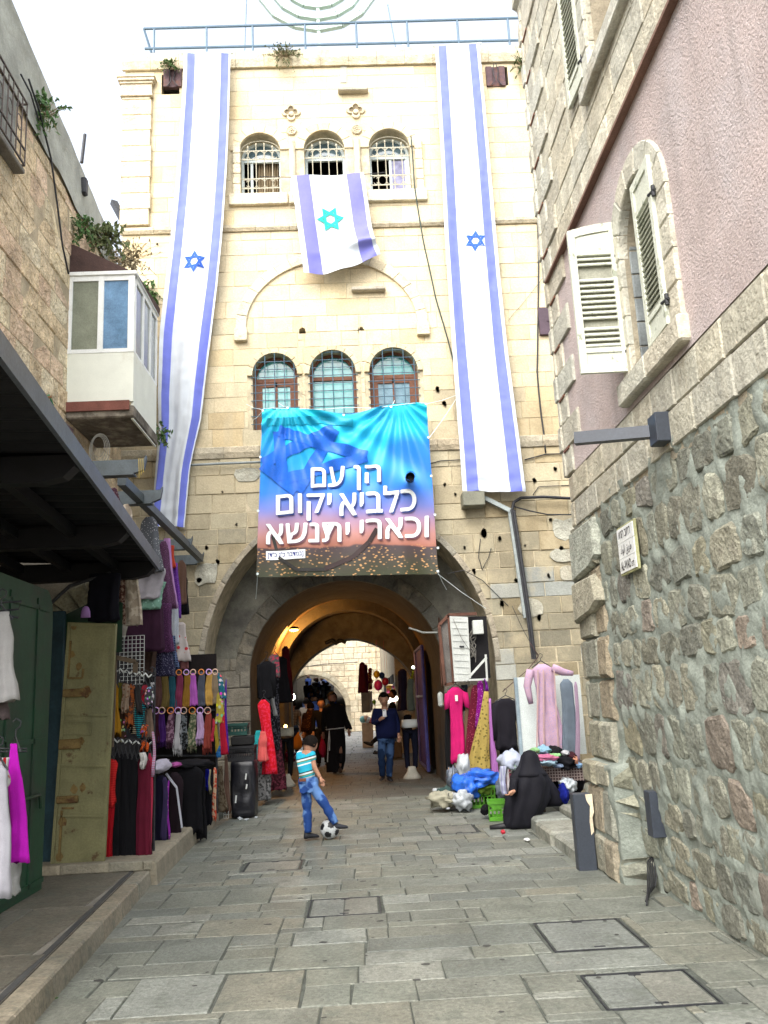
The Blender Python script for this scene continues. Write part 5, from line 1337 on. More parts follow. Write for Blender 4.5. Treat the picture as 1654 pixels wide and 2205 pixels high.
# ---- plants
M_LEAF = [mat('leaf_green', (.06, .13, .035), rough=.7, var=.4, vs=20, bump=0), mat('leaf_olive', (.12, .15, .06), rough=.7, var=.4, vs=20, bump=0), mat('dry_stalk', (.24, .19, .11), rough=.9, var=.3, bump=0)]
def plant(name, lab, c, r, n, kind=0, droop=0, seed=1, leaf=.035, group='weeds growing out of the walls'):
    rs = random.Random(seed); t = thing(name, lab, 'plant', tuple(c), group)
    st = MB(); lf = MB()
    for k in range(n):
        a = rs.uniform(0, 2*PI); e = rs.uniform(.1, 1.3); l_ = rs.uniform(.5, 1)
        d = Vector((math.cos(a)*math.cos(e)*r[0], -abs(math.sin(a))*math.cos(e)*r[1], math.sin(e)*r[2]*(1 if rs.random() > droop else -1)))*l_
        p0 = Vector(c)+Vector((rs.uniform(-.3, .3)*r[0], 0, 0)); p1 = p0+d*.6; p2 = p0+d+Vector((0, 0, -.15*r[2]))
        st.tube([p0, p1, p2], [.006, .004, .002], 3)
        for q in range(7 if kind < 2 else 3):
            f = rs.uniform(.3, 1); p = p0.lerp(p1, f*2) if f < .5 else p1.lerp(p2, f*2-1)
            u = Vector((rs.uniform(-1, 1), rs.uniform(-1, 1), rs.uniform(-1, 1))).normalized(); w = u.orthogonal().normalized(); s = leaf*rs.uniform(.5, 1.2)
            lf.add([p-u*s, p+w*s*.4, p+u*s, p-w*s*.4], [(0, 1, 2, 3)])
    st.build('stems', M_LEAF[2], t); lf.build('leaves', M_LEAF[kind], t)
def on(px, py, **k): return at(px, py, **k)
plant('weed_tuft', 'dry yellow green weed tuft on the parapet left of the menorah stem', on(610, 122, y=14.4), (.38, .3, .36), 60, 1, .3, 1)
plant('weed_tuft', 'green leafy weed at the top right corner of the facade', on(1132, 142, y=14.4), (.33, .3, .42), 60, 0, .35, 2, .045)
plant('weed_tuft', 'green weed growing over the left top vent', on(368, 142, y=14.4), (.3, .25, .2), 40, 0, .4, 3)
plant('weed_tuft', 'green shrub tuft high on the left parapet cable', on(98, 250, x=-3.9), (.35, .35, .42), 55, 0, .5, 4, .05)
plant('weed_tuft', 'bright green weed where the parapet ends above the balcony roof', on(180, 495, x=-3.85), (.3, .3, .3), 45, 0, .5, 5, .05)
plant('weed_tuft', 'dense olive bush behind the balcony roof', on(232, 520, x=-3.75), (.42, .5, .34), 90, 1, .4, 6, .06)
plant('weed_tuft', 'wide grey twiggy bush between balcony and left flag', on(272, 560, x=-3.7), (.65, .5, .45), 130, 2, .6, 7, .05)
plant('weed_tuft', 'hanging green plant right of the balcony beside the flag', on(318, 640, x=-3.6), (.32, .35, .42), 80, 0, .6, 8, .07)
plant('weed_tuft', 'lower green plant between balcony side and long flag', on(335, 680, x=-3.5), (.25, .3, .38), 60, 0, .6, 9, .06)
plant('weed_tuft', 'small green sprig below the balcony corner', on(345, 935, x=-3.2), (.22, .25, .32), 40, 0, .6, 10, .05)
# ================================================================ LEFT STALLS: canopy, doors, awning frame
M_CAN = mat('black_canopy', (.007, .007, .009), rough=.6, var=.3, vs=6, bump=.1, bs=20, spec=.3)
M_FAS = mat('grey_fascia', (.085, .095, .115), rough=.5, var=.15, vs=6, bump=.1, spec=.4)
t = thing('market_canopy', 'black corrugated steel canopy slanting over the stalls at the left', 'canopy', (-3, 6.5, 3.2))
E0, E1 = Vector((-1.58, 3.2, 3.28)), Vector((-2.17, 9.37, 3.10))
mb = MB(); nu, nv = 60, 1
def can(u, v):
    e = E0.lerp(E1, u); x = lerp(e.x, -4.02, v); z = e.z+.10*v+.05+.016*math.sin(u*2*PI*30); return (x, e.y, z)
mb.grid(can, 240, 1); mb.build('roof_sheet', M_CAN, t)
mb = MB(); mb.bar(E0+Vector((0, 0, .045)), E1+Vector((0, 0, .045)), .03, .13); mb.build('edge_beam', M_FAS, t, fixn=True)
mb = MB(); mb.box((-4.0, 9.33, 3.04), (-2.2, 9.37, 3.19)); mb.build('end_beam', M_CAN, t)
for k, yy in enumerate((3.6, 5.5, 7.5, 9.2)):
    e = E0.lerp(E1, (yy-3.2)/6.17); mb = MB()
    prof = [(e.x-.02, e.z+.05), (e.x-.03, e.z-.03), (e.x-.10, e.z-.10), (e.x-.25, e.z-.13), (-4.0, e.z-.13), (-4.0, e.z+.05)]
    mb.rings([[(p[0], yy, p[1]) for p in prof], [(p[0], yy+.12, p[1]) for p in prof]]); mb.build('bracket', M_CAN, t, fixn=True)
for xx in (-2.6, -3.1, -3.6):
    mb = MB(); mb.bar((xx+.35, 3.2, 3.26), (xx, 9.3, 3.12), .07, .09); mb.build('purlin', M_CAN, t, fixn=True)
mb = MB(); mb.tube([at(103, 1305, y=8.9), at(150, 1262, y=8.9), (-2.55, 8.9, 3.0)], .018, 6); mb.build('strut', IRON(), t)
M_GRN = mat('dark_green_steel', (.007, .042, .018), rough=.5, var=.25, vs=3, bump=.1, bs=12, stain=(.02, .03, .02), ss=2, spec=.4)
t = thing('green_shop_door', 'big dark green steel shop door folded open at the left edge', 'door', (-2.87, 7.2, .13))
mb = MB(); N = 10
out = [(5.9, .14), (7.95, .14), (8.0, 2.35)]+[(7.82+.18*math.cos(a), 2.45+.25*math.sin(a)) for a in [PI/2*k/6 for k in range(7)]]+[(5.9, 2.72)]
mb.rings([[(-2.87+.0, y, z) for (y, z) in out], [(-2.81, y, z) for (y, z) in out]]); mb.build('leaf', M_GRN, t, fixn=True)
for (y0, y1, z0, z1) in ((7.0, 7.03, .2, 2.6), (7.6, 7.63, .2, 2.6), (6.0, 7.9, 1.36, 1.40), (5.95, 7.95, .20, .24), (6.0, 7.9, 2.5, 2.54)):
    mb = MB(); mb.box((-2.809, y0, z0), (-2.795, y1, z1)); mb.build('seam_strip', M_GRN, t)
mb = MB(); mb.tube([(-2.78, 7.35, .93), (-2.78, 7.75, .93)], .016, 6); mb.tube([(-2.78, 7.75, .93), (-2.78, 7.78, .82)], .016, 6); mb.build('bolt', M_GRN, t)
t = thing('teal_door_leaf', 'narrow dark teal door leaf in the gap behind the green door', 'door', (-3.05, 8.8, .2))
mb = MB(); a, b = at(106, 1880, y=8.9), at(146, 1340, y=8.9)
mb.bbox((-3.22, 8.84, .2), (-2.99, 8.90, 2.62), .006); mb.build('leaf', mat('dark_teal', (.010, .035, .045), rough=.6, var=.3), t)
mb = MB(); mb.bbox((-3.24, 8.78, .2), (-3.20, 8.86, 2.6), .006); mb.build('post', mat('brown_post', (.07, .055, .04), rough=.9), t)
# yellow steel door
t = thing('yellow_steel_door', 'pale yellow rusty steel door with three lock plates standing open beside the racks', 'door', (-2.75, 8.75, .22))
M_YD = mat('yellow_paint_rusty', (.19, .18, .085), rough=.6, var=.2, vs=4, fine=.12, bump=.3, bs=20, stain=(.08, .04, .018), ss=5.5, slo=.60, shi=.66, streak=(.10, .10, .06))
M_YR = mat('rust_streaked', (.17, .115, .04), rough=.75, var=.3, vs=9, bump=.3, stain=(.08, .035, .015), ss=8, slo=.5, shi=.6)
def fY(px, py, w=0): q = at(px, py, y=8.72); return (q.x, 8.72-w, q.z)
out = [(146, 1340), (250, 1343), (224, 1868), (109, 1866)]
mb = MB(); mb.rings([[fY(*p, .0) for p in out], [fY(*p, -.05) for p in out]]); mb.build('leaf', M_YD, t, fixn=True)
def ybar(pts, w, wd, m, nm):
    mb = MB()
    for a, b in zip(pts[:-1], pts[1:]): mb.bar(fY(*a, w), fY(*b, w), wd, .016, up=(0, 1, 0))
    mb.build(nm, m, t, fixn=True)
ybar([(150, 1345), (247, 1347), (222, 1863), (113, 1862), (150, 1345)], .008, .030, M_YD, 'frame')
ybar([(136, 1538), (240, 1540)], .01, .02, M_YD, 'cross_bar'); ybar([(131, 1648), (235, 1650)], .01, .016, M_YD, 'cross_bar'); ybar([(123, 1757), (228, 1757)], .01, .016, M_YD, 'cross_bar')
ybar([(134, 1554), (197, 1555), (196, 1582), (134, 1580)], .009, .01, M_YD, 'raised_frame')
ybar([(153, 1380), (147, 1460), (178, 1460), (180, 1440)], .01, .018, M_YR, 'old_bolt_rail'); ybar([(134, 1745), (128, 1850)], .01, .02, M_YR, 'old_bolt_rail'); ybar([(134, 1740), (160, 1740)], .01, .018, M_YR, 'old_bolt_rail')
for (x0, y0, x1, y1) in ((137, 1482, 186, 1502), (128, 1590, 176, 1614), (123, 1712, 170, 1730)):
    a, b = fY(x0, y1), fY(x1, y0); mb = MB(); mb.bbox((a[0], 8.68, a[2]), (b[0], 8.72, b[2]), .008); mb.box((a[0]+.09, 8.672, a[2]+.03), (a[0]+.16, 8.681, b[2]-.03)); mb.build('lock_plate', M_YR, t)
mb = MB()
for (x, y, r) in ((187, 1490, .045), (170, 1435, .03), (176, 1596, .03), (160, 1700, .035), (178, 1696, .03), (135, 1770, .04), (155, 1410, .03), (128, 1845, .035), (160, 1350, .03)):
    q = fY(x, y, .004); mb.rings([[(q[0]+rr*R(.7, 1.2)*math.cos(a), q[1]-w, q[2]+rr*R(.8, 1.6)*math.sin(a)) for a in [2*PI*k/11 for k in range(11)]] for (rr, w) in ((r, 0), (r*.9, .003))])
mb.build('rust_patches', M_YR, t, fixn=True)
t = thing('wooden_frame', 'empty brown wooden frame leaning between yellow door and rack', 'frame', fY(238, 1600))
mb = MB(); 
for (a, b) in (((240, 1412), (232, 1610)), ((240, 1414), (286, 1424)), ((286, 1424), (284, 1448))): mb.bar(fY(*a, -.12), fY(*b, -.12), .045, .03, up=(0, 1, 0))
mb.build('timbers', mat('old_brown_wood', (.10, .075, .05), rough=.9, var=.3), t, fixn=True)
# shop front masonry behind the racks
t = lh
mb = MB(); mb.tint = (.20, .18, .14)
mb.box((-4.0, 9.5, .2), (-3.0, 14.45, 3.6)); mb.build('shop_front_wall', M_SOOT, lh)
mb = MB(); mb.box((-2.995, 10.2, .25), (-2.985, 13.6, 2.5)); mb.build('shop_opening_shade', DARK(), lh)  # near-black sheet on the wall: shade of the shop inside as colour
for k in range(5):
    a0, a1 = .15+k*.28, .15+(k+1)*.28-.02; c = Vector((-2.75, 0, 2.35)); pl = []
    for (r, aa) in ((.55, a0), (.55, a1), (.95, a1), (.95, a0)): pl.append((c.x-r*math.cos(aa)*.8, c.z+r*math.sin(aa)*.7))
    mb = MB(); mb.tint = tintv((.36, .34, .24), .1); mb.slab(pl, lambda u, v, w: (u, 9.45-w, v), .04, .015); mb.build('shop_arch_stone', M_RUB, lh)
mb = MB(); mb.add([(-3.5, 9.2, 2.2), (-2.5, 9.2, 2.2), (-2.5, 9.2, 2.72), (-2.75, 9.2, 2.78), (-3.1, 9.2, 2.62), (-3.3, 9.2, 2.5)], [(0, 1, 2, 3, 4, 5)]); mb.build('green_fanlight', M_GRN, lh)
# upper awning frame
t = thing('awning_frame', 'dark steel awning frame of a long rail and hooked outriggers above the hanging clothes', 'awning', (-2.6, 11.5, 4.0))
M_AW = mat('grey_steel', (.055, .07, .078), rough=.5, var=.25, vs=8, bump=.1, spec=.4)
ra, rb = at(262, 1035, z=4.0), at(432, 1203, z=4.0)
mb = MB(); mb.bar(ra, rb, .09, .10); mb.build('rail', M_AW, t, fixn=True)
for (px, py, w) in ((315, 1004, .14), (350, 1068, .12), (415, 1170, .12), (439, 1203, .11)):
    e = at(px, py, z=4.03); mb = MB(); h = .07
    prof = [(-4.0, 4.03-h), (e.x-.10, 4.03-h), (e.x-.02, 4.03-h*.5), (e.x, 4.03+h), (e.x+.0, 4.03+h+.04), (e.x-.02, 4.03+h+.0), (-4.0, 4.03+h)]
    mb.rings([[(p[0], e.y-.03, p[1]) for p in prof], [(p[0], e.y+.03, p[1]) for p in prof]]); mb.box((-4.0, e.y-.035, 4.03-h-.02), (e.x-.12, e.y+.09, 4.03-h-.001)); mb.build('outrigger', M_AW, t, fixn=True)
q = at(250, 1012, z=4.03); mb = MB(); mb.tube([(q.x, q.y-.04, 4.03), (q.x, q.y-.08, 4.03)], .04, 10); mb.build('bolt_head', WHITEP(), t)
q = at(310, 1000, z=4.05); mb = MB(); 
for k in range(3): mb.tube([(q.x-.02*k, q.y-.05, 4.1), (q.x-.02*k+.01, q.y-.06, 3.95-.03*k)], .004, 4)
mb.build('yellow_cord', mat('yellow_cord', (.4, .3, .08), rough=.9, bump=0), t)
mb = MB(); C = at(212, 962, y=11.5)
for k in range(4): mb.tube([(C.x+(.085+.018*k)*math.cos(a)+.012*k, C.y-.02*k, C.z+(.15+.028*k)*math.sin(a)-.022*k) for a in [2*PI*q/20 for q in range(21)]], .0035, 4)
mb.tube([(C.x-.1, C.y, C.z-.1), (C.x-.12, C.y, C.z-.35)], .006, 4)
tag(mb.build('wire_coil', mat('grey_wire', (.25, .25, .22), rough=.6, bump=0), None, loc=tuple(C)), 'coil of thin grey wire hanging under the balcony slab', 'wire')
def lwall_box(nm, lab, px0, py0, px1, py1, m, d=.12):
    a, b = at(px0, py1, x=-3.95), at(px1, py0, x=-3.95); mb = MB(); mb.bbox((-4.0, min(a.y, b.y), min(a.z, b.z)), (-4.0+d, max(a.y, b.y), max(a.z, b.z)), .008)
    tag(mb.build(nm, m, None, loc=tuple(a)), lab, 'box')
lwall_box('junction_box', 'small pale grey box on the ochre wall just above the canopy edge', 18, 798, 42, 830, mat('pale_box', (.35, .38, .34), rough=.6))
lwall_box('junction_box', 'brown junction box with wires on the ochre wall left of the balcony slab', 128, 925, 148, 950, M_RUST)
mb = MB(); q = at(85, 858, x=-3.9); mb.tube([(-4, q.y+.1, q.z), (-3.75, q.y, q.z+.02)], .018, 6); tag(mb.build('bamboo_stub', mat('bamboo', (.25, .15, .08), rough=.8), None, loc=tuple(q)), 'short brown rod stub sticking out of the ochre wall', 'rod')
mb = MB(); mb.tube([(-3.85, q.y+.03, q.z+.02), (-3.82, q.y+.1, q.z+.08), (-3.80, q.y+.2, q.z-.02), (-3.82, q.y+.22, q.z-.3)], .012, 5); mb.tube([(-3.9, q.y+.7, q.z-.7), (-3.85, q.y+.85, q.z-.68), (-3.9, q.y+1.0, q.z-.8)], .012, 5)
tag(mb.build('green_hose', mat('green_hose', (.03, .18, .08), rough=.6, bump=0), None, loc=tuple(q)), 'bright green hose looped over the rod stub on the ochre wall', 'hose')
# ================================================================ CLOTHES
def z5(x, y): return (180+x/3.9375, 1300+y/3.9375)
def z6(x, y): return (920+x/3.937, 1300+y/3.937)
def z4(x, y): return (560+x/3.675, 1260+y/3.675)
PROF = {
 'dress': [(0, .30), (.02, .42), (.05, .92), (.09, 1.0), (.3, .80), (.42, .78), (.6, .90), (.8, 1.0), (1, 1.08)],
 'long': [(0, .35), (.02, .6), (.05, .95), (.3, .92), (.6, 1.0), (1, 1.06)],
 'scarf': [(0, .35), (.05, .62), (.14, .86), (.4, .93), (.8, 1.0), (.97, 1.02), (1, 1.0)],
 'sheet': [(0, .98), (.1, 1), (.5, 1.02), (1, 1.04)],
 'shirt': [(0, .30), (.03, .55), (.10, .95), (.18, 1.0), (.5, .9), (1, .96)],
 'skirt': [(0, .60), (.06, .66), (.3, .85), (.7, 1.0), (1, 1.1)],
 'top': [(0, .55), (.15, .7), (.3, .95), (.6, .85), (1, 1.0)],
 'bag': [(0, .25), (.08, .12), (.18, .35), (.35, .8), (.7, 1.0), (.93, .9), (1, .6)],
}
def profw(kind, t):
    P = PROF[kind]
    for (a, wa), (b, wb) in zip(P[:-1], P[1:]):
        if t <= b: return wa+(wb-wa)*(t-a)/(b-a)
    return P[-1][1]
_gs = [0]
def garm(name, lab, cat, top, bot, w0, w1, Y, m, kind='dress', depth=.16, folds=5, fold=.22, hanger=False, sleeve=None, group=None, yaw=0, fringe=False, rag=.012, ws=None, parent=None, rows=16, pxw=True):
    """top/bot: pixel centres; w0,w1 pixel widths; hung at distance Y"""
    _gs[0] += 1; rs = random.Random(_gs[0]*7+1); ph = rs.uniform(0, 6)
    top = (top[0], top[1]+rs.uniform(-1, 1.2))
    A = at(*top, y=Y); B = at(*bot, y=Y+(0)); sc_ = Y/FPX*1.0
    k0, k1 = w0*sc_/2, w1*sc_/2
    mb = MB(); NS = 30; rings = []
    for j in range(rows+1):
        t = j/rows; c = A.lerp(B, t); hw = lerp(k0, k1, t)*profw(kind, t)*(1+rs.uniform(-.02, .02)); dp = min(depth, hw*1.1)*(.55+.6*t) if kind != 'sheet' else depth
        ring = []
        for i in range(NS):
            a = 2*PI*i/NS; ca, sa = math.cos(a), math.sin(a)
            x = hw*(abs(ca)**.75)*(1 if ca > 0 else -1)
            f = 1+fold*min(1, t*2.0)*math.sin(folds*PI*(x/max(hw, .01))+ph+t*1.2)
            y = dp*.5*(abs(sa)**.8)*(1 if sa > 0 else -1)*f
            z = c.z+(rag*math.sin(7*x/max(hw, .01)+ph)*t)
            if kind in ('dress', 'shirt', 'long') and j == 0: z -= .02*math.cos(PI*x/max(hw, .01)/2)
            xx = x*math.cos(yaw)-y*math.sin(yaw); yy = x*math.sin(yaw)+y*math.cos(yaw)
            nz_ = noise.noise(Vector((x*9+ph, t*5, ph)))*.022*min(1, .2+t)
            ring.append((c.x+xx*(1+.05*noise.noise(Vector((t*4, ph, 0))))+.010*math.sin(5*t+ph), c.y+yy-nz_, z))
        rings.append(ring)
    mb.rings(rings)
    if fringe:
        for k in range(14):
            x = B.x+(k/13-.5)*2*k1*.92; mb.bar((x, Y-.02, B.z+.01), (x+rs.uniform(-.008, .008), Y-.02, B.z-rs.uniform(.05, .09)), .006, .006)
    if sleeve:
        for s in (-1, 1):
            l_, out, wd = sleeve
            sx = A.x+s*k0*.86; z0 = A.z-(A.z-B.z)*.07; P = [(sx, Y, z0), (sx+s*out*.5, Y-.01, z0-l_*.5), (sx+s*out*.8, Y-.02, z0-l_)]
            R_ = []
            for q, r_ in zip(P, (wd*1.15, wd, wd*.8)):
                R_.append([(q[0]+r_*math.cos(a), q[1]+.6*r_*math.sin(a), q[2]+.35*r_*math.cos(a)*-s) for a in [2*PI*i/12 for i in range(12)]])
            mb.rings(R_)
    o = mb.build(name, m, parent, smooth=True, loc=tuple(A) if parent is None else None, fixn=False)
    if parent is None: tag(o, lab, cat, group)
    if hanger:
        h = MB(); r = k0*.9
        h.tube([(A.x-r, Y, A.z-.05), (A.x, Y, A.z+.045), (A.x+r, Y, A.z-.05)], .008, 5)
        h.tube([(A.x, Y, A.z+.045), (A.x, Y, A.z+.08), (A.x+.025, Y, A.z+.10), (A.x+.03, Y, A.z+.13), (A.x+.0, Y, A.z+.15), (A.x-.02, Y, A.z+.13)], .005, 5)
        h.build('hanger', IRON(), o)
    return o
c_ = cloth
BLK = c_((.012, .012, .015)); NAV = c_((.012, .014, .035))
# --- hung from the awning rail
AW = [
 ('hanging_cloth', 'big near black cloth hanging under the canopy corner', 'cloth', (224, 1235), (224, 1338), 66, 66, 8.95, c_((.008, .008, .016)), 'sheet', 3),
 ('hanging_dress', 'brown speckled dress squeezed beside the cream one under the canopy', 'dress', (256, 1100), (262, 1343), 16, 20, 9.3, c_((.16, .07, .05), 'noise', (.35, .25, .2), 30), 'long', 2),
 ('hanging_dress', 'dark plum dress hanging from the awning rail above the canopy edge', 'dress', (245, 1050), (252, 1120), 14, 26, 9.3, c_((.08, .03, .05), 'dots', (.3, .2, .2), 40), 'long', 2),
 ('hanging_dress', 'cream floral dress with pleats hanging at the canopy corner', 'dress', (272, 1085), (285, 1345), 26, 38, 9.35, c_((.50, .42, .33), 'noise', (.62, .54, .44), 14), 'long', 6),
 ('shawl', 'grey shawl with white dots hung high on the rail', 'shawl', (320, 1112), (326, 1232), 42, 52, 10.2, c_((.13, .14, .16), 'dots', (.45, .46, .48), 45), 'scarf', 3),
 ('folded_cloth', 'white and grey folded cloth below the dotted grey shawl', 'cloth', (326, 1225), (318, 1290), 60, 52, 10.3, c_((.42, .40, .44)), 'sheet', 2),
 ('folded_cloth', 'mint green patterned cloth draped under the white folds', 'cloth', (330, 1255), (320, 1312), 56, 44, 10.35, c_((.22, .42, .33), 'spots', (.32, .52, .44), 26), 'sheet', 2),
 ('wide_skirt', 'wide dark purple skirt hanging in tiers', 'skirt', (315, 1300), (312, 1402), 66, 84, 10.4, c_((.055, .018, .045)), 'sheet', 7),
 ('glitter_shawl', 'mauve purple glitter shawl with pointed hem', 'shawl', (352, 1165), (352, 1310), 26, 52, 10.9, c_((.11, .045, .10), 'dots', (.25, .12, .25), 80), 'scarf', 3),
 ('glitter_skirt', 'purple glitter skirt hanging above the navy sequin one', 'skirt', (350, 1300), (352, 1405), 36, 44, 10.8, c_((.09, .03, .09), 'dots', (.28, .1, .28), 90), 'sheet', 5),
 ('sequin_skirt', 'navy sequined skirt hanging lowest in the middle of the row', 'skirt', (350, 1385), (350, 1456), 40, 52, 10.8, c_((.03, .028, .07), 'dots', (.35, .35, .5), 70), 'skirt', 5),
 ('brown_skirt', 'plain brown skirt beside the navy sequined one', 'skirt', (322, 1390), (320, 1455), 28, 32, 10.7, c_((.10, .06, .045)), 'sheet', 3),
 ('long_scarf', 'long lilac panel hanging at the outer end of the rail', 'scarf', (359, 1160), (374, 1310), 14, 16, 11.4, c_((.45, .24, .50)), 'sheet', 1),
 ('red_cloth', 'small orange red cloth tucked under the rail', 'cloth', (368, 1176), (370, 1222), 13, 16, 11.8, c_((.50, .06, .03)), 'sheet', 1),
 ('violet_scarf', 'violet sequined scarf beside the brown coat', 'scarf', (377, 1212), (381, 1330), 14, 17, 11.9, c_((.13, .03, .30), 'dots', (.4, .2, .6), 80), 'sheet', 1),
 ('brown_coat', 'short brown coat with a leopard collar hanging at the rail end', 'coat', (390, 1205), (392, 1300), 18, 26, 12.5, c_((.15, .085, .06)), 'shirt', 2),
 ('dark_coat', 'dark coat hanging just behind the brown one', 'coat', (398, 1240), (397, 1322), 14, 20, 12.8, BLK, 'shirt', 2),
 ('pale_blouse', 'pale blue white blouse seen edge on beside the violet scarf', 'blouse', (374, 1290), (377, 1386), 16, 20, 11.7, c_((.50, .55, .62), 'dots', (.3, .35, .5), 60), 'long', 2),
 ('check_cloth', 'navy and blue checked cloth beside the sequined skirt', 'cloth', (368, 1370), (374, 1440), 18, 22, 11.3, c_((.03, .04, .10), 'check', (.10, .14, .25), 10), 'sheet', 2),
 ('circle_scarf', 'white scarf with big red and black circles', 'scarf', (390, 1340), (394, 1424), 20, 30, 12.2, c_((.55, .50, .48), 'spots', (.45, .03, .04), 13), 'long', 1),
 ('pink_scarf', 'dusty pink scarf end below the circle scarf', 'scarf', (400, 1395), (396, 1440), 16, 18, 12.3, c_((.42, .17, .17)), 'sheet', 1),
]
for (n_, lab, cat, a, b, w0, w1, Y, m, kind, fo) in AW:
    garm(n_, lab, cat, a, b, w0, w1, Y, m, kind, depth=.10 if w1 < 30 else .14, folds=fo, fold=.35, group='clothes hung from the awning rail')
mb = MB(); A = at(188, 1318, y=8.8); mb.rings([[(A.x+r*math.cos(a), 8.75+r*.6*math.sin(a), A.z+h) for a in [2*PI*k/10 for k in range(10)]] for (r, h) in ((.05, -.06), (.045, 0), (.03, .04), (.012, .055))])
tag(mb.build('lilac_cap', c_((.45, .25, .6)), None, loc=tuple(A), smooth=True), 'small lilac cap sitting on top of the yellow door', 'cap')
# --- wire grids and rails
M_WW = mat('white_wire', (.60, .62, .60), rough=.4, var=0, fine=0, bump=0)
def wgrid(lab, x0, y0, x1, y1, Y, nx, ny):
    a, b = at(x0, y1, y=Y), at(x1, y0, y=Y); t = thing('wire_grid', lab, 'wire grid', tuple(a), 'white wire display grids'); mb = MB()
    for k in range(nx+1): x = lerp(a.x, b.x, k/nx); mb.tube([(x, Y, a.z), (x, Y, b.z)], .004, 4)
    for k in range(ny+1): z = lerp(a.z, b.z, k/ny); mb.tube([(a.x, Y-.006, z), (b.x, Y-.006, z)], .004, 4)
    mb.build('wires', M_WW, t)
wgrid('white wire display grid leaning behind the upper blouse rail', 257, 1368, 311, 1475, 9.55, 6, 12)
wgrid('small white wire grid above the coloured scarves', 408, 1420, 458, 1440, 12.75, 9, 4)
wgrid('small white wire grid standing at the foot of the skirts by the arch', 482, 1738, 492, 1762, 12.9, 2, 3)
def wavy(lab, a, b, Y, n=6):
    A, B = at(*a, y=Y), at(*b, y=Y); mb = MB()
    pts = [tuple(A.lerp(B, k/(n*4))+Vector((0, 0, .018*math.cos(k*PI/2)))) for k in range(n*4+1)]; mb.tube(pts, .009, 5); mb.tube([A+Vector((-.01, 0, -.07)), A+Vector((-.01, 0, .02))], .012, 5)
    t = thing('clothes_rail', lab, 'clothes rail', tuple(A), 'clothes rails of the left stall'); mb.build('rail', M_WW, t)
    mb = MB()
    for x in (A.x+.0, B.x): mb.tube([(x, Y+.12, A.z), (x, Y+.12, .2)], .014, 6)
    mb.tube([(A.x, Y+.12, A.z), (A.x, Y, A.z)], .01, 5); mb.tube([(B.x, Y+.12, B.z), (B.x, Y, B.z)], .01, 5)
    mb.build('stand', IRON(), t)
wavy('wavy white rail carrying the patterned blouses', (246, 1441), (327, 1456), 9.15); wavy('wavy white rail carrying the long black dresses', (228, 1592), (327, 1602), 9.05)
# --- rack one, patterned blouses
R1 = [
 ('mustard blouse at the left end of the upper rail', 268, 668, 1110, 52, (.48, .24, .02), None, None),
 ('olive top on the upper rail next to the mustard one', 305, 660, 900, 44, (.20, .18, .03), None, None),
 ('brown blouse with pale leaf pattern on the upper rail', 322, 800, 1150, 60, (.10, .05, .03), 'floral', (.45, .38, .25)),
 ('beige short blouse on the upper rail', 352, 668, 905, 52, (.38, .28, .20), 'spots', (.2, .1, .06)),
 ('orange blouse with dark folds on the upper rail', 395, 672, 1040, 54, (.45, .12, .03), 'noise', (.08, .04, .03)),
 ('black and cream zigzag striped blouse on the upper rail', 428, 700, 1090, 50, (.02, .018, .018), 'hstripe', (.55, .45, .30)),
 ('charcoal top on the upper rail', 462, 690, 930, 42, (.05, .045, .045), None, None),
 ('navy blouse with teal and orange bands on the upper rail', 485, 850, 1115, 74, (.02, .025, .07), 'hstripe', (.02, .30, .33)),
 ('red patterned blouse near the right end of the upper rail', 522, 682, 1090, 62, (.50, .02, .04), 'noise', (.25, .03, .05)),
 ('grey floral top at the right end of the upper rail', 560, 705, 870, 52, (.10, .09, .11), 'floral', (.45, .4, .42)),
 ('taupe blouse under the grey floral top', 556, 850, 1140, 52, (.22, .15, .11), None, None),
 ('white strap top at the very end of the upper rail', 578, 660, 810, 26, (.62, .62, .64), None, None),
 ('orange floral bit of a blouse low on the upper rail', 512, 1020, 1115, 44, (.55, .10, .03), 'floral', (.3, .05, .3)),
]
for k, (lab, cx, y0, y1, w, col, pat, c2) in enumerate(R1):
    garm('hanging_blouse', lab, 'blouse', z5(cx, y0), z5(cx+R(-8, 8), y1), w/3.94*1.25, w/3.94*1.35, 9.1+.05*(k % 3), c_(col, pat, c2 or (.8, .8, .8), 16 if pat == 'hstripe' else 28), 'shirt', .12, 2, .3, hanger=True, group='patterned blouses on the upper wavy rail', rag=.03)
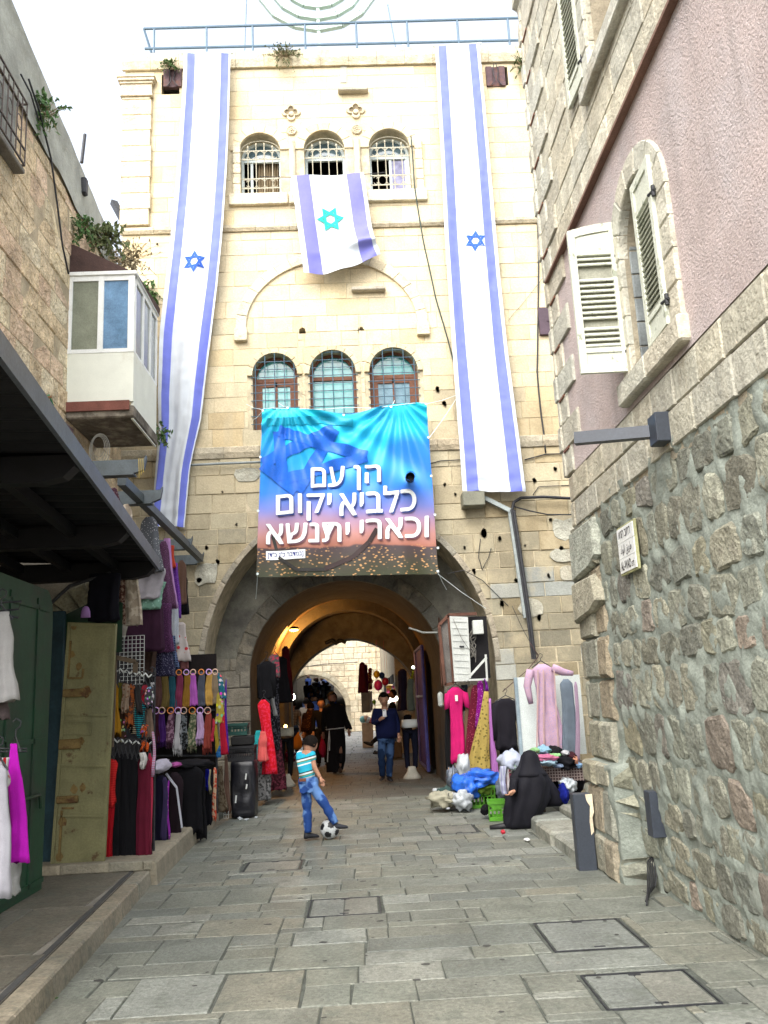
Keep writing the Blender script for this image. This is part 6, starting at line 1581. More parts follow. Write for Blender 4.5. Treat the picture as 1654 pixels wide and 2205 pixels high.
R2 = [
 ('hanging_shawl', 'orange and brown shawl dress at the left end of the lower rail', 'shawl', 97, 1290, 80, 1735, 75, 105, (.38, .06, .02), 'noise', (.30, .16, .05), 'dress'),
 ('hanging_singlet', 'pink top between the orange shawl and red striped dress', 'top', 172, 1345, 165, 1675, 44, 54, (.60, .18, .32), None, None, 'shirt'),
 ('hanging_dress', 'bright red dress with white stripes on its shoulder', 'dress', 240, 1310, 232, 1705, 80, 92, (.60, .02, .02), 'hstripe', (.62, .03, .03), 'shirt'),
 ('hanging_dress', 'long plain red dress showing below the striped one', 'dress', 235, 1660, 222, 2185, 60, 58, (.50, .01, .02), None, None, 'sheet'),
 ('hanging_dress', 'wide burgundy dress on the lower rail', 'dress', 505, 1290, 520, 2160, 105, 118, (.16, .012, .035), None, None, 'long'),
 ('hanging_dress', 'narrow rose red dress at the right end of the lower rail', 'dress', 562, 1262, 560, 2110, 42, 48, (.45, .035, .08), None, None, 'long'),
 ('hanging_scarf', 'thin lilac and white scarf at the end of the lower rail', 'scarf', 590, 1070, 594, 1440, 20, 26, (.55, .42, .60), 'hstripe', (.5, .2, .3), 'long'),
 ('hanging_singlet', 'small orange top clipped over the lower rail', 'top', 518, 1160, 518, 1232, 60, 70, (.60, .10, .02), None, None, 'top'),
 ('hanging_singlet', 'white halter top lying over the burgundy dress', 'top', 500, 1262, 510, 1375, 50, 40, (.65, .63, .60), None, None, 'sheet'),
]
for k, (n_, lab, cat, ax, ay, bx, by, w0, w1, col, pat, c2, kind) in enumerate(R2):
    garm(n_, lab, cat, z5(ax, ay), z5(bx, by), w0/3.94, w1/3.94, 8.98+.03*(k % 2)-(.06 if 'halter' in lab else 0), c_(col, pat, c2 or (.8, .8, .8), 14), kind, .12, 4, .35, hanger=(kind != 'sheet' and w0 > 40), group='dresses on the lower wavy rail', rag=.03)
for k in range(6):
    cx = 285+k*36; garm('long_black_dress', ('plain black long dress', 'black long dress with a slightly shorter hem', 'black long dress in the middle of the bunch', 'black long dress just right of the middle', 'black long dress close to the burgundy one', 'black long dress pressed against the burgundy one')[k]+' on the lower wavy rail', 'dress', z5(cx, 1265+k*2), z5(cx-6, 2195-R(0, 25)), 40/3.94*1.2, 52/3.94*1.2, 9.0+.03*(k % 2), BLK, 'long', .12, 5, .4, hanger=True, group='long black dresses', rag=.02)
# --- scarves
SCF = [('mauve brown', 632, (.15, .075, .07)), ('olive', 696, (.21, .155, .05)), ('teal', 757, (.025, .12, .17)), ('raspberry', 812, (.27, .045, .11)), ('mustard', 875, (.36, .19, .03)),
       ('orchid pink', 932, (.50, .13, .55)), ('slate grey', 1002, (.11, .125, .17)), ('golden yellow', 1066, (.55, .33, .08)), ('beige', 1118, (.30, .23, .15))]
def ring_top(o, A, r, m):
    mb = MB(); mb.tube([(A.x+r*math.cos(a), A.y-.03, A.z+.01+r*math.sin(a)) for a in [2*PI*k/14 for k in range(15)]], .007, 5); mb.build('ring', m, o)
RG = [mat('ring_orange', (.6, .2, .04), rough=.5, bump=0), mat('ring_lilac', (.55, .35, .7), rough=.5, bump=0), mat('ring_peach', (.6, .4, .3), rough=.5, bump=0)]
for k, (nm, cx, col) in enumerate(SCF):
    yb = (880, 885, 885, 895, 875, 862, 865, 858, 850)[k]
    a = z5(cx, 592 - k*1); o = garm('folded_scarf', nm+' folded scarf in the upper row of ring hung scarves', 'scarf', a, z5(cx-4+k, yb), 62/3.94, 70/3.94, 12.05, c_(col), 'scarf', .09, 3, .3, group='folded scarves hung in the upper row', fringe=False)
    ring_top(o, at(*a, y=12.0), .036, RG[k % 3])
SC2 = [('dark maroon', 618, (.07, .015, .03), None, None, 1180), ('deep purple', 668, (.09, .025, .20), None, None, 1175), ('mauve print', 742, (.16, .07, .12), 'noise', (.34, .2, .28), 1175), ('white', 805, (.6, .6, .62), None, None, 1240),
       ('black and grey print', 852, (.025, .028, .03), 'noise', (.18, .2, .22), 1185), ('green print', 925, (.12, .17, .09), 'noise', (.32, .3, .2), 1210), ('pale lilac', 992, (.55, .38, .62), None, None, 1150), ('rust red', 1055, (.36, .07, .05), 'vstripe', (.22, .04, .03), 1225)]
for k, (nm, cx, col, pat, c2, yb) in enumerate(SC2):
    a = z5(cx, 912); o = garm('fringed_scarf', nm+' fringed scarf in the lower row of ring hung scarves', 'scarf', a, z5(cx-5, yb), 56/3.94, 78/3.94, 12.0, c_(col, pat, c2 or (.8, .8, .8), 26), 'scarf', .10, 4, .4, group='fringed scarves hung in the lower row', fringe=True)
    ring_top(o, at(*a, y=11.95), .042, RG[(k+1) % 3])
for (lab, cx, y0, cx1, y1, w0, w1, col, pat, c2) in (
  ('teal and red patterned scarf at the right end of the scarf rows', 1140, 590, 1190, 800, 40, 60, (.02, .16, .22), 'floral', (.4, .05, .2)),
  ('yellow and brown patterned scarf below the teal one', 1165, 730, 1150, 1010, 60, 70, (.45, .36, .06), 'floral', (.12, .08, .03)),
  ('plain olive yellow scarf tail at the end of the rows', 1125, 960, 1130, 1260, 28, 34, (.35, .26, .03), None, None),
  ('crimson scarf hanging lowest at the right end', 1185, 930, 1190, 1275, 50, 62, (.42, .01, .035), None, None),
  ('violet scarf edge at the outside of the scarf rows', 1208, 640, 1216, 1260, 18, 20, (.09, .02, .30), None, None),
  ('blue scarf tail peeping under the crimson one', 1150, 1200, 1150, 1300, 40, 44, (.02, .13, .35), None, None),
  ('pink fringed end low in the scarf rows', 1100, 975, 1095, 1165, 24, 30, (.45, .03, .06), None, None)):
    garm('loose_scarf', lab, 'scarf', z5(cx, y0), z5(cx1, y1), w0/3.94, w1/3.94, 11.9, c_(col, pat, c2 or (.8, .8, .8), 18), 'scarf', .09, 3, .35, group='loose scarves by the arch')
t = thing('scarf_rack', 'dark pipe rack carrying the two rows of scarves', 'clothes rack', at(400, 1700, y=12.1), 'clothes rails of the left stall')
for (x0, x1, y) in ((590, 1130, 585), (590, 1130, 900), (590, 1120, 1290)):
    mb = MB(); a, b = at(*z5(x0, y), y=12.1), at(*z5(x1, y), y=12.1); mb.tube([a, b], .014, 6); mb.build('rail', IRON(), t)
for x in (592, 1125):
    mb = MB(); a = at(*z5(x, 560), y=12.12); mb.tube([a, (a.x, 12.12, .2)], .016, 6); mb.build('upright', IRON(), t)
mb = MB(); a = at(*z5(590, 880), y=12.25); b = at(*z5(1120, 600), y=12.25); mb.box((a.x-.3, 12.3, .2), (b.x, 12.34, a.z+.7)); tag(mb.build('dark_backing', c_((.02, .016, .016)), None, loc=(a.x, 12.3, .2)), 'dark cloth backing behind the scarf rows', 'cloth')
# --- coats
CT = [
 ('hanging_coat', 'navy coat at the near end of the coat row', 660, 1455, 655, 2120, 120, 140, 9.9, (.012, .011, .035), None, None, 'shirt'),
 ('hanging_coat', 'grey violet coat lining beside the navy coat', 690, 1470, 685, 2000, 44, 50, 9.85, (.07, .05, .14), None, None, 'long'),
 ('hanging_coat', 'vivid purple coat edge in the coat row', 718, 1480, 722, 1985, 14, 16, 9.85, (.35, .04, .45), 'dots', (.5, .15, .5), 'long'),
 ('hanging_coat', 'indigo coat hanging lowest in the coat row', 650, 1800, 655, 2140, 90, 80, 9.95, (.04, .02, .12), None, None, 'sheet'),
 ('hanging_coat', 'brown black coat with white piping along its front', 770, 1425, 775, 2050, 130, 120, 10.4, (.025, .014, .02), None, None, 'shirt'),
 ('hanging_coat', 'big black coat in the middle of the coat row', 905, 1370, 900, 1940, 230, 200, 10.9, (.008, .008, .011), None, None, 'shirt'),
 ('hanging_coat', 'long black coat reaching lower than the big black coat', 990, 1420, 985, 1985, 100, 105, 11.1, (.009, .009, .012), None, None, 'shirt'),
 ('hanging_singlet', 'royal blue top at the far end of the coat row', 1042, 1395, 1045, 1570, 32, 34, 11.5, (.01, .015, .40), None, None, 'shirt'),
 ('hanging_singlet', 'cream sleeve edge beside the blue top', 1068, 1390, 1075, 1600, 14, 18, 11.6, (.5, .47, .3), None, None, 'long'),
 ('hanging_coat', 'black coat behind the blue and cream tops', 1065, 1400, 1065, 1860, 55, 60, 11.7, (.01, .01, .015), None, None, 'shirt'),
 ('hanging_dress', 'orange and cream floral dress seen edge on', 1108, 1380, 1115, 1830, 26, 34, 11.8, (.60, .42, .28), 'noise', (.5, .06, .03), 'long'),
 ('hanging_skirt', 'snakeskin print skirt near the arch', 1155, 1370, 1168, 1755, 62, 95, 12.5, (.20, .16, .11), 'noise', (.07, .05, .03), 'skirt'),
 ('hanging_skirt', 'long brown pleated skirt beside the snakeskin one', 1200, 1285, 1228, 1765, 36, 52, 12.6, (.17, .10, .075), None, None, 'skirt'),
]
for (n_, lab, ax, ay, bx, by, w0, w1, Y, col, pat, c2, kind) in CT:
    garm(n_, lab, n_.split('_')[1], z5(ax, ay), z5(bx, by), w0/3.94, w1/3.94, Y, c_(col, pat, c2 or (.8, .8, .8), 26), kind, .22 if w0 > 90 else .12, 4, .3, group='coats and skirts on the low rack', rag=.03)
mb = MB()
for (a, b, w) in (((700, 1440), (790, 1560), .02), ((790, 1560), (835, 1900), .018)): mb.bar(at(*z5(*a), y=10.25), at(*z5(*b), y=10.25), w, .02, up=(0, 1, 0))
mb.build('white_piping', c_((.6, .62, .7)), [o for o in bpy.data.objects if o.get('label') == 'brown black coat with white piping along its front'][0])
def heap(name, lab, cat, poly, Y, z_th, m, seed=0, amp=.03, n=3, dep=.35, group=None):
    """crumpled cloth lump with the pixel outline's width and height"""
    xs = [p[0] for p in poly]; ys = [p[1] for p in poly]
    cx, cy = (min(xs)+max(xs))/2, (min(ys)+max(ys))/2; c = at(cx, cy, y=Y); hw = (max(xs)-min(xs))/2*Y/FPX; hh = (max(ys)-min(ys))/2*Y/FPX
    mb = MB(); NU, NV = 26, 14; R_ = []
    for j in range(NV+1):
        b = PI*(j/NV)*.996+.006; ring = []
        for i in range(NU):
            a = 2*PI*i/NU
            d = Vector((math.sin(b)*math.cos(a), math.sin(b)*math.sin(a), -math.cos(b)))
            nn = 1+amp*8*noise.noise(d*n+Vector((seed*3.7, 0, 0)))+amp*4*abs(noise.noise(d*n*2.4+Vector((0, seed, 0))))
            ring.append((c.x+d.x*hw*nn, Y+d.y*dep*nn, c.z+d.z*hh*nn))
        R_.append(ring)
    mb.rings(R_); return tag(mb.build(name, m, None, loc=tuple(c), smooth=True), lab, cat, group)
heap('folded_clothes', 'white folded clothes on top of the coat row', 'clothes', [z5(605, 1325), z5(720, 1425)], 10.1, 0, c_((.55, .52, .62)), 1)
heap('folded_clothes', 'dark folded clothes heaped along the top of the coat row', 'clothes', [z5(700, 1325), z5(1085, 1400)], 11.2, 0, BLK, 2)
heap('folded_clothes', 'little pink bundle on top of the dark coats', 'clothes', [z5(735, 1345), z5(825, 1385)], 10.6, 0, c_((.45, .10, .35)), 3, dep=.12)
t = thing('garment_bag', 'black plastic covered stack of clothes beside the arch', 'bag', at(*z5(1345, 1780), y=13.2))
mb = MB(); a, b = at(*z5(1240, 1785), y=13.1), at(*z5(1455, 1335), y=13.1); r_ = []
for j in range(13):
    q = j/12; z = lerp(.02, b.z, q); r_.append([(lerp(a.x, b.x, .5)+(b.x-a.x)/2*(.92+.08*math.sin(q*3))*(abs(math.cos(t_))**.4)*(1 if math.cos(t_) > 0 else -1)+.012*noise.noise(Vector((t_*2, q*5, 0))), 13.3+.25*(abs(math.sin(t_))**.4)*(1 if math.sin(t_) > 0 else -1)+.03*noise.noise(Vector((t_*3, q*6, 3))), z) for t_ in [2*PI*k/32 for k in range(32)]])
mb.rings(r_); mb.build('sack', mat('black_plastic', (.008, .008, .012), rough=.35, var=.2, bump=.3, bs=12, spec=.5), t, smooth=True)
for (x, y0, y1) in ((1380, 1440, 1490), (1385, 1530, 1570), (1295, 1625, 1690)):
    mb = MB(); mb.bar(at(*z5(x, y0), y=12.98), at(*z5(x-6, y1), y=12.98), .02, .006, up=(0, 1, 0)); mb.build('tape', M_WW, t)
def crate(lab, x0, x1, y0, y1, z0, z1, m, rot=0, nm='plastic_crate', grp='plastic crates on the ground', nx=6):
    cx, cy = (x0+x1)/2, (y0+y1)/2; t = thing(nm, lab, 'crate', (cx, cy, z0), grp); w, d, h = x1-x0, y1-y0, z1-z0; th = .012
    X = lambda u, v, z: (cx+u*math.cos(rot)-v*math.sin(rot), cy+u*math.sin(rot)+v*math.cos(rot), z0+z)
    def bx(mb, a, b):
        (ax, ay, az), (bx_, by, bz) = a, b
        mb.rings([[X(ax, ay, z), X(bx_, ay, z), X(bx_, by, z), X(ax, by, z)] for z in (az, bz)])
    mb = MB(); bx(mb, (-w/2, -d/2, 0), (w/2, d/2, .02)); mb.build('bottom', m, t)
    for (s, ln, ax) in ((-1, w, 0), (1, w, 0), (-1, d, 1), (1, d, 1)):
        mb = MB(); o_ = s*((d if ax == 0 else w)/2-th/2)
        def seg(u0, u1, a, b):
            if ax == 0: bx(mb, (u0, o_-th/2, a), (u1, o_+th/2, b))
            else: bx(mb, (o_-th/2, u0, a), (o_+th/2, u1, b))
        L2 = ln/2-(.013 if ax else 0)
        seg(-L2, L2, .021, .05); seg(-L2, L2, h-.05, h); seg(-L2, L2, h*.52, h*.52+.018)
        for k in range(nx+1): u = -L2+2*L2*k/nx; seg(max(-L2, u-.008), min(L2, u+.008), .0505, h-.0505)
        seg(-L2*.42, L2*.42, h*.54, h-.051)
        mb.build('side', m, t)
    mb = MB()
    for (u0, u1, v0, v1) in ((-w/2-.01, w/2+.01, -d/2-.012, -d/2), (-w/2-.01, w/2+.01, d/2, d/2+.012), (-w/2-.012, -w/2, -d/2, d/2), (w/2, w/2+.012, -d/2, d/2)): bx(mb, (u0, v0, h-.03), (u1, v1, h+.005))
    mb.build('rim', m, t); return t
a = at(*z5(1220, 1120), y=13.6); b = at(*z5(1385, 1015), y=13.6)
crate('dark green plastic crate stacked high beside the arch', a.x, b.x, 13.6, 13.9, a.z, b.z, mat('dark_green_plastic', (.015, .06, .05), rough=.5, bump=0), nm='plastic_crate', grp='dark crates beside the arch')
a = at(*z5(1230, 1335), y=13.5); b = at(*z5(1455, 1200), y=13.5)
crate('black slatted crate standing on the black garment sack', a.x, b.x, 13.35, 13.7, a.z, b.z, mat('black_crate', (.02, .02, .022), rough=.5, bump=0), grp='dark crates beside the arch', nx=12)
mb = MB(); mb.bbox((a.x+.02, 13.6, b.z+.0), (b.x-.05, 13.9, at(*z5(1220, 1125), y=13.6).z-.002), .02); tag(mb.build('dark_box', c_((.05, .05, .05)), None, loc=tuple(a)), 'dark box between the green crate and the slatted crate', 'box')
# --- inside the arch, left
IN = [
 ('hanging_jacket', 'black jacket with pale sleeves hanging at the left of the arch', 'jacket', z4(50, 600), z4(45, 900), 30, 34, 14.7, (.010, .010, .013), None, None, 'shirt', (.55, .02, .05)),
 ('hanging_shirt', 'grey and white printed shirt under the vault at the left', 'shirt', z4(115, 545), z4(110, 730), 22, 26, 15.3, (.14, .15, .15), 'noise', (.5, .05, .1), 'shirt', None),
 ('hanging_dress', 'long dark dress hanging behind the red dress', 'dress', z4(95, 640), z4(105, 1300), 26, 34, 15.6, (.012, .012, .018), 'noise', (.08, .08, .1), 'long', None),
 ('hanging_dress', 'bright red dress flaring out at the left of the arch', 'dress', z4(30, 905), z4(80, 1490), 26, 30, 14.5, (.70, .01, .02), 'noise', (.75, .03, .08), 'dress', None),
 ('hanging_singlet', 'turquoise strap top below the red dress', 'top', z4(-12, 1150), z4(-16, 1385), 16, 26, 14.35, (.03, .42, .44), None, None, 'top', None),
 ('hanging_singlet', 'coral strap top beside the turquoise one', 'top', z4(18, 1160), z4(25, 1390), 18, 24, 14.3, (.75, .13, .12), None, None, 'top', None),
 ('draped_cloth', 'grey animal print cloth draped over a box at the arch', 'cloth', z4(22, 1395), z4(20, 1700), 34, 36, 14.6, (.36, .36, .36), 'noise', (.07, .07, .07), 'sheet', None),
 ('hanging_dress', 'dark red dress hanging against the bright alley', 'dress', z4(205, 480), z4(215, 905), 16, 26, 17.5, (.14, .008, .015), None, None, 'long', None),
 ('hanging_dress', 'black dress group in the shadow of the vault left', 'dress', z4(150, 560), z4(165, 930), 34, 44, 16.5, (.010, .009, .012), None, None, 'long', None),
 ('hanging_scarf', 'white scarf strip among the dark dresses', 'scarf', z4(103, 880), z4(118, 1030), 6, 8, 15.2, (.5, .5, .5), None, None, 'sheet', None),
 ('hanging_dress', 'dark patterned dress behind the red dress hem', 'dress', z4(120, 1200), z4(140, 1620), 30, 34, 15.6, (.06, .012, .02), 'noise', (.15, .03, .05), 'long', None),
]
for (n_, lab, cat, a, b, w0, w1, Y, col, pat, c2, kind, slv) in IN:
    garm(n_, lab, cat, a, b, w0, w1, Y, c_(col, pat, c2 or (.8, .8, .8), 26), kind, .14, 3, .35, hanger=kind in ('shirt', 'dress'), sleeve=slv, group='clothes hung at the left side of the arch')
# --- foreground left edge
garm('hanging_camisole', 'white lace camisole at the left edge above the magenta dress', 'top', (2, 1318), (0, 1510), 56, 76, 5.6, c_((.48, .47, .46)), 'top', .14, 3, .25, hanger=True, group='clothes at the left edge of the picture')
garm('hanging_dress', 'magenta sleeveless dress at the left edge', 'dress', (33, 1600), (38, 1855), 26, 46, 5.5, c_((.60, .015, .55)), 'top', .10, 2, .2, hanger=True, group='clothes at the left edge of the picture')
garm('hanging_dress', 'long white dress cut by the left edge', 'dress', (-6, 1640), (-8, 1932), 50, 54, 5.3, c_((.50, .49, .54)), 'long', .12, 2, .2, hanger=True, group='clothes at the left edge of the picture')
garm('hanging_slip', 'pale grey slip showing below the magenta dress', 'slip', (24, 1840), (24, 1925), 34, 40, 5.6, c_((.38, .39, .38)), 'sheet', .06, 2, .3, group='clothes at the left edge of the picture')
garm('hanging_singlet', 'grey brown top hem under the white camisole', 'top', (4, 1495), (2, 1548), 34, 28, 5.7, c_((.14, .11, .11)), 'sheet', .06, 1, .2, group='clothes at the left edge of the picture')
garm('hanging_singlet', 'red white and navy striped top on a black hanger at the left edge', 'top', (12, 1632), (6, 1690), 20, 16, 5.35, c_((.50, .02, .03), 'vstripe', (.6, .6, .6), 9), 'sheet', .04, 1, .2, group='clothes at the left edge of the picture')
for (lab, pts, r) in (('dark hanger bar above the magenta dress at the left edge', [at(-40, 1612, y=5.6), at(58, 1612, y=5.6), at(58, 1618, y=5.6), at(-40, 1619, y=5.6)], .006),
  ('dark hanger above the white camisole at the left edge', [at(-30, 1300, y=5.7), at(46, 1295, y=5.7), at(40, 1312, y=5.7), at(-30, 1318, y=5.7)], .007), ('lower dark hanger above the white camisole', [at(-30, 1318, y=5.65), at(40, 1330, y=5.65)], .007),
  ('thin dark rail end holding the clothes at the left edge', [at(-60, 1290, y=5.65), (-2.7, 5.65, 2.35), (-2.8, 5.9, 2.5)], .01)):
    mb = MB(); mb.tube(pts, r, 5); tag(mb.build('wire_hanger', IRON(), None, loc=tuple(pts[0])), lab, 'hanger')
# ================================================================ RIGHT STALL
def zb(x, y): return (740+x/6.68, 1380+y/6.68)
def za(x, y): return (560+x/7.35, 1380+y/7.35)
YR = 14.15
RT_ = [
 ('hanging_dress', 'bright pink short sleeved dress with a white tag below the electric cabinet', 'dress', (243, 705), (258, 1340), 150, 112, YR, (.62, .015, .16), None, None, 'dress', (.26, .05, .055), True),
 ('hanging_dress', 'black dress behind the bright pink one', 'dress', (185, 760), (195, 1405), 80, 70, YR+.15, (.01, .01, .012), None, None, 'long', None, False),
 ('hanging_dress', 'dark dotted dress between the pink dress and tan coat', 'dress', (318, 690), (325, 900), 60, 60, YR+.2, (.015, .02, .03), 'dots', (.1, .25, .25), 'sheet', None, False),
 ('hanging_coat', 'long tan coat seen from the side with a white label', 'coat', (372, 685), (348, 1240), 62, 90, YR+.05, (.22, .13, .08), None, None, 'long', None, False),
 ('hanging_dress', 'burgundy sequined dress beside the tan coat', 'dress', (405, 690), (368, 1290), 60, 90, YR-.03, (.17, .01, .035), 'dots', (.4, .08, .12), 'long', None, False),
 ('hanging_blouse', 'shiny magenta violet blouse among the evening dresses', 'blouse', (450, 650), (440, 1045), 55, 60, YR-.06, (.28, .01, .26), 'dots', (.6, .25, .6), 'long', None, False),
 ('hanging_scarf', 'violet scarf tied to the cabinet corner', 'scarf', (484, 640), (512, 740), 12, 26, YR-.1, (.26, .03, .40), None, None, 'sheet', None, False),
 ('hanging_dress', 'yellow evening dress with black flowers and a wide hem', 'dress', (500, 745), (432, 1432), 62, 190, YR-.15, (.48, .36, .10), 'spots', (.16, .12, .03), 'skirt', None, False),
 ('hanging_dress', 'lilac dress strip beside the yellow evening dress', 'dress', (528, 800), (572, 1480), 22, 62, YR-.12, (.50, .20, .55), None, None, 'sheet', None, False),
 ('hanging_sweater', 'black grey long sleeved sweater on a black hanger', 'sweater', (665, 800), (665, 1225), 205, 190, YR-.2, (.022, .02, .028), None, None, 'shirt', (.58, .04, .055), True),
 ('hanging_skirt', 'dark skirt hem below the black sweater', 'skirt', (690, 1200), (690, 1300), 160, 150, YR-.05, (.02, .017, .014), None, None, 'sheet', None, False),
 ('hanging_robe', 'blue grey robe hanging beside the rubble corner', 'robe', (1178, 640), (1215, 1290), 110, 120, 12.3, (.20, .25, .31), None, None, 'long', None, False),
 ('hanging_dress', 'narrow pink and grey striped dress at the wall corner', 'dress', (1262, 660), (1278, 1325), 30, 40, 12.2, (.55, .38, .50), 'hstripe', (.25, .2, .28), 'long', None, False),
]
for k, (n_, lab, cat, a, b, w0, w1, Y, col, pat, c2, kind, slv, hg) in enumerate(RT_):
    garm(n_, lab, cat, z6(*a), z6(*b), w0/3.94, w1/3.94, Y, c_(col, pat, c2 or (.8, .8, .8), 20 if pat == 'spots' else 34), kind, .15, 4, .3, hanger=hg, sleeve=slv, group='clothes hung at the right side of the arch', rag=.03)
pk = [o for o in bpy.data.objects if str(o.get('label', '')).startswith('bright pink short')][0]
mb = MB(); a, b = at(*z6(238, 825), y=YR-.12), at(*z6(258, 775), y=YR-.12); mb.box((a.x, YR-.12, a.z), (b.x, YR-.115, b.z)); mb.build('price_tag', M_WW, pk)
# nightgown with arms held out
NG = c_((.62, .42, .55), 'dots', (.32, .3, .6), 40)
ng = garm('hanging_nightgown', 'pale pink dotted nightgown spread on a black hanger against the white board', 'nightgown', z6(965, 505), z6(1075, 1240), 175/3.94, 225/3.94, 12.6, NG, 'dress', .16, 6, .45, hanger=True, group='clothes hung at the right side of the arch', rag=.02)
for pts in (((875, 560), (848, 700), (880, 850)), ((1060, 540), (1150, 580), (1235, 592))):
    mb = MB(); P_ = [at(*z6(*p), y=12.57) for p in pts]; mb.tube([P_[0], P_[0].lerp(P_[1], .5), P_[1], P_[1].lerp(P_[2], .5), P_[2]], [.055, .06, .055, .045, .035], 12); mb.build('sleeve', NG, ng, smooth=True)
mb = MB()
for x in (940, 985, 1075): mb.bar(at(*z6(x, 560), y=12.50), at(*z6(x+ (x-970)*.35, 1235), y=12.50), .022, .004, up=(0, 1, 0))
mb.build('peach_ribbons', c_((.62, .42, .42)), ng)
t = thing('display_board', 'tall white board in a grey metal frame behind the pink nightgown', 'board', at(*z6(800, 1250), y=13.0))
a, b = at(*z6(815, 1300), y=13.0), at(*z6(1290, 600), y=13.0); mb = MB(); mb.box((a.x, 13.0, a.z), (b.x, 13.03, b.z)); mb.build('board', mat('white_board', (.55, .60, .58), rough=.4, var=.06, bump=0), t)
mb = MB(); mb.box((a.x-.05, 12.98, a.z-.4), (a.x-.001, 13.04, b.z)); mb.build('frame', mat('grey_alu', (.25, .32, .36), rough=.4, bump=0), t)
cable('clothes_line', 'thin line from hanger to hanger up to the drain pipe', [z6(640, 745), z6(850, 560), z6(945, 440), z6(870, 330)], .007, mat('brown_line', (.08, .045, .045), rough=.9, bump=0), y=13.6)
cable('wall_cable', 'thin wire falling from the arch shoulder to the nightgown hanger', [z6(720, 20), z6(810, 220), z6(935, 440)], .005, IRON(), y=14.2)
# electric cabinet
t = thing('electric_cabinet', 'open electric cabinet with white door and tangled wires at the right of the arch', 'cabinet', at(*z6(350, 660), y=14.3))
M_CW = mat('cabinet_white', (.48, .50, .47), rough=.5, var=.12, vs=5, bump=.05, stain=(.3, .28, .2), ss=5, slo=.6, shi=.75)
def q6(x, y, Y=14.3): return at(*z6(x, y), y=Y)
mb = MB()
P_ = [q6(190, 105, 14.05), q6(345, 112, 14.1), q6(372, 632, 14.1), q6(232, 655, 14.05)]
mb.rings([P_, [p+Vector((0, .04, 0)) for p in P_]]); mb.build('door', M_CW, t, fixn=True)
for k in range(9):
    y = 150+k*55; mb = MB(); mb.bar(q6(205+k*4, y, 14.045), q6(335+k*3, y+4, 14.09), .012, .006, up=(0, 1, 0)); mb.build('door_rib', M_CW, t, fixn=True)
mb = MB(); mb.bar(q6(275, 362, 14.04), q6(312, 364, 14.06), .025, .012, up=(0, 1, 0)); mb.build('label_holder', IRON(), t, fixn=True)
mb = MB()
for (p, q) in (((182, 95), (225, 672)), ((180, 95), (420, 85)), ((100, 180), (180, 98)), ((100, 180), (150, 690)), ((150, 690), (225, 672))): mb.bar(q6(*p, 14.2), q6(*q, 14.2), .05, .04, up=(0, 1, 0))
mb.build('rusty_frame', mat('rust_frame', (.10, .045, .03), rough=.8, var=.3), t, fixn=True)
P_ = [q6(104, 185, 14.24), q6(180, 105, 14.22), q6(222, 668, 14.22), q6(152, 685, 14.24)]; mb = MB(); mb.rings([P_, [p+Vector((0, .03, 0)) for p in P_]]); mb.build('side_leaf', mat('dull_leaf', (.12, .11, .10), rough=.8, var=.3), t, fixn=True)
a, b = q6(345, 640, 14.32), q6(500, 105, 14.32); mb = MB(); mb.box((a.x, 14.30, a.z), (b.x, 14.34, b.z)); mb.build('back_panel', DARK(), t)
a, b = q6(388, 262, 14.15), q6(468, 140, 14.15); mb = MB(); mb.bbox((a.x, 14.08, a.z), (b.x, 14.18, b.z), .008); mb.build('meter_box', M_CW, t)
for (p, q, w) in (((325, 655), (503, 455), .035), ((230, 652), (510, 640), .03), ((495, 430), (508, 655), .03)):
    mb = MB(); mb.bar(q6(*p, 14.0), q6(*q, 14.02), w, .03, up=(0, 1, 0)); mb.build('shelf_bar', M_CW, t, fixn=True)
mb = MB(); rs = random.Random(5)
for k in range(9):
    p = [q6(355+rs.uniform(-10, 60), 230+60*j+rs.uniform(-30, 30), 14.22+rs.uniform(-.06, .04)) for j in range(5)]; mb.tube(p, .007, 4)
mb.tube([q6(220, 130, 14.0), q6(290, 290, 14.0), q6(370, 410, 14.1)], .005, 4)
tag(mb.build('wires', mat('mixed_wire', (.16, .15, .13), rough=.6, bump=0), t), kind='stuff')
mb = MB(); q = at(948, 1505, y=15.3); mb.bbox((q.x-.04, 15.26, q.z-.14), (q.x+.05, 15.35, q.z+.12), .03); tag(mb.build('bell_box', M_CW, None, loc=tuple(q)), 'small white oval box on the pier inside the arch', 'box')
cable('pipe', 'short pale pipe running along the right recess of the arch', [(880, 1352), (910, 1362), (942, 1362)], .018, M_CW, y=15.3, cat='pipe')
cable('pipe', 'rusty thin pipe down the right recess', [(944, 1330), (948, 1400), (952, 1480)], .014, MC['rust_frame'], y=15.3, cat='pipe')
# ---- table with heaped clothes
t = thing('market_table', 'low table under a plaid cloth with clothes heaped on it', 'table', at(*z6(1130, 1560), y=12.0))
a, b = at(*z6(960, 1400), y=11.4), at(*z6(1330, 1400), y=11.4); zt_ = a.z
mb = MB(); mb.box((a.x-.3, 11.4, zt_-.03), (b.x+.35, 12.5, zt_)); mb.build('table_top', MC['old_brown_wood'], t)
for (x, y) in ((a.x, 11.46), (b.x+.28, 11.46), (a.x, 12.44), (b.x+.28, 12.44)):
    mb = MB(); mb.box((x-.03, y-.03, 0), (x+.03, y+.03, zt_-.031)); mb.build('leg', MC['old_brown_wood'], t)
o = MB(); o.grid(lambda u, v: (a.x-.32+(b.x-a.x+.7)*u, 11.38-.012*math.sin(u*30), zt_+.005-.17*v), 50, 4); tag(o.build('plaid_cloth', c_((.10, .06, .06), 'check', (.32, .26, .24), 9), None, loc=(a.x, 11.4, zt_), smooth=True), 'dark plaid cloth hanging over the front edge of the table', 'cloth')
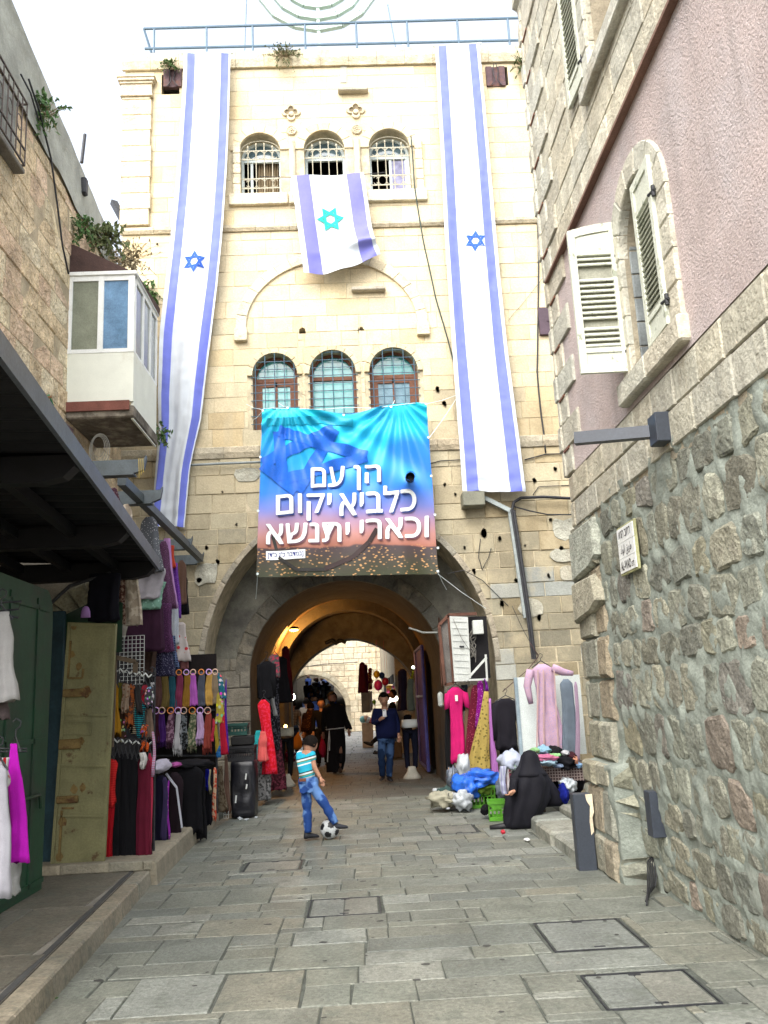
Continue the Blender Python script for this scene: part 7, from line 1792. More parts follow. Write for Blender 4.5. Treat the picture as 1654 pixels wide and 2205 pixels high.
HP = [
 ('pale blue white garments draped over the near left end of the table', (610, 1255, 800, 1420), 11.25, (.50, .55, .68), None, .3),
 ('mixed green and white print garment on the left end of the table', (640, 1330, 780, 1430), 11.15, (.40, .52, .42), 'noise', .15),
 ('light green garment on top of the heap behind the woman', (880, 1222, 950, 1262), 11.5, (.30, .55, .25), None, .15),
 ('light blue garment on top of the heap', (930, 1205, 1035, 1275), 11.5, (.28, .48, .62), None, .2),
 ('black garment at the back of the heap', (1025, 1215, 1145, 1330), 11.7, (.012, .012, .015), None, .25),
 ('pink garment lying across the heap', (930, 1278, 1110, 1330), 11.3, (.60, .18, .32), None, .15),
 ('pale blue garment below the pink one', (945, 1312, 1090, 1372), 11.3, (.36, .52, .62), None, .16),
 ('green strip of cloth on the heap', (1015, 1270, 1130, 1300), 11.28, (.30, .60, .25), None, .08),
 ('big black garment pile on the right half of the table', (1080, 1290, 1250, 1400), 11.55, (.012, .012, .016), None, .3),
 ('white garment near the right of the heap', (1135, 1245, 1200, 1285), 11.5, (.6, .6, .62), None, .12),
 ('maroon garment behind the peach one', (1170, 1262, 1260, 1320), 11.5, (.08, .02, .03), None, .15),
 ('peach garment at the right of the heap', (1225, 1290, 1270, 1365), 11.4, (.60, .28, .18), None, .12),
 ('sky blue garment at the right end of the table', (1238, 1345, 1310, 1390), 11.4, (.25, .42, .65), None, .12),
 ('little pale blue garment at the table edge', (1070, 1360, 1150, 1388), 11.33, (.32, .42, .60), None, .1),
]
for k, (lab, (x0, y0, x1, y1), Y, col, pat, dep) in enumerate(HP):
    heap('heaped_garment', lab, 'garment', [z6(x0, y0), z6(x1, y1)], Y, 0, c_(col, pat, (.15, .2, .2)), k+20, .05, 2.2, dep, 'clothes heaped on the market table')
garm('draped_shirt', 'pale striped shirt hanging down from the table beside the woman', 'shirt', z6(640, 1380), z6(650, 1610), 60/3.94, 50/3.94, 11.0, c_((.50, .55, .66), 'vstripe', (.3, .3, .45), 8), 'sheet', .08, 3, .4, group='shirts hanging off the market table')
garm('draped_shirt', 'white and maroon shirt hanging down from the table', 'shirt', z6(690, 1400), z6(690, 1590), 50/3.94, 46/3.94, 11.05, c_((.58, .55, .56), 'vstripe', (.15, .03, .05), 5), 'sheet', .08, 3, .4, group='shirts hanging off the market table')
heap('plastic_bag', 'pale plastic bag under the right end of the table', 'bag', [z6(1130, 1480), z6(1250, 1590)], 11.3, 0, mat('thin_plastic', (.42, .46, .48), rough=.3, var=.15, bump=.4, bs=15), 41, .06, 2.5, .2, 'bags by the right stall')
heap('blue_bag', 'small deep blue bag under the table', 'bag', [z6(1120, 1540), z6(1190, 1690)], 11.1, 0, c_((.01, .02, .28)), 42, .05, 2.5, .15, 'bags by the right stall')
heap('dark_bundle', 'dark bundle in the shadow under the table', 'bundle', [z6(960, 1440), z6(1300, 1650)], 11.8, 0, c_((.015, .015, .02)), 43, .05, 2.5, .3, 'bags by the right stall')
# ---- crates, bags, tarpaulin on the ground
M_GP = mat('lime_plastic', (.07, .24, .015), rough=.45, var=.1, bump=0)
q0, q1 = at(*z6(372, 1742), z=0), at(*z6(585, 1720), z=0)
crate('larger lime green plastic crate with a green cloth in it', q0.x+.02, q0.x+.36, q0.y, q0.y+.34, .005, .30, M_GP, .0, grp='lime green crates')
c1 = q0.copy()
q0 = at(*z6(540, 1850), z=0); crate('smaller lime green plastic crate next to the seated woman', q0.x, q0.x+.21, q0.y, q0.y+.30, .005, .24, M_GP, -.1, grp='lime green crates', nx=4)
heap('green_cloth', 'olive green cloth spilling over the larger crate', 'cloth', [z6(345, 1510), z6(560, 1610)], c1.y+.12, 0, c_((.14, .24, .03)), 51, .07, 2.4, .2)
heap('black_cloth', 'black cloth behind the lime crates', 'cloth', [z6(470, 1530), z6(640, 1680)], c1.y+.5, 0, BLK, 52, .05, 2.4, .2)
heap('blue_tarpaulin', 'bright blue tarpaulin heap below the hanging dresses', 'tarpaulin', [z6(325, 1415), z6(600, 1530)], 13.0, 0, mat('blue_tarp', (.02, .12, .55), rough=.4, var=.15, bump=.5, bs=12, spec=.4), 53, .10, 2.2, .3)
heap('blue_tarpaulin', 'fold of the blue tarpaulin running down to the ground', 'tarpaulin', [z6(228, 1475), z6(430, 1650)], 12.8, 0, MC['blue_tarp'], 54, .10, 2.0, .25)
heap('plastic_bag', 'grey transparent sack standing by the pier', 'bag', [z6(165, 1395), z6(268, 1575)], 13.6, 0, mat('grey_sack', (.10, .12, .15), rough=.25, var=.3, vs=15, bump=.5, bs=14, spec=.6), 55, .05, 2.5, .15, 'bags by the right stall')
heap('plastic_bag', 'whitish full plastic sack behind the yellow dress', 'bag', [z6(258, 1285), z6(360, 1520)], 13.7, 0, mat('white_sack', (.40, .43, .45), rough=.35, var=.2, bump=.4, bs=12), 56, .05, 2.5, .2, 'bags by the right stall')
heap('plastic_bag', 'crumpled white bag in front of the tarpaulin', 'bag', [z6(225, 1600), z6(375, 1735)], 12.5, 0, MC['white_sack'], 57, .08, 2.6, .15, 'bags by the right stall')
heap('plastic_bag', 'small white bag left of the tarpaulin top', 'bag', [z6(218, 1490), z6(305, 1590)], 12.9, 0, MC['white_sack'], 58, .08, 2.6, .12, 'bags by the right stall')
heap('plastic_bag', 'dark grey bag squeezed between table and larger crate', 'bag', [z6(590, 1500), z6(680, 1660)], 12.3, 0, MC['grey_sack'], 59, .08, 2.6, .12, 'bags by the right stall')
heap('cream_cloth', 'cream cloth crumpled on the paving', 'cloth', [z6(28, 1600), z6(235, 1712)], 12.7, 0, c_((.46, .44, .33)), 60, .09, 2.4, .2)
heap('green_grey_cloth', 'grey green cloth behind the cream one on the paving', 'cloth', [z6(95, 1565), z6(220, 1660)], 13.2, 0, c_((.07, .13, .12)), 61, .08, 2.4, .2)
heap('black_shoe', 'black shoe upright between the two lime crates', 'shoe', [z6(455, 1708), z6(530, 1785)], 11.75, 0, BLK, 62, .04, 2, .08)
heap('litter', 'scrap of white plastic on the paving by the pier', 'litter', [z6(50, 1568), z6(118, 1595)], 14.0, 0, MC['white_sack'], 63, .1, 3, .06, 'litter on the paving')
heap('litter', 'tiny white scrap near the cream cloth', 'litter', [z6(165, 1730), z6(190, 1742)], 12.3, 0, MC['white_sack'], 64, .1, 3, .03, 'litter on the paving')
heap('litter', 'small red scrap in front of the seated woman', 'litter', [z6(628, 1920), z6(658, 1948)], 10.25, 0, mat('red_scrap', (.5, .03, .05), rough=.5, bump=0), 65, .1, 3, .03, 'litter on the paving')
heap('litter', 'white oval scrap lying right of the seated woman', 'litter', [z6(820, 1988), z6(868, 2010)], 9.85, 0, M_WW, 66, .06, 3, .04, 'litter on the paving')
for k in range(14):
    q = at(R(508, 552), R(1750, 1768), z=.0); mb = MB(); mb.ball((q.x, q.y, .012), (R(.012, .03), R(.012, .03), R(.008, .02)), 6, 4)
    tag(mb.build('litter', MC['thin_plastic'], None, loc=tuple(q)), 'clear plastic crumbs on the paving below the black sack', 'litter', 'plastic crumbs by the black sack')
q = at(112, 2150, z=0); mb = MB(); mb.slab([(q.x-.03, q.y-.006), (q.x+.03, q.y-.012), (q.x+.035, q.y+.006), (q.x-.02, q.y+.012)], fnG, .004, .001, base=0)
tag(mb.build('fallen_leaf', M_LEAF[0], None, loc=tuple(q)), 'single green leaf lying on the paving near the kerb', 'leaf')
# ================================================================ PEOPLE
M_SKIN = mat('skin', (.42, .22, .14), rough=.55, var=.08, vs=30, fine=0, bump=0)
M_SKIND = mat('skin_dark', (.24, .115, .07), rough=.6, var=.08, vs=30, fine=0, bump=0)
M_HAIR = mat('dark_hair', (.007, .005, .004), rough=.85, spec=.1, var=.3, vs=60, bump=.5, bs=120)
def skin_mesh(verts, edges, rad, lev=2):
    me = bpy.data.meshes.new('tmp'); me.from_pydata([tuple(v) for v in verts], edges, []); o = bpy.data.objects.new('tmp', me); COL.objects.link(o)
    m = o.modifiers.new('s', 'SKIN'); m.use_smooth_shade = True
    if not me.skin_vertices: me.skin_vertices.new() if hasattr(me.skin_vertices, 'new') else None
    for i, r in enumerate(rad):
        sv = me.skin_vertices[0].data[i]; sv.radius = (r, r) if not isinstance(r, tuple) else r; sv.use_root = (i == 0)
    s = o.modifiers.new('d', 'SUBSURF'); s.levels = lev; s.render_levels = lev
    bpy.context.view_layer.update(); dg = bpy.context.evaluated_depsgraph_get()
    out = bpy.data.meshes.new_from_object(o.evaluated_get(dg)); v = [tuple(q.co) for q in out.vertices]; f = [tuple(p.vertices) for p in out.polygons]
    bpy.data.objects.remove(o); bpy.data.meshes.remove(me); bpy.data.meshes.remove(out); return v, f
def head_parts(t, c, face, r, hair=M_HAIR, body=None, beard=False, tilt=0, hairlen=.2):
    """c centre, face horizontal direction the face looks, r half height"""
    face = Vector(face).normalized(); side = face.cross(Vector((0, 0, 1))).normalized(); up = side.cross(face)
    c = Vector(c)
    def X(a, b, h): return tuple(c+side*a+face*b+up*h)
    R_ = []; NU, NV = 20, 14
    for j in range(NV+1):
        p = PI*(j/NV)*.996+.006; ring = []
        for i in range(NU):
            a = 2*PI*i/NU; h = -math.cos(p); w = math.sin(p)
            sx = .74*w*(1-.16*max(0, -h)); sy = .86*w*(1-.10*max(0, -h)); fr = math.sin(a)
            nose = .16*math.exp(-((h+.12)/.16)**2)*max(0, fr)**14; eye = -.05*math.exp(-((h-.08)/.1)**2)*max(0, fr)**3*abs(math.cos(a))
            chin = .07*math.exp(-((h+.8)/.2)**2)*max(0, fr)**2
            ring.append(X(r*sx*math.cos(a), r*(sy*fr+nose+eye*2+chin), r*h))
        R_.append(ring)
    body.rings(R_)
    for s in (-1, 1):
        body.ball(X(s*r*.74, -.02*r, -.02*r), (.09*r, .14*r, .2*r), 8, 6)
        e = MB(); e.ball(X(s*r*.28, r*.76, r*.08), r*.075, 6, 5); e.build('eye', mat('eye_dark', (.02, .015, .01), rough=.3, bump=0), t)
    m_ = MB(); m_.ball(X(0, r*.80, -r*.42), (r*.2, r*.06, r*.045), 8, 4); m_.build('mouth', mat('lips', (.30, .11, .09), rough=.5, bump=0), t)
    h = MB(); R_ = []
    for j in range(12):
        p = PI*(1-.62*j/11*(1.0))-.0; ring = []
        for i in range(26):
            a = 2*PI*i/26; fr = math.sin(a); lim = .60*PI if fr < .2 else lerp(.60, .30, min(1, (fr-.2)/.35))*PI
            q = lim*(j/11); w = math.sin(q); hh = math.cos(q); n_ = 1.10+.05*noise.noise(Vector((a*2, q*4, r*50)))
            ring.append(X(r*.78*w*math.cos(a)*n_, r*(.88*w*fr)*n_-.02*r, r*hh*n_*1.0))
        R_.append(ring)
    h.rings(R_, cap=False); h.build('hair', hair, t, smooth=True)
    if beard:
        b = MB(); b.ball(X(0, r*.52, -r*.72), (r*.50, r*.34, r*.42), 12, 8); b.build('beard', hair, t, smooth=True)
def hand(mb, w, d, side, s=1.0, curl=.5):
    """w wrist, d direction of the hand, side: thumb side"""
    w, d, side = Vector(w), Vector(d).normalized(), Vector(side).normalized(); n = d.cross(side).normalized()
    mb.tube([w-d*.02*s, w+d*.02*s, w+d*.055*s, w+d*.085*s], [.022*s, .030*s, .036*s, .03*s], 8)
    for k in range(4):
        o = (k-1.5)*.017*s; L_ = (.06, .072, .068, .052)[k]*s; b = w+d*.08*s-side*o; p1 = b+d*L_*.5+n*L_*.1*curl; p2 = p1+(d*(1-curl*.6)+n*curl)*L_*.35; p3 = p2+(d*(1-curl)+n*curl*1.2)*L_*.3
        mb.tube([b, p1, p2, p3], [.0095*s, .0085*s, .0075*s, .006*s], 6)
    b = w+d*.03*s+side*.028*s; mb.tube([b, b+side*.02*s+d*.02*s, b+side*.025*s+d*.05*s], [.011*s, .010*s, .007*s], 6)
def shoe(t, a, toe, m, s=1.0, sole=None):
    """a ankle point, toe point on the ground"""
    a, toe = Vector(a), Vector(toe); d = (toe-a); dz = d.z; d.z = 0; L_ = max(d.length, .08); d.normalize(); sd = Vector((-d.y, d.x, 0)); mb = MB(); R_ = []
    for (f, w, h0, h1) in ((-.45, .022, 0, .05), (-.38, .036, 0, .085), (-.1, .038, 0, .095), (.25, .042, 0, .075), (.65, .046, 0, .055), (.95, .036, 0, .04), (1.06, .018, .004, .025)):
        c = a+d*(L_*f if f > 0 else f*.14*s); base = lerp(a.z-.085*s, toe.z-.02*s, max(0, min(1, f))); ring = []
        for k in range(12):
            q = 2*PI*k/12; ring.append((c.x+sd.x*w*s*math.cos(q), c.y+sd.y*w*s*math.cos(q), base+s*lerp(h0, h1, (math.sin(q)+1)/2)))
        R_.append(ring)
    mb.rings(R_); mb.build('shoe', m, t, smooth=True)
    if sole:
        mb = MB(); mb.rings([[(p[0], p[1], min(q[2] for q in r_)-.004+(.012 if i else 0)) for p in r_[:]] for r_ in R_ for i in (0,)], cap=True); mb.build('sole', sole, t)
def person(lab, J, Y, zf, shirt, trousers, sc=1.0, skin=M_SKIN, shoes=None, face=(0, -1, 0), hair=M_HAIR, sleeve='long', group=None, hr=.115, beard=False, legs=True, sole=None, name='person', hands=True, hem=None, rs_=None, shr=.72):
    rs_ = rs_ or sc
    P_ = {k: at(*zf(v[0], v[1]), y=Y+(v[2] if len(v) > 2 else 0)) for k, v in J.items()}
    base = P_.get('aL', P_['pelvis']); t = thing(name, lab, 'person', (P_['pelvis'].x, Y, 0 if base.z < .5 else base.z), group)
    K = list(P_); rad = dict(neck=.052, chest=.115, waist=.105, pelvis=.115, sL=.06, sR=.06, eL=.040, eR=.040, wL=.028, wR=.028, hL=.085, hR=.085, kL=.056, kR=.056, aL=.038, aR=.038, head=.06)
    E_ = [('pelvis', 'waist'), ('waist', 'chest'), ('chest', 'neck'), ('neck', 'head'), ('chest', 'sL'), ('sL', 'eL'), ('eL', 'wL'), ('chest', 'sR'), ('sR', 'eR'), ('eR', 'wR'), ('pelvis', 'hL'), ('hL', 'kL'), ('kL', 'aL'), ('pelvis', 'hR'), ('hR', 'kR'), ('kR', 'aR')]
    def skm(keys, extra, lev=2, rep={}):
        ks = [k for k in keys if k in P_]; ks.sort(key=lambda k: k != 'pelvis' and k != 'waist')
        ed = [(ks.index(a), ks.index(b)) for a, b in E_ if a in ks and b in ks]
        return skin_mesh([rep.get(k, P_[k]) for k in ks], ed, [rad[k]*rs_*(shr if extra == 0 and k in ('pelvis', 'waist', 'chest', 'sL', 'sR', 'hL', 'hR', 'kL', 'kR') else 1)+extra for k in ks], lev)
    b = MB(); v, f = skm([k for k in rad if k in P_], 0); b.add(v, f)
    head_parts(t, P_['head'], face, hr*sc if sc < 1 else hr, hair, b, beard)
    if hands:
        for s in ('L', 'R'):
            if 'w'+s in P_:
                d = P_['w'+s]-P_['e'+s]; tip = P_.get('t'+s)
                hand(b, P_['w'+s], (tip-P_['w'+s]) if tip else d, Vector((-1 if s == 'L' else 1, -.3, .1)), sc)
    b.build('body', skin, t, smooth=True)
    ks = ['pelvis', 'waist', 'chest', 'sL', 'sR', 'eL', 'eR'] + (['wL', 'wR'] if sleeve == 'long' else [])
    rep = {}
    if sleeve == 'short':
        for s in 'LR':
            if 'e'+s in P_: rep['e'+s] = P_['s'+s].lerp(P_['e'+s], .62)
    if sleeve == 'long':
        for s in 'LR':
            if 'w'+s in P_: rep['w'+s] = P_['e'+s].lerp(P_['w'+s], .93)
    rad2 = dict(rad)
    if sleeve == 'short':
        rad['eL'] = rad['eR'] = .056
    v, f = skm(ks, .018*sc, 2, rep); rad.update(rad2); m_ = MB(); m_.add(v, f); m_.build('shirt', shirt, t, smooth=True)
    if trousers and legs:
        m_ = MB(); u = (rs_+sc)/2; pv = P_['pelvis']; hm = (P_['hL']+P_['hR'])/2
        m_.rings([[(c.x+w*u*math.cos(a), c.y+w*u*.72*math.sin(a), c.z) for a in [2*PI*k/20 for k in range(20)]] for (c, w) in ((pv+Vector((0, 0, .05*sc)), .145), (pv, .158), (pv.lerp(hm, .7), .162), (hm+Vector((0, 0, -.05*sc)), .15))])
        for s in 'LR':
            h, k, a = P_['h'+s], P_['k'+s], P_['a'+s]; pts = []; rr = []
            for i in range(19):
                q = i/18
                c = (h.lerp(k, q*2) if q < .5 else k.lerp(a, q*2-1)); b0 = math.exp(-((q-.5)/.12)**2); c = c.lerp((h.lerp(k, .8)+k.lerp(a, .2))/2, .4*b0)
                pts.append(c+Vector((0, 0, .02 if i == 0 else 0))); rr.append(u*(lerp(.092, .062, q**.7)+.006*math.sin(q*31)*(q > .55)+.004*math.sin(q*17+2)))
            m_.tube(pts, rr, 14)
        m_.build('trousers', trousers, t, smooth=True)
    if shoes and legs:
        for s in 'LR':
            if 'a'+s in P_ and 'f'+s in P_: shoe(t, P_['a'+s], P_['f'+s], shoes, max(sc, .8), sole)
    return t, P_
JEANS = cloth((.03, .09, .34), 'noise', (.13, .26, .55), 5.5); DJEANS = cloth((.015, .04, .11), 'noise', (.05, .10, .22), 4)
M_SOLE = mat('white_sole', (.6, .6, .58), rough=.6, bump=0)
def PXL(rows, Y=10.75, dr=.62, n=26):
    R_ = []
    for j, (x, y, hw) in enumerate(rows):
        c, e = at(*z4(x, y), y=Y), at(*z4(x+hw, y), y=Y); w = (e-c).length
        R_.append([(c.x+w*math.cos(2*PI*k/n)*(1+.03*math.sin(3*2*PI*k/n+j)), c.y+w*dr*math.sin(2*PI*k/n), c.z+.006*math.sin(9*k/n*PI+j)) for k in range(n)])
    return R_
# boy
bm_ = mat('striped_tee', (.02, .34, .50), rough=.9, var=.05, vs=8, fine=0, bump=.2, bs=12)
n = bm_.node_tree.nodes; L = bm_.node_tree.links; b_ = [q for q in n if q.type == 'BSDF_PRINCIPLED'][0]; geo = [q for q in n if q.type == 'NEW_GEOMETRY'][0]
mp = n.new('ShaderNodeMapping'); mp.inputs['Rotation'].default_value = (0, .22, 0); L.new(geo.outputs['Position'], mp.inputs[0])
sx = n.new('ShaderNodeSeparateXYZ'); L.new(mp.outputs[0], sx.inputs[0])
ml = n.new('ShaderNodeMath'); ml.operation = 'MULTIPLY'; ml.inputs[1].default_value = 6.3; L.new(sx.outputs['Z'], ml.inputs[0])
fr = n.new('ShaderNodeMath'); fr.operation = 'FRACT'; L.new(ml.outputs[0], fr.inputs[0])
cr = n.new('ShaderNodeValToRGB'); cr.color_ramp.interpolation = 'CONSTANT'; e = cr.color_ramp.elements
e[0].position = 0; e[0].color = (.02, .34, .52, 1); e[1].position = .30; e[1].color = (.65, .70, .70, 1)
for p, c in ((.40, (.03, .36, .45)), (.55, (.16, .20, .06)), (.62, (.60, .66, .66)), (.74, (.01, .04, .06)), (.82, (.02, .38, .52))): q = e.new(p); q.color = (*c, 1)
L.new(fr.outputs[0], cr.inputs[0]); L.new(cr.outputs[0], b_.inputs['Base Color'])
YB_ = 10.75
boy, BP = person('boy in a turquoise striped t-shirt and blue jeans with his foot on a football', dict(
    pelvis=(382, 1545, 0), waist=(370, 1480, 0), chest=(362, 1375, 0), neck=(378, 1305, 0), head=(398, 1262, .03), sL=(318, 1345, .04), eL=(320, 1440, .18), wL=(365, 1500, .26), sR=(412, 1345, -.04), eR=(428, 1440, -.06), wR=(478, 1525, -.05), tR=(497, 1575, -.05),
    hL=(360, 1582, .02), kL=(372, 1760, .0), aL=(380, 1955, 0), fL=(462, 1985, .05), hR=(408, 1582, -.02), kR=(520, 1745, -.05), aR=(595, 1882, -.04), fR=(690, 1912, -.02)),
    YB_, z4, bm_, JEANS, .70, shoes=mat('black_canvas_shoe', (.02, .022, .028), rough=.7, bump=0), face=(.75, .62, -.45), sleeve='short', hr=.150, sole=M_SOLE, rs_=.82)
mb = MB(); mb.rings(PXL([(362, 1335, 44), (360, 1370, 56), (362, 1430, 60), (370, 1500, 62), (378, 1558, 67)])); mb.build('shirt_body', bm_, boy, smooth=True)
mb = MB(); mb.bbox((BP['pelvis'].x-.10, YB_-.125, BP['pelvis'].z+.0), (BP['pelvis'].x-.02, YB_-.105, BP['pelvis'].z+.035), .003); mb.build('leather_patch', mat('brown_leather', (.18, .06, .03), rough=.6, bump=0), boy)
for (x, y) in ((390, 1600), (340, 1605)):
    q = at(*z4(x, y), y=YB_-.105); mb = MB(); mb.slab([(q.x-.04, q.z-.05), (q.x, q.z-.065), (q.x+.04, q.z-.05), (q.x+.042, q.z+.04), (q.x-.042, q.z+.04)], lambda u, v, w: (u, YB_-.095-w, v), .004, .002, base=-.02); mb.build('back_pocket', JEANS, boy)
# football
q = at(*z4(553, 1945), y=YB_+.02); R0 = .115; q.z = R0
t = thing('football', 'white football with black patches under the boy’s foot', 'ball', (q.x, q.y, 0))
bm = bmesh.new(); bmesh.ops.create_icosphere(bm, subdivisions=4, radius=R0)
me = bpy.data.meshes.new('ball'); 
ico = []
g_ = (1+5**.5)/2
for a in (-1, 1):
    for b2 in (-g_, g_): ico += [Vector((0, a, b2)).normalized(), Vector((a, b2, 0)).normalized(), Vector((b2, 0, a)).normalized()]
rot = Matrix.Rotation(.5, 3, 'X') @ Matrix.Rotation(.35, 3, 'Z')
ico = [rot @ v for v in ico]
for f in bm.faces:
    c = f.calc_center_median().normalized(); f.material_index = 1 if max(c.dot(v) for v in ico) > .935 else 0; f.smooth = True
bm.to_mesh(me); bm.free(); me.transform(Matrix.Translation((0, 0, R0))); me.materials.append(mat('ball_white', (.42, .44, .44), rough=.5, var=.15, vs=20, bump=0)); me.materials.append(mat('ball_black', (.012, .012, .014), rough=.5, bump=0))
o = bpy.data.objects.new('panels', me); COL.objects.link(o); o.parent = t; WL[o.name] = Vector(q)
# man with the phone
M_NS = cloth((.012, .018, .085)); M_BS = mat('black_shoe', (.012, .012, .014), rough=.5, bump=0)
pm, PP = person('man in navy sweater and blue jeans looking down at a white phone', dict(
    pelvis=(615, 1385), waist=(610, 1250), chest=(595, 1060), neck=(585, 950), head=(578, 838, -.05), sL=(455, 1010), eL=(428, 1190, -.05), wL=(530, 1130, -.28), tL=(590, 1085, -.30), sR=(725, 1010), eR=(778, 1195, .05), wR=(790, 1350, 0), tR=(795, 1400, 0),
    hL=(555, 1430), kL=(545, 1680, -.06), aL=(560, 1930, .1), fL=(535, 2000, -.05), hR=(675, 1430), kR=(665, 1680, 0), aR=(655, 1950, -.1), fR=(690, 2010, -.28)),
    17.3, zb, M_NS, DJEANS, 1.0, M_SKIN, M_BS, face=(-.05, -1, -.45), hr=.130)
q = PP['tL']+Vector((0, -.03, .05)); t = thing('mobile_phone', 'white mobile phone held up by the man in navy', 'phone', tuple(q)); mb = MB(); mb.bbox((q.x-.036, q.y-.008, q.z-.06), (q.x+.036, q.y+.004, q.z+.08), .004); mb.build('case', mat('phone_white', (.65, .66, .68), rough=.3, bump=0), t)
mb = MB(); mb.box((q.x-.02, q.y-.0095, q.z+.05), (q.x+.0, q.y-.0081, q.z+.07)); mb.build('camera_lens', M_BS, t)
mb = MB(); v_, f_ = [], []
# loose bottom of the sweater
def loft_px(rows, Y, zf, dr=.6, folds=4, fold=.08, seed=0, n=30):
    R_ = []
    for j, r_ in enumerate(rows):
        x, y, hw = r_[:3]; dy = r_[3] if len(r_) > 3 else 0; c = at(*zf(x, y), y=Y+dy); e = at(*zf(x+hw, y), y=Y+dy); w = (e-c).length; d = w*dr if len(r_) < 5 else r_[4]; ring = []
        for k in range(n):
            a = 2*PI*k/n; ff = 1+fold*min(1, j/3)*math.sin(folds*a+seed+j*.15)
            ring.append((c.x+w*math.cos(a)*ff, c.y+d*math.sin(a)*ff, c.z))
        R_.append(ring)
    return R_
mb.rings(loft_px([(610, 1000, 120), (605, 1080, 150), (610, 1200, 152), (620, 1300, 150), (628, 1400, 148)], 17.3, zb, .62)); mb.build('sweater_body', M_NS, pm, smooth=True)
# friar
M_HAB = cloth((.014, .011, .012))
fr_, FP = person('bearded man walking in a black habit tied with a white rope', dict(
    pelvis=(600, 1180), waist=(592, 1100), chest=(580, 990), neck=(572, 930), head=(572, 893, -.05), sL=(515, 970), eL=(497, 1080, .05), wL=(500, 1170, .1), sR=(645, 965), eR=(680, 1060, 0), wR=(702, 1145, -.05), tR=(708, 1195, -.05),
    hL=(575, 1210), kL=(580, 1350), aL=(592, 1455, .15), fL=(592, 1495, -.05), hR=(625, 1210), kR=(640, 1340, -.1), aR=(632, 1440, -.05), fR=(638, 1480, -.3)),
    20.1, z4, M_HAB, None, 1.0, M_SKIND, mat('sandal', (.05, .03, .02), rough=.7, bump=0), face=(-.1, -1, -.1), beard=True, hr=.130)
mb = MB(); mb.rings(loft_px([(578, 935, 40), (580, 965, 76), (585, 1010, 84), (592, 1080, 78), (594, 1138, 68), (598, 1200, 72), (600, 1290, 74), (598, 1390, 74), (590, 1455, 66), (585, 1478, 60)], 20.1, z4, .55, 5, .07, 1)); mb.build('habit', M_HAB, fr_, smooth=True)
mb = MB(); mb.rings(loft_px([(672, 1040, 16), (690, 1090, 24), (702, 1128, 26), (706, 1142, 24)], 20.1, z4, .9)); mb.build('wide_sleeve', M_HAB, fr_, smooth=True)
mb = MB(); mb.rings(loft_px([(630, 1330, 30), (640, 1390, 24), (648, 1410, 14)], 20.0, z4, .9)); mb.build('habit_flap', M_HAB, fr_, smooth=True)
M_RP = mat('white_rope', (.50, .48, .46), rough=.9, bump=0)
mb = MB(); r_ = loft_px([(594, 1132, 72)], 20.1, z4, .58)[0]; mb.tube([(p[0], p[1], p[2]+.06*(p[0]-r_[15][0])-.02) for p in r_]+[r_[0]], .013, 5); q = at(*z4(548, 1150), y=19.82)
mb.tube([q, at(*z4(540, 1250), y=19.80), at(*z4(534, 1400), y=19.80)], .011, 5); mb.tube([q, at(*z4(552, 1230), y=19.79), at(*z4(550, 1310), y=19.79)], .011, 5); mb.build('rope_belt', M_RP, fr_)
# seated woman in black
M_ABA = mat('black_crepe', (.007, .007, .011), rough=.75, var=.2, bump=.25, bs=10, spec=.2)
t = thing('person', 'woman in a black robe and veil sitting low beside the lime crates, seen from behind', 'person', at(*z6(800, 1900), z=0))
mb = MB(); rows = [(868, 1248, 14), (866, 1262, 42), (866, 1295, 66), (868, 1335, 76), (862, 1370, 84), (862, 1405, 112), (866, 1450, 148), (866, 1510, 165), (858, 1580, 165), (845, 1650, 180), (825, 1720, 172), (808, 1790, 158), (798, 1850, 148), (796, 1892, 128), (796, 1908, 104)]
R_ = loft_px(rows, 10.85, z6, .85, 7, .075, 2, 60)
for j, ring in enumerate(R_):
    for k, p in enumerate(ring):
        d = .035*noise.noise(Vector((p[0]*6, p[1]*6, p[2]*5)))+.015*noise.noise(Vector((p[0]*16, p[1]*16, p[2]*9)))
        ring[k] = (p[0]+d, p[1]+d, max(p[2], .012))
mb.rings(R_); mb.build('robe', M_ABA, t, smooth=True)
mb = MB(); R_ = loft_px([(900, 1400, 60), (930, 1450, 90), (960, 1530, 118), (985, 1600, 142), (1010, 1670, 150), (1020, 1715, 138), (1000, 1740, 110)], 11.15, z6, .7, 4, .07, 4, 30); mb.rings([[(p[0], p[1], max(p[2], .2)) for p in r_] for r_ in R_]); mb.build('cloak', M_ABA, t, smooth=True)
mb = MB(); R_ = loft_px([(740, 1480, 30), (735, 1530, 34), (728, 1580, 40), (730, 1620, 34)], 10.7, z6, .8, 3, .05, 4, 20); mb.rings(R_); mb.build('sleeve', M_ABA, t, smooth=True)
mb = MB(); mb.rings(loft_px([(866, 1240, 10), (866, 1252, 46), (867, 1290, 72), (869, 1340, 84), (868, 1385, 98), (870, 1430, 128), (875, 1455, 140)], 10.84, z6, .9, 6, .03, 2, 30)); mb.build('veil', M_ABA, t, smooth=True)
mb = MB(); a = at(*z6(640, 1885), z=.03); mb.tube([a+Vector((.25, .05, .03)), a+Vector((.06, 0, .0)), a+Vector((-.16, -.03, -.005))], [.05, .042, .025], 10); mb.build('shoe', M_BS, t, smooth=True)
b = MB(); q = at(*z6(735, 1590), y=10.62); hand(b, q, (-.8, -.2, -.4), (0, -1, .3), .8); b.build('body', M_SKIN, t, smooth=True)
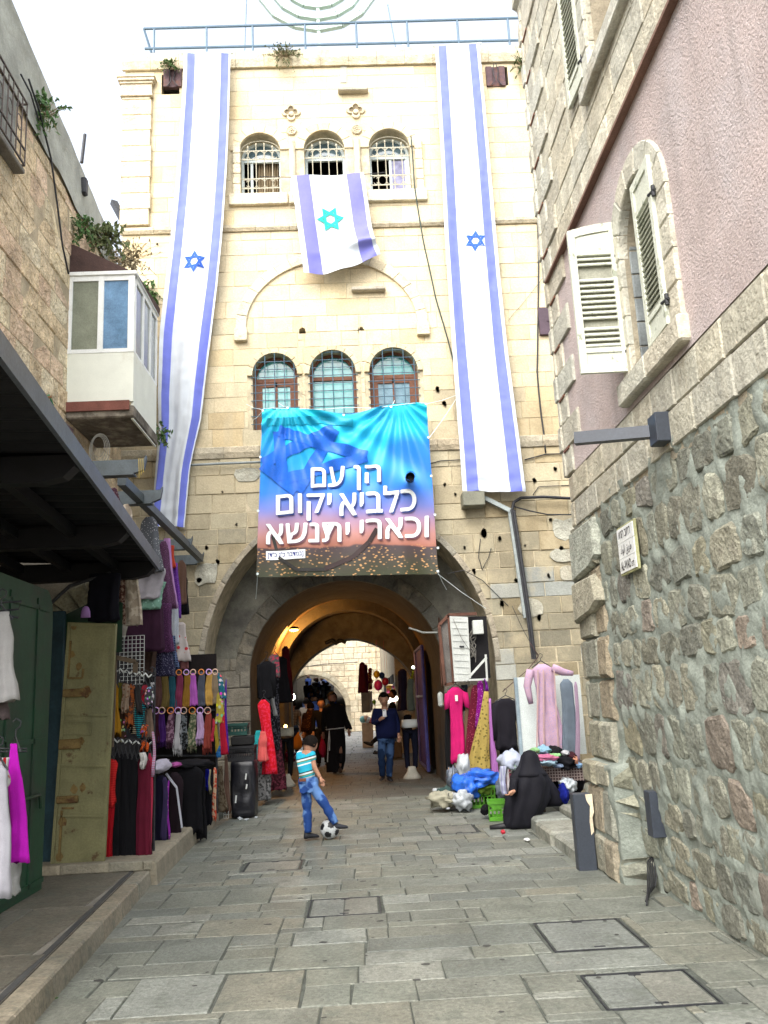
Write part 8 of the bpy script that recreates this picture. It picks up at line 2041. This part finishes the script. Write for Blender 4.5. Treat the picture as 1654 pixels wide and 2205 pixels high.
# pedestrians further in
def simple(lab, hx, top, Y, zf, shirt, tr, skin=M_SKIN, w=1.0, face=(0, 1, 0), H=1.7, step=.1, sleeve='long', hair=M_HAIR, shoes=True, z0=0, grp='pedestrians beyond the passage', arm=.12, hands=True):
    """upright walker; pixel x of the head and pixel y of its top give the place"""
    c = at(*zf(hx, top), y=Y); x = c.x; zt = z0+H; s = H/1.72
    def P(dx, z, dy=0): return (dx, z, dy)
    J = dict(pelvis=P(0, .53), waist=P(0, .62), chest=P(0, .75), neck=P(0, .835), head=P(0, .925), sL=P(-.105*w, .80), eL=P(-.13*w, .64, .03), wL=P(-.13*w, .50, -.05), sR=P(.105*w, .80), eR=P(.13*w, .64, -.03), wR=P(.13*w, .50, .06),
             hL=P(-.052, .50), kL=P(-.055, .28, -.5*step), aL=P(-.055, .048, -step*.8), hR=P(.052, .50), kR=P(.055, .28, .4*step), aR=P(.055, .055, step), fL=P(-.06, .012, -step-.12*1.2*(1 if face[1] < 0 else -1)), fR=P(.06, .015, step-.12*(1 if face[1] < 0 else -1)))
    J2 = {k: proj((x+v[0]*H, Y+v[2], z0+v[1]*H))+(v[2],) for k, v in J.items()}
    return person(lab, J2, Y, lambda a, b: (a, b), shirt, tr, s, skin, M_BS if shoes else None, face, hair, sleeve, grp, .128)
simple('man in a brown and white checked shirt walking away past the left racks', 515, 950, 26.5, za, cloth((.45, .40, .34), 'check', (.06, .05, .05), 7), DJEANS, H=1.66, sleeve='short')
simple('man in a white shirt walking away beside the checked shirt', 735, 950, 29.0, za, cloth((.62, .58, .52)), NAV, H=1.70)
simple('dark clad person walking behind the friar with a magenta bag', 965, 960, 22.5, za, BLK, BLK, face=(0, -1, 0), H=1.66)
mb = MB(); q = at(*za(990, 1690), y=22.1); R_ = loft_px([(985, 1500, 10), (985, 1570, 24), (990, 1640, 44), (985, 1720, 56), (995, 1800, 42), (1000, 1850, 20)], 22.1, za, .6, 4, .1, 1, 18); mb.rings(R_)
tag(mb.build('shopping_bag', cloth((.30, .01, .07)), None, loc=tuple(q), smooth=True), 'magenta cloth bag hanging just left of the friar', 'bag')
wv, WP = simple('woman in a dark glittering brown shawl walking away with an orange bag', 800, 1050, 23.6, za, cloth((.035, .014, .010)), BLK, H=1.58)
mb = MB(); mb.rings(loft_px([(800, 1045, 30), (800, 1080, 52), (790, 1150, 72), (770, 1250, 96), (760, 1350, 108), (760, 1430, 104)], 23.6, za, .6, 4, .05, 1)); mb.build('shawl', cloth((.06, .022, .012), 'dots', (.35, .15, .05), 30), wv, smooth=True)
mb = MB(); mb.rings(loft_px([(760, 1420, 96), (762, 1480, 92), (765, 1530, 86)], 23.62, za, .6, 4, .05, 1)); mb.build('orange_hem', cloth((.22, .09, .03)), wv, smooth=True)
mb = MB(); mb.rings(loft_px([(610, 1440, 8), (600, 1480, 22), (590, 1530, 52), (580, 1600, 80), (572, 1680, 88), (570, 1720, 60)], 23.0, za, .6, 4, .12, 1)); q = at(*za(575, 1600), y=23.0)
tag(mb.build('shopping_bag', cloth((.50, .20, .03)), None, loc=tuple(q), smooth=True), 'orange yellow shopping bag carried beside the brown shawl', 'bag')
# seated person behind the man with the phone: crossed legs in boots
t = thing('person', 'seated person with crossed legs in black boots half hidden by the man in navy', 'person', at(830, 1640, z=0), 'pedestrians beyond the passage')
YS = 24.2; K = [at(846, 1562, y=YS), at(846, 1520, y=YS), at(846, 1508, y=YS), at(824, 1580, y=YS-.1), at(812, 1590, y=YS-.1), at(798, 1602, y=YS-.1), at(828, 1590, y=YS), at(820, 1618, y=YS), at(808, 1619, y=YS-.05), at(836, 1535, y=YS-.1), at(832, 1555, y=YS-.25)]
v, f = skin_mesh(K, [(0, 1), (1, 2), (0, 3), (3, 4), (4, 5), (0, 6), (6, 7), (1, 9), (9, 10)], [.14, .14, .06, .09, .07, .05, .09, .055, .05, .06, .04]); mb = MB(); mb.add(v, f); mb.build('clothed_body', BLK, t, smooth=True)
mb = MB(); head_parts(t, at(846, 1495, y=YS), (-1, -.3, 0), .12, M_HAIR, mb); mb.build('body', M_SKIND, t, smooth=True)
for (a, b) in (((800, 1603), (783, 1598)), ((818, 1620), (803, 1622))):
    mb = MB(); p, q = at(*a, y=YS-.1), at(*b, y=YS-.1); mb.tube([p+Vector((.06, 0, .10)), p, p.lerp(q, .6), q], [.055, .06, .042, .022], 10); mb.build('boot', M_BS, t, smooth=True)
mb = MB(); q = at(846, 1570, y=YS); mb.bbox((q.x-.22, YS-.2, 0), (q.x+.22, YS+.2, .42), .02); tag(mb.build('stool', MC['old_brown_wood'], None, loc=(q.x, YS, 0)), 'low brown stool under the seated person in boots', 'stool')
# far crowd
mb = MB(); rs = random.Random(3); R5 = []
crowd_cols = [(.05, .10, .35), (.55, .58, .62), (.02, .02, .03), (.15, .22, .5), (.5, .5, .52), (.03, .03, .05)]
objs = {}
for k in range(26):
    px, py = rs.uniform(655, 716), 0; Y = rs.uniform(47, 61); z0 = .13*max(0, min(14, int((Y-46)/1.1))); x = at(px, 1500, y=Y).x
    ci = rs.randrange(6); m_ = objs.setdefault(ci, MB()); m_.tint = tintv(crowd_cols[ci], .2)
    m_.rings([[(x+w*math.cos(a), Y+w*.6*math.sin(a), z0+h) for a in [2*PI*q/8 for q in range(8)]] for (w, h) in ((.10, 0), (.16, .5), (.18, .9), (.23, 1.2), (.22, 1.42), (.06, 1.48))])
    m_.tint = (.22, .12, .08); m_.ball((x, Y, z0+1.60), .115, 8, 6)
allc = MB()
for m_ in objs.values():
    b0 = len(allc.v); allc.v += m_.v; allc.t += m_.t; allc.f += [tuple(i+b0 for i in f) for f in m_.f]; allc.mi += m_.mi
tag(allc.build('crowd', mat('crowd_cloth', tint=True, rough=.9, var=.2, bump=0), None, loc=(0, 52, 0), smooth=True), 'distant crowd in blue and white shirts climbing the stepped lane', 'crowd', None, 'stuff')
# ================================================================ INSIDE THE PASSAGE
t = thing('purple_door', 'tall violet corrugated steel door leaf folded against the right passage wall', 'door', (1.38, 20, 0))
M_PUR = mat('violet_steel', (.075, .06, .24), rough=.5, var=.25, vs=5, bump=.1)
mb = MB(); mb.grid(lambda u, v: (1.36-.018*math.sin(u*2*PI*16), 18.75+2.4*u, .08+2.56*v), 200, 1); mb.build('leaf', M_PUR, t, smooth=False)
mb = MB()
for (a, b) in (((18.72, .06), (18.72, 2.66)), ((21.2, .06), (21.2, 2.66)), ((18.72, 2.66), (21.2, 2.66)), ((18.72, .07), (21.2, .07)), ((18.72, 1.6), (21.2, 1.6))): mb.bar((1.33,)+a, (1.33,)+b, .05, .05)
mb.build('frame', mat('violet_frame', (.10, .10, .34), rough=.5, bump=0), t, fixn=True)
def legs(lab, x, Y, top, h, m, feet):
    c = at(x, top, y=Y); t = thing('mannequin_legs', lab, 'mannequin', (c.x, Y, 0), 'half mannequins in the passage')
    V = [(c.x, Y, h), (c.x-.08, Y, h-.12), (c.x-.09, Y, h*.55), (c.x-.08, Y, .18), (c.x+.08, Y, h-.12), (c.x+.09, Y, h*.55), (c.x+.07, Y, .18)]
    v, f = skin_mesh(V, [(0, 1), (1, 2), (2, 3), (0, 4), (4, 5), (5, 6)], [.14, .09, .065, .05, .09, .065, .05]); mb = MB(); mb.add(v, f); mb.build('trousers', m, t, smooth=True)
    mb = MB(); mb.rings([[(c.x+w*math.cos(a), Y+.6*w*math.sin(a), h+z) for a in [2*PI*k/16 for k in range(16)]] for (w, z) in ((.16, -.06), (.165, .0), (.155, .10))]); mb.build('white_waist', M_WW if feet else mat('cream_band', (.55, .52, .42), rough=.6, bump=0), t, smooth=True)
    mb = MB(); mb.rings([[(c.x+w*math.cos(a), Y-.02+w*.7*math.sin(a), z) for a in [2*PI*k/14 for k in range(14)]] for (w, z) in ((.19, .0), (.17, .05), (.10, .14), (.08, .24))]); mb.build('foot_stand', mat('cream_cloth', (.42, .40, .33), rough=.9, bump=0), t, smooth=True)
legs('trouser mannequin with white waistband inside the left of the passage', 615, 17.6, 1575, 1.02, BLK, False)
legs('dark trousers display with cream cloth feet beside the violet door', 882, 17.9, 1560, 1.05, NAV, True)
heap('red_fabric', 'red floral fabric bundle on a low stand at the left of the passage', 'fabric', [z4(200, 1310), z4(278, 1400)], 19.0, 0, cloth((.22, .01, .03), 'floral', (.5, .15, .15), 12), 81, .08, 3, .2)
PG = [
 ('maroon dress hanging in the far mouth of the passage', zb(270, 300), zb(262, 745), 12, 18, 24.0, (.07, .008, .03), None, None),
 ('dark red dress next to the maroon one at the passage mouth', zb(320, 330), zb(315, 740), 8, 12, 24.2, (.14, .01, .05), None, None),
 ('red dress beside the balloons', zb(378, 380), zb(372, 700), 8, 12, 24.6, (.30, .02, .04), 'noise', (.5, .3, .1)),
 ('grey blue towel hanging over the far stall', zb(400, 720), zb(395, 1000), 5, 6, 26, (.3, .35, .45), None, None),
 ('pale green cloth hanging before the violet door', zb(960, 530), zb(965, 1000), 14, 16, 19.5, (.22, .25, .20), None, None),
 ('dark violet cloth in the shop entrance right', zb(850, 400), zb(850, 1000), 20, 22, 20.5, (.04, .03, .06), None, None),
 ('black trousers hung among the shop entrance cloths', zb(925, 1060), zb(930, 1400), 18, 16, 19.2, (.01, .01, .015), None, None),
 ('yellow bag hanging high by the violet door', zb(990, 430), zb(985, 540), 4, 5, 19.0, (.4, .4, .03), None, None)]
for (lab, a, b, w0, w1, Y, col, pat, c2) in PG:
    garm('hanging_garment', lab, 'garment', a, b, w0, w1, Y, c_(col, pat, c2 or (.8, .8, .8), 14), 'long', .2, 3, .3, group='goods hung in the passage')
for (lab, x, y, rx, col, Y) in (('yellow balloon hanging at the right mouth of the passage', 475, 480, 46, (.65, .45, .01), 24.5), ('dark blue balloon behind the yellow one', 550, 500, 42, (.02, .05, .16), 25.0), ('big pink balloon under the yellow one', 498, 640, 62, (.65, .03, .22), 24.3),
                                ('red balloon right of the pink one', 600, 585, 50, (.45, .02, .06), 24.8), ('dull orange balloon left of the pink one', 385, 585, 38, (.35, .16, .03), 25.2), ('small lime balloon low by the stall', 440, 880, 28, (.2, .4, .02), 25.0), ('small orange balloon in front of the lit shop', 640, 790, 34, (.6, .2, .02), 25.4)):
    q = at(*zb(x, y), y=Y); r = rx/6.68*Y/FPX; mb = MB(); mb.ball(tuple(q), (r, r, r*1.2), 14, 10); mb.rings([[(q.x+.02*math.cos(a)*w, q.y+.02*math.sin(a)*w, q.z-r*1.2-h) for a in [2*PI*k/6 for k in range(6)]] for (w, h) in ((.3, -.01), (1, .03))]); mb.tube([(q.x, q.y, q.z+r*1.19), (q.x, q.y, 3.2)], .004, 3)
    tag(mb.build('balloon', mat('balloon_%d' % x, col, rough=.3, var=0, fine=0, bump=0, spec=.5), None, loc=tuple(q), smooth=True), lab, 'balloon', 'balloons at the passage mouth')
t = thing('market_stall', 'small far stall with brown board and toys on crates at the passage mouth', 'stall', (at(790, 1560, y=30).x, 30, 0))
a, b = at(*zb(262, 1035), y=30), at(*zb(380, 720), y=30); mb = MB(); mb.box((a.x, 30, a.z), (b.x, 30.05, b.z)); mb.build('board', MC['old_brown_wood'], t)
a, b = at(*zb(265, 1310), y=29.5), at(*zb(420, 1180), y=29.5); mb = MB(); mb.box((a.x, 29.5, .02), (b.x, 30, b.z)); mb.build('crate', mat('pale_crate', (.35, .24, .15), rough=.8, bump=0), t)
for (x, y, c) in ((280, 1130, (.2, .45, .45)), (320, 1120, (.5, .3, .2)), (350, 1140, (.5, .5, .5)), (395, 1160, (.25, .05, .04))):
    q = at(*zb(x, y), y=29.6); mb = MB(); mb.ball(tuple(q), .12, 8, 6); mb.build('toy', mat('toy_%d' % x, c, rough=.5, bump=0), t)
# lit shop goods and lamps
t = thing('lit_shop', 'brightly lit colourful goods in the shop at the right mouth of the passage', 'shop display', at(*zb(720, 860), y=26))
rs = random.Random(9)
mb = MB(); a, b = at(*zb(640, 920), y=26.3), at(*zb(778, 620), y=26.3); mb.box((a.x, 26.3, a.z), (b.x, 26.35, b.z)); mb.build('back_wall', mat('glowing_cream', (.5, .42, .28), rough=.9, bump=0, emit=(1, .75, .4), estr=.25), t)  # wall is no lamp: the lit look of the shop is put into emission
for k in range(26):
    x, y = rs.uniform(645, 772), rs.uniform(640, 915); q = at(*zb(x, y), y=26.1); mb = MB(); mb.ball(tuple(q), (rs.uniform(.05, .12), .05, rs.uniform(.05, .14)), 8, 6)
    c = rs.choice([(.6, .1, .3), (.1, .5, .2), (.6, .4, .05), (.2, .2, .6), (.6, .6, .6), (.5, .1, .05)]); mb.build('toy', mat('goods_%d' % (k % 6), c, rough=.4, bump=0), t)
mb = MB(); q = at(*zb(690, 830), y=26.0); mb.ball(tuple(q), (.20, .05, .10), 10, 6); mb.build('lamp_tube', mat('lamp_white', (.9, .9, .9), emit=(1, .95, .8), estr=2, bump=0), t)
for (lab, px, py, Y, col, st, r) in (('glaring white bulb at the left edge of the far arch', 628, 1501, 34, (1, .95, .75), 14, .14), ('tiny warm bulb over the mannequin in the passage', 615, 1564, 18.5, (1, .55, .15), 5, .035), ('tiny greenish bulb beside the yellow bag', 890, 1437, 19, (.8, 1, .7), 6, .03)):
    q = at(px, py, y=Y); mb = MB(); mb.ball(tuple(q), r, 10, 8); tag(mb.build('light_bulb', mat('bulb_%d' % px, (.9, .9, .8), emit=col, estr=st, bump=0), None, loc=tuple(q)), lab, 'bulb')
q = at(633, 1357, y=20.7); t = thing('vault_lamp', 'oval orange glowing lamp high under the left side of the vault', 'lamp', tuple(q))
mb = MB(); mb.ball((q.x, q.y, q.z), (.11, .10, .025), 12, 6); mb.build('bulb', mat('orange_bulb', (.9, .5, .2), emit=(1, .42, .08), estr=9, bump=0), t)
mb = MB(); mb.rings([[(q.x+w*math.cos(a), q.y+w*math.sin(a), q.z+h) for a in [2*PI*k/14 for k in range(14)]] for (w, h) in ((.14, .02), (.10, .07), (.02, .09))], cap=True); mb.build('shade', IRON(), t)
ld = bpy.data.lights.new('vault_lamp_light', 'POINT'); ld.energy = 50; ld.color = (1, .45, .10); ld.shadow_soft_size = .06
lo = bpy.data.objects.new('vault_lamp_light', ld); COL.objects.link(lo); lo.location = (q.x-.02, q.y+.1, q.z-.16)
# bundles of wire under the vault
cable('wall_cable', 'black cables looped along the crown of the end arch', [(700, 1385), (715, 1378), (724, 1386), (730, 1378), (745, 1384)], .05, IRON(), y=24.9)
cable('alley_wire', 'thin wire strung across the bright alley wall', [(655, 1436), (700, 1430), (770, 1426)], .015, IRON(), y=38)
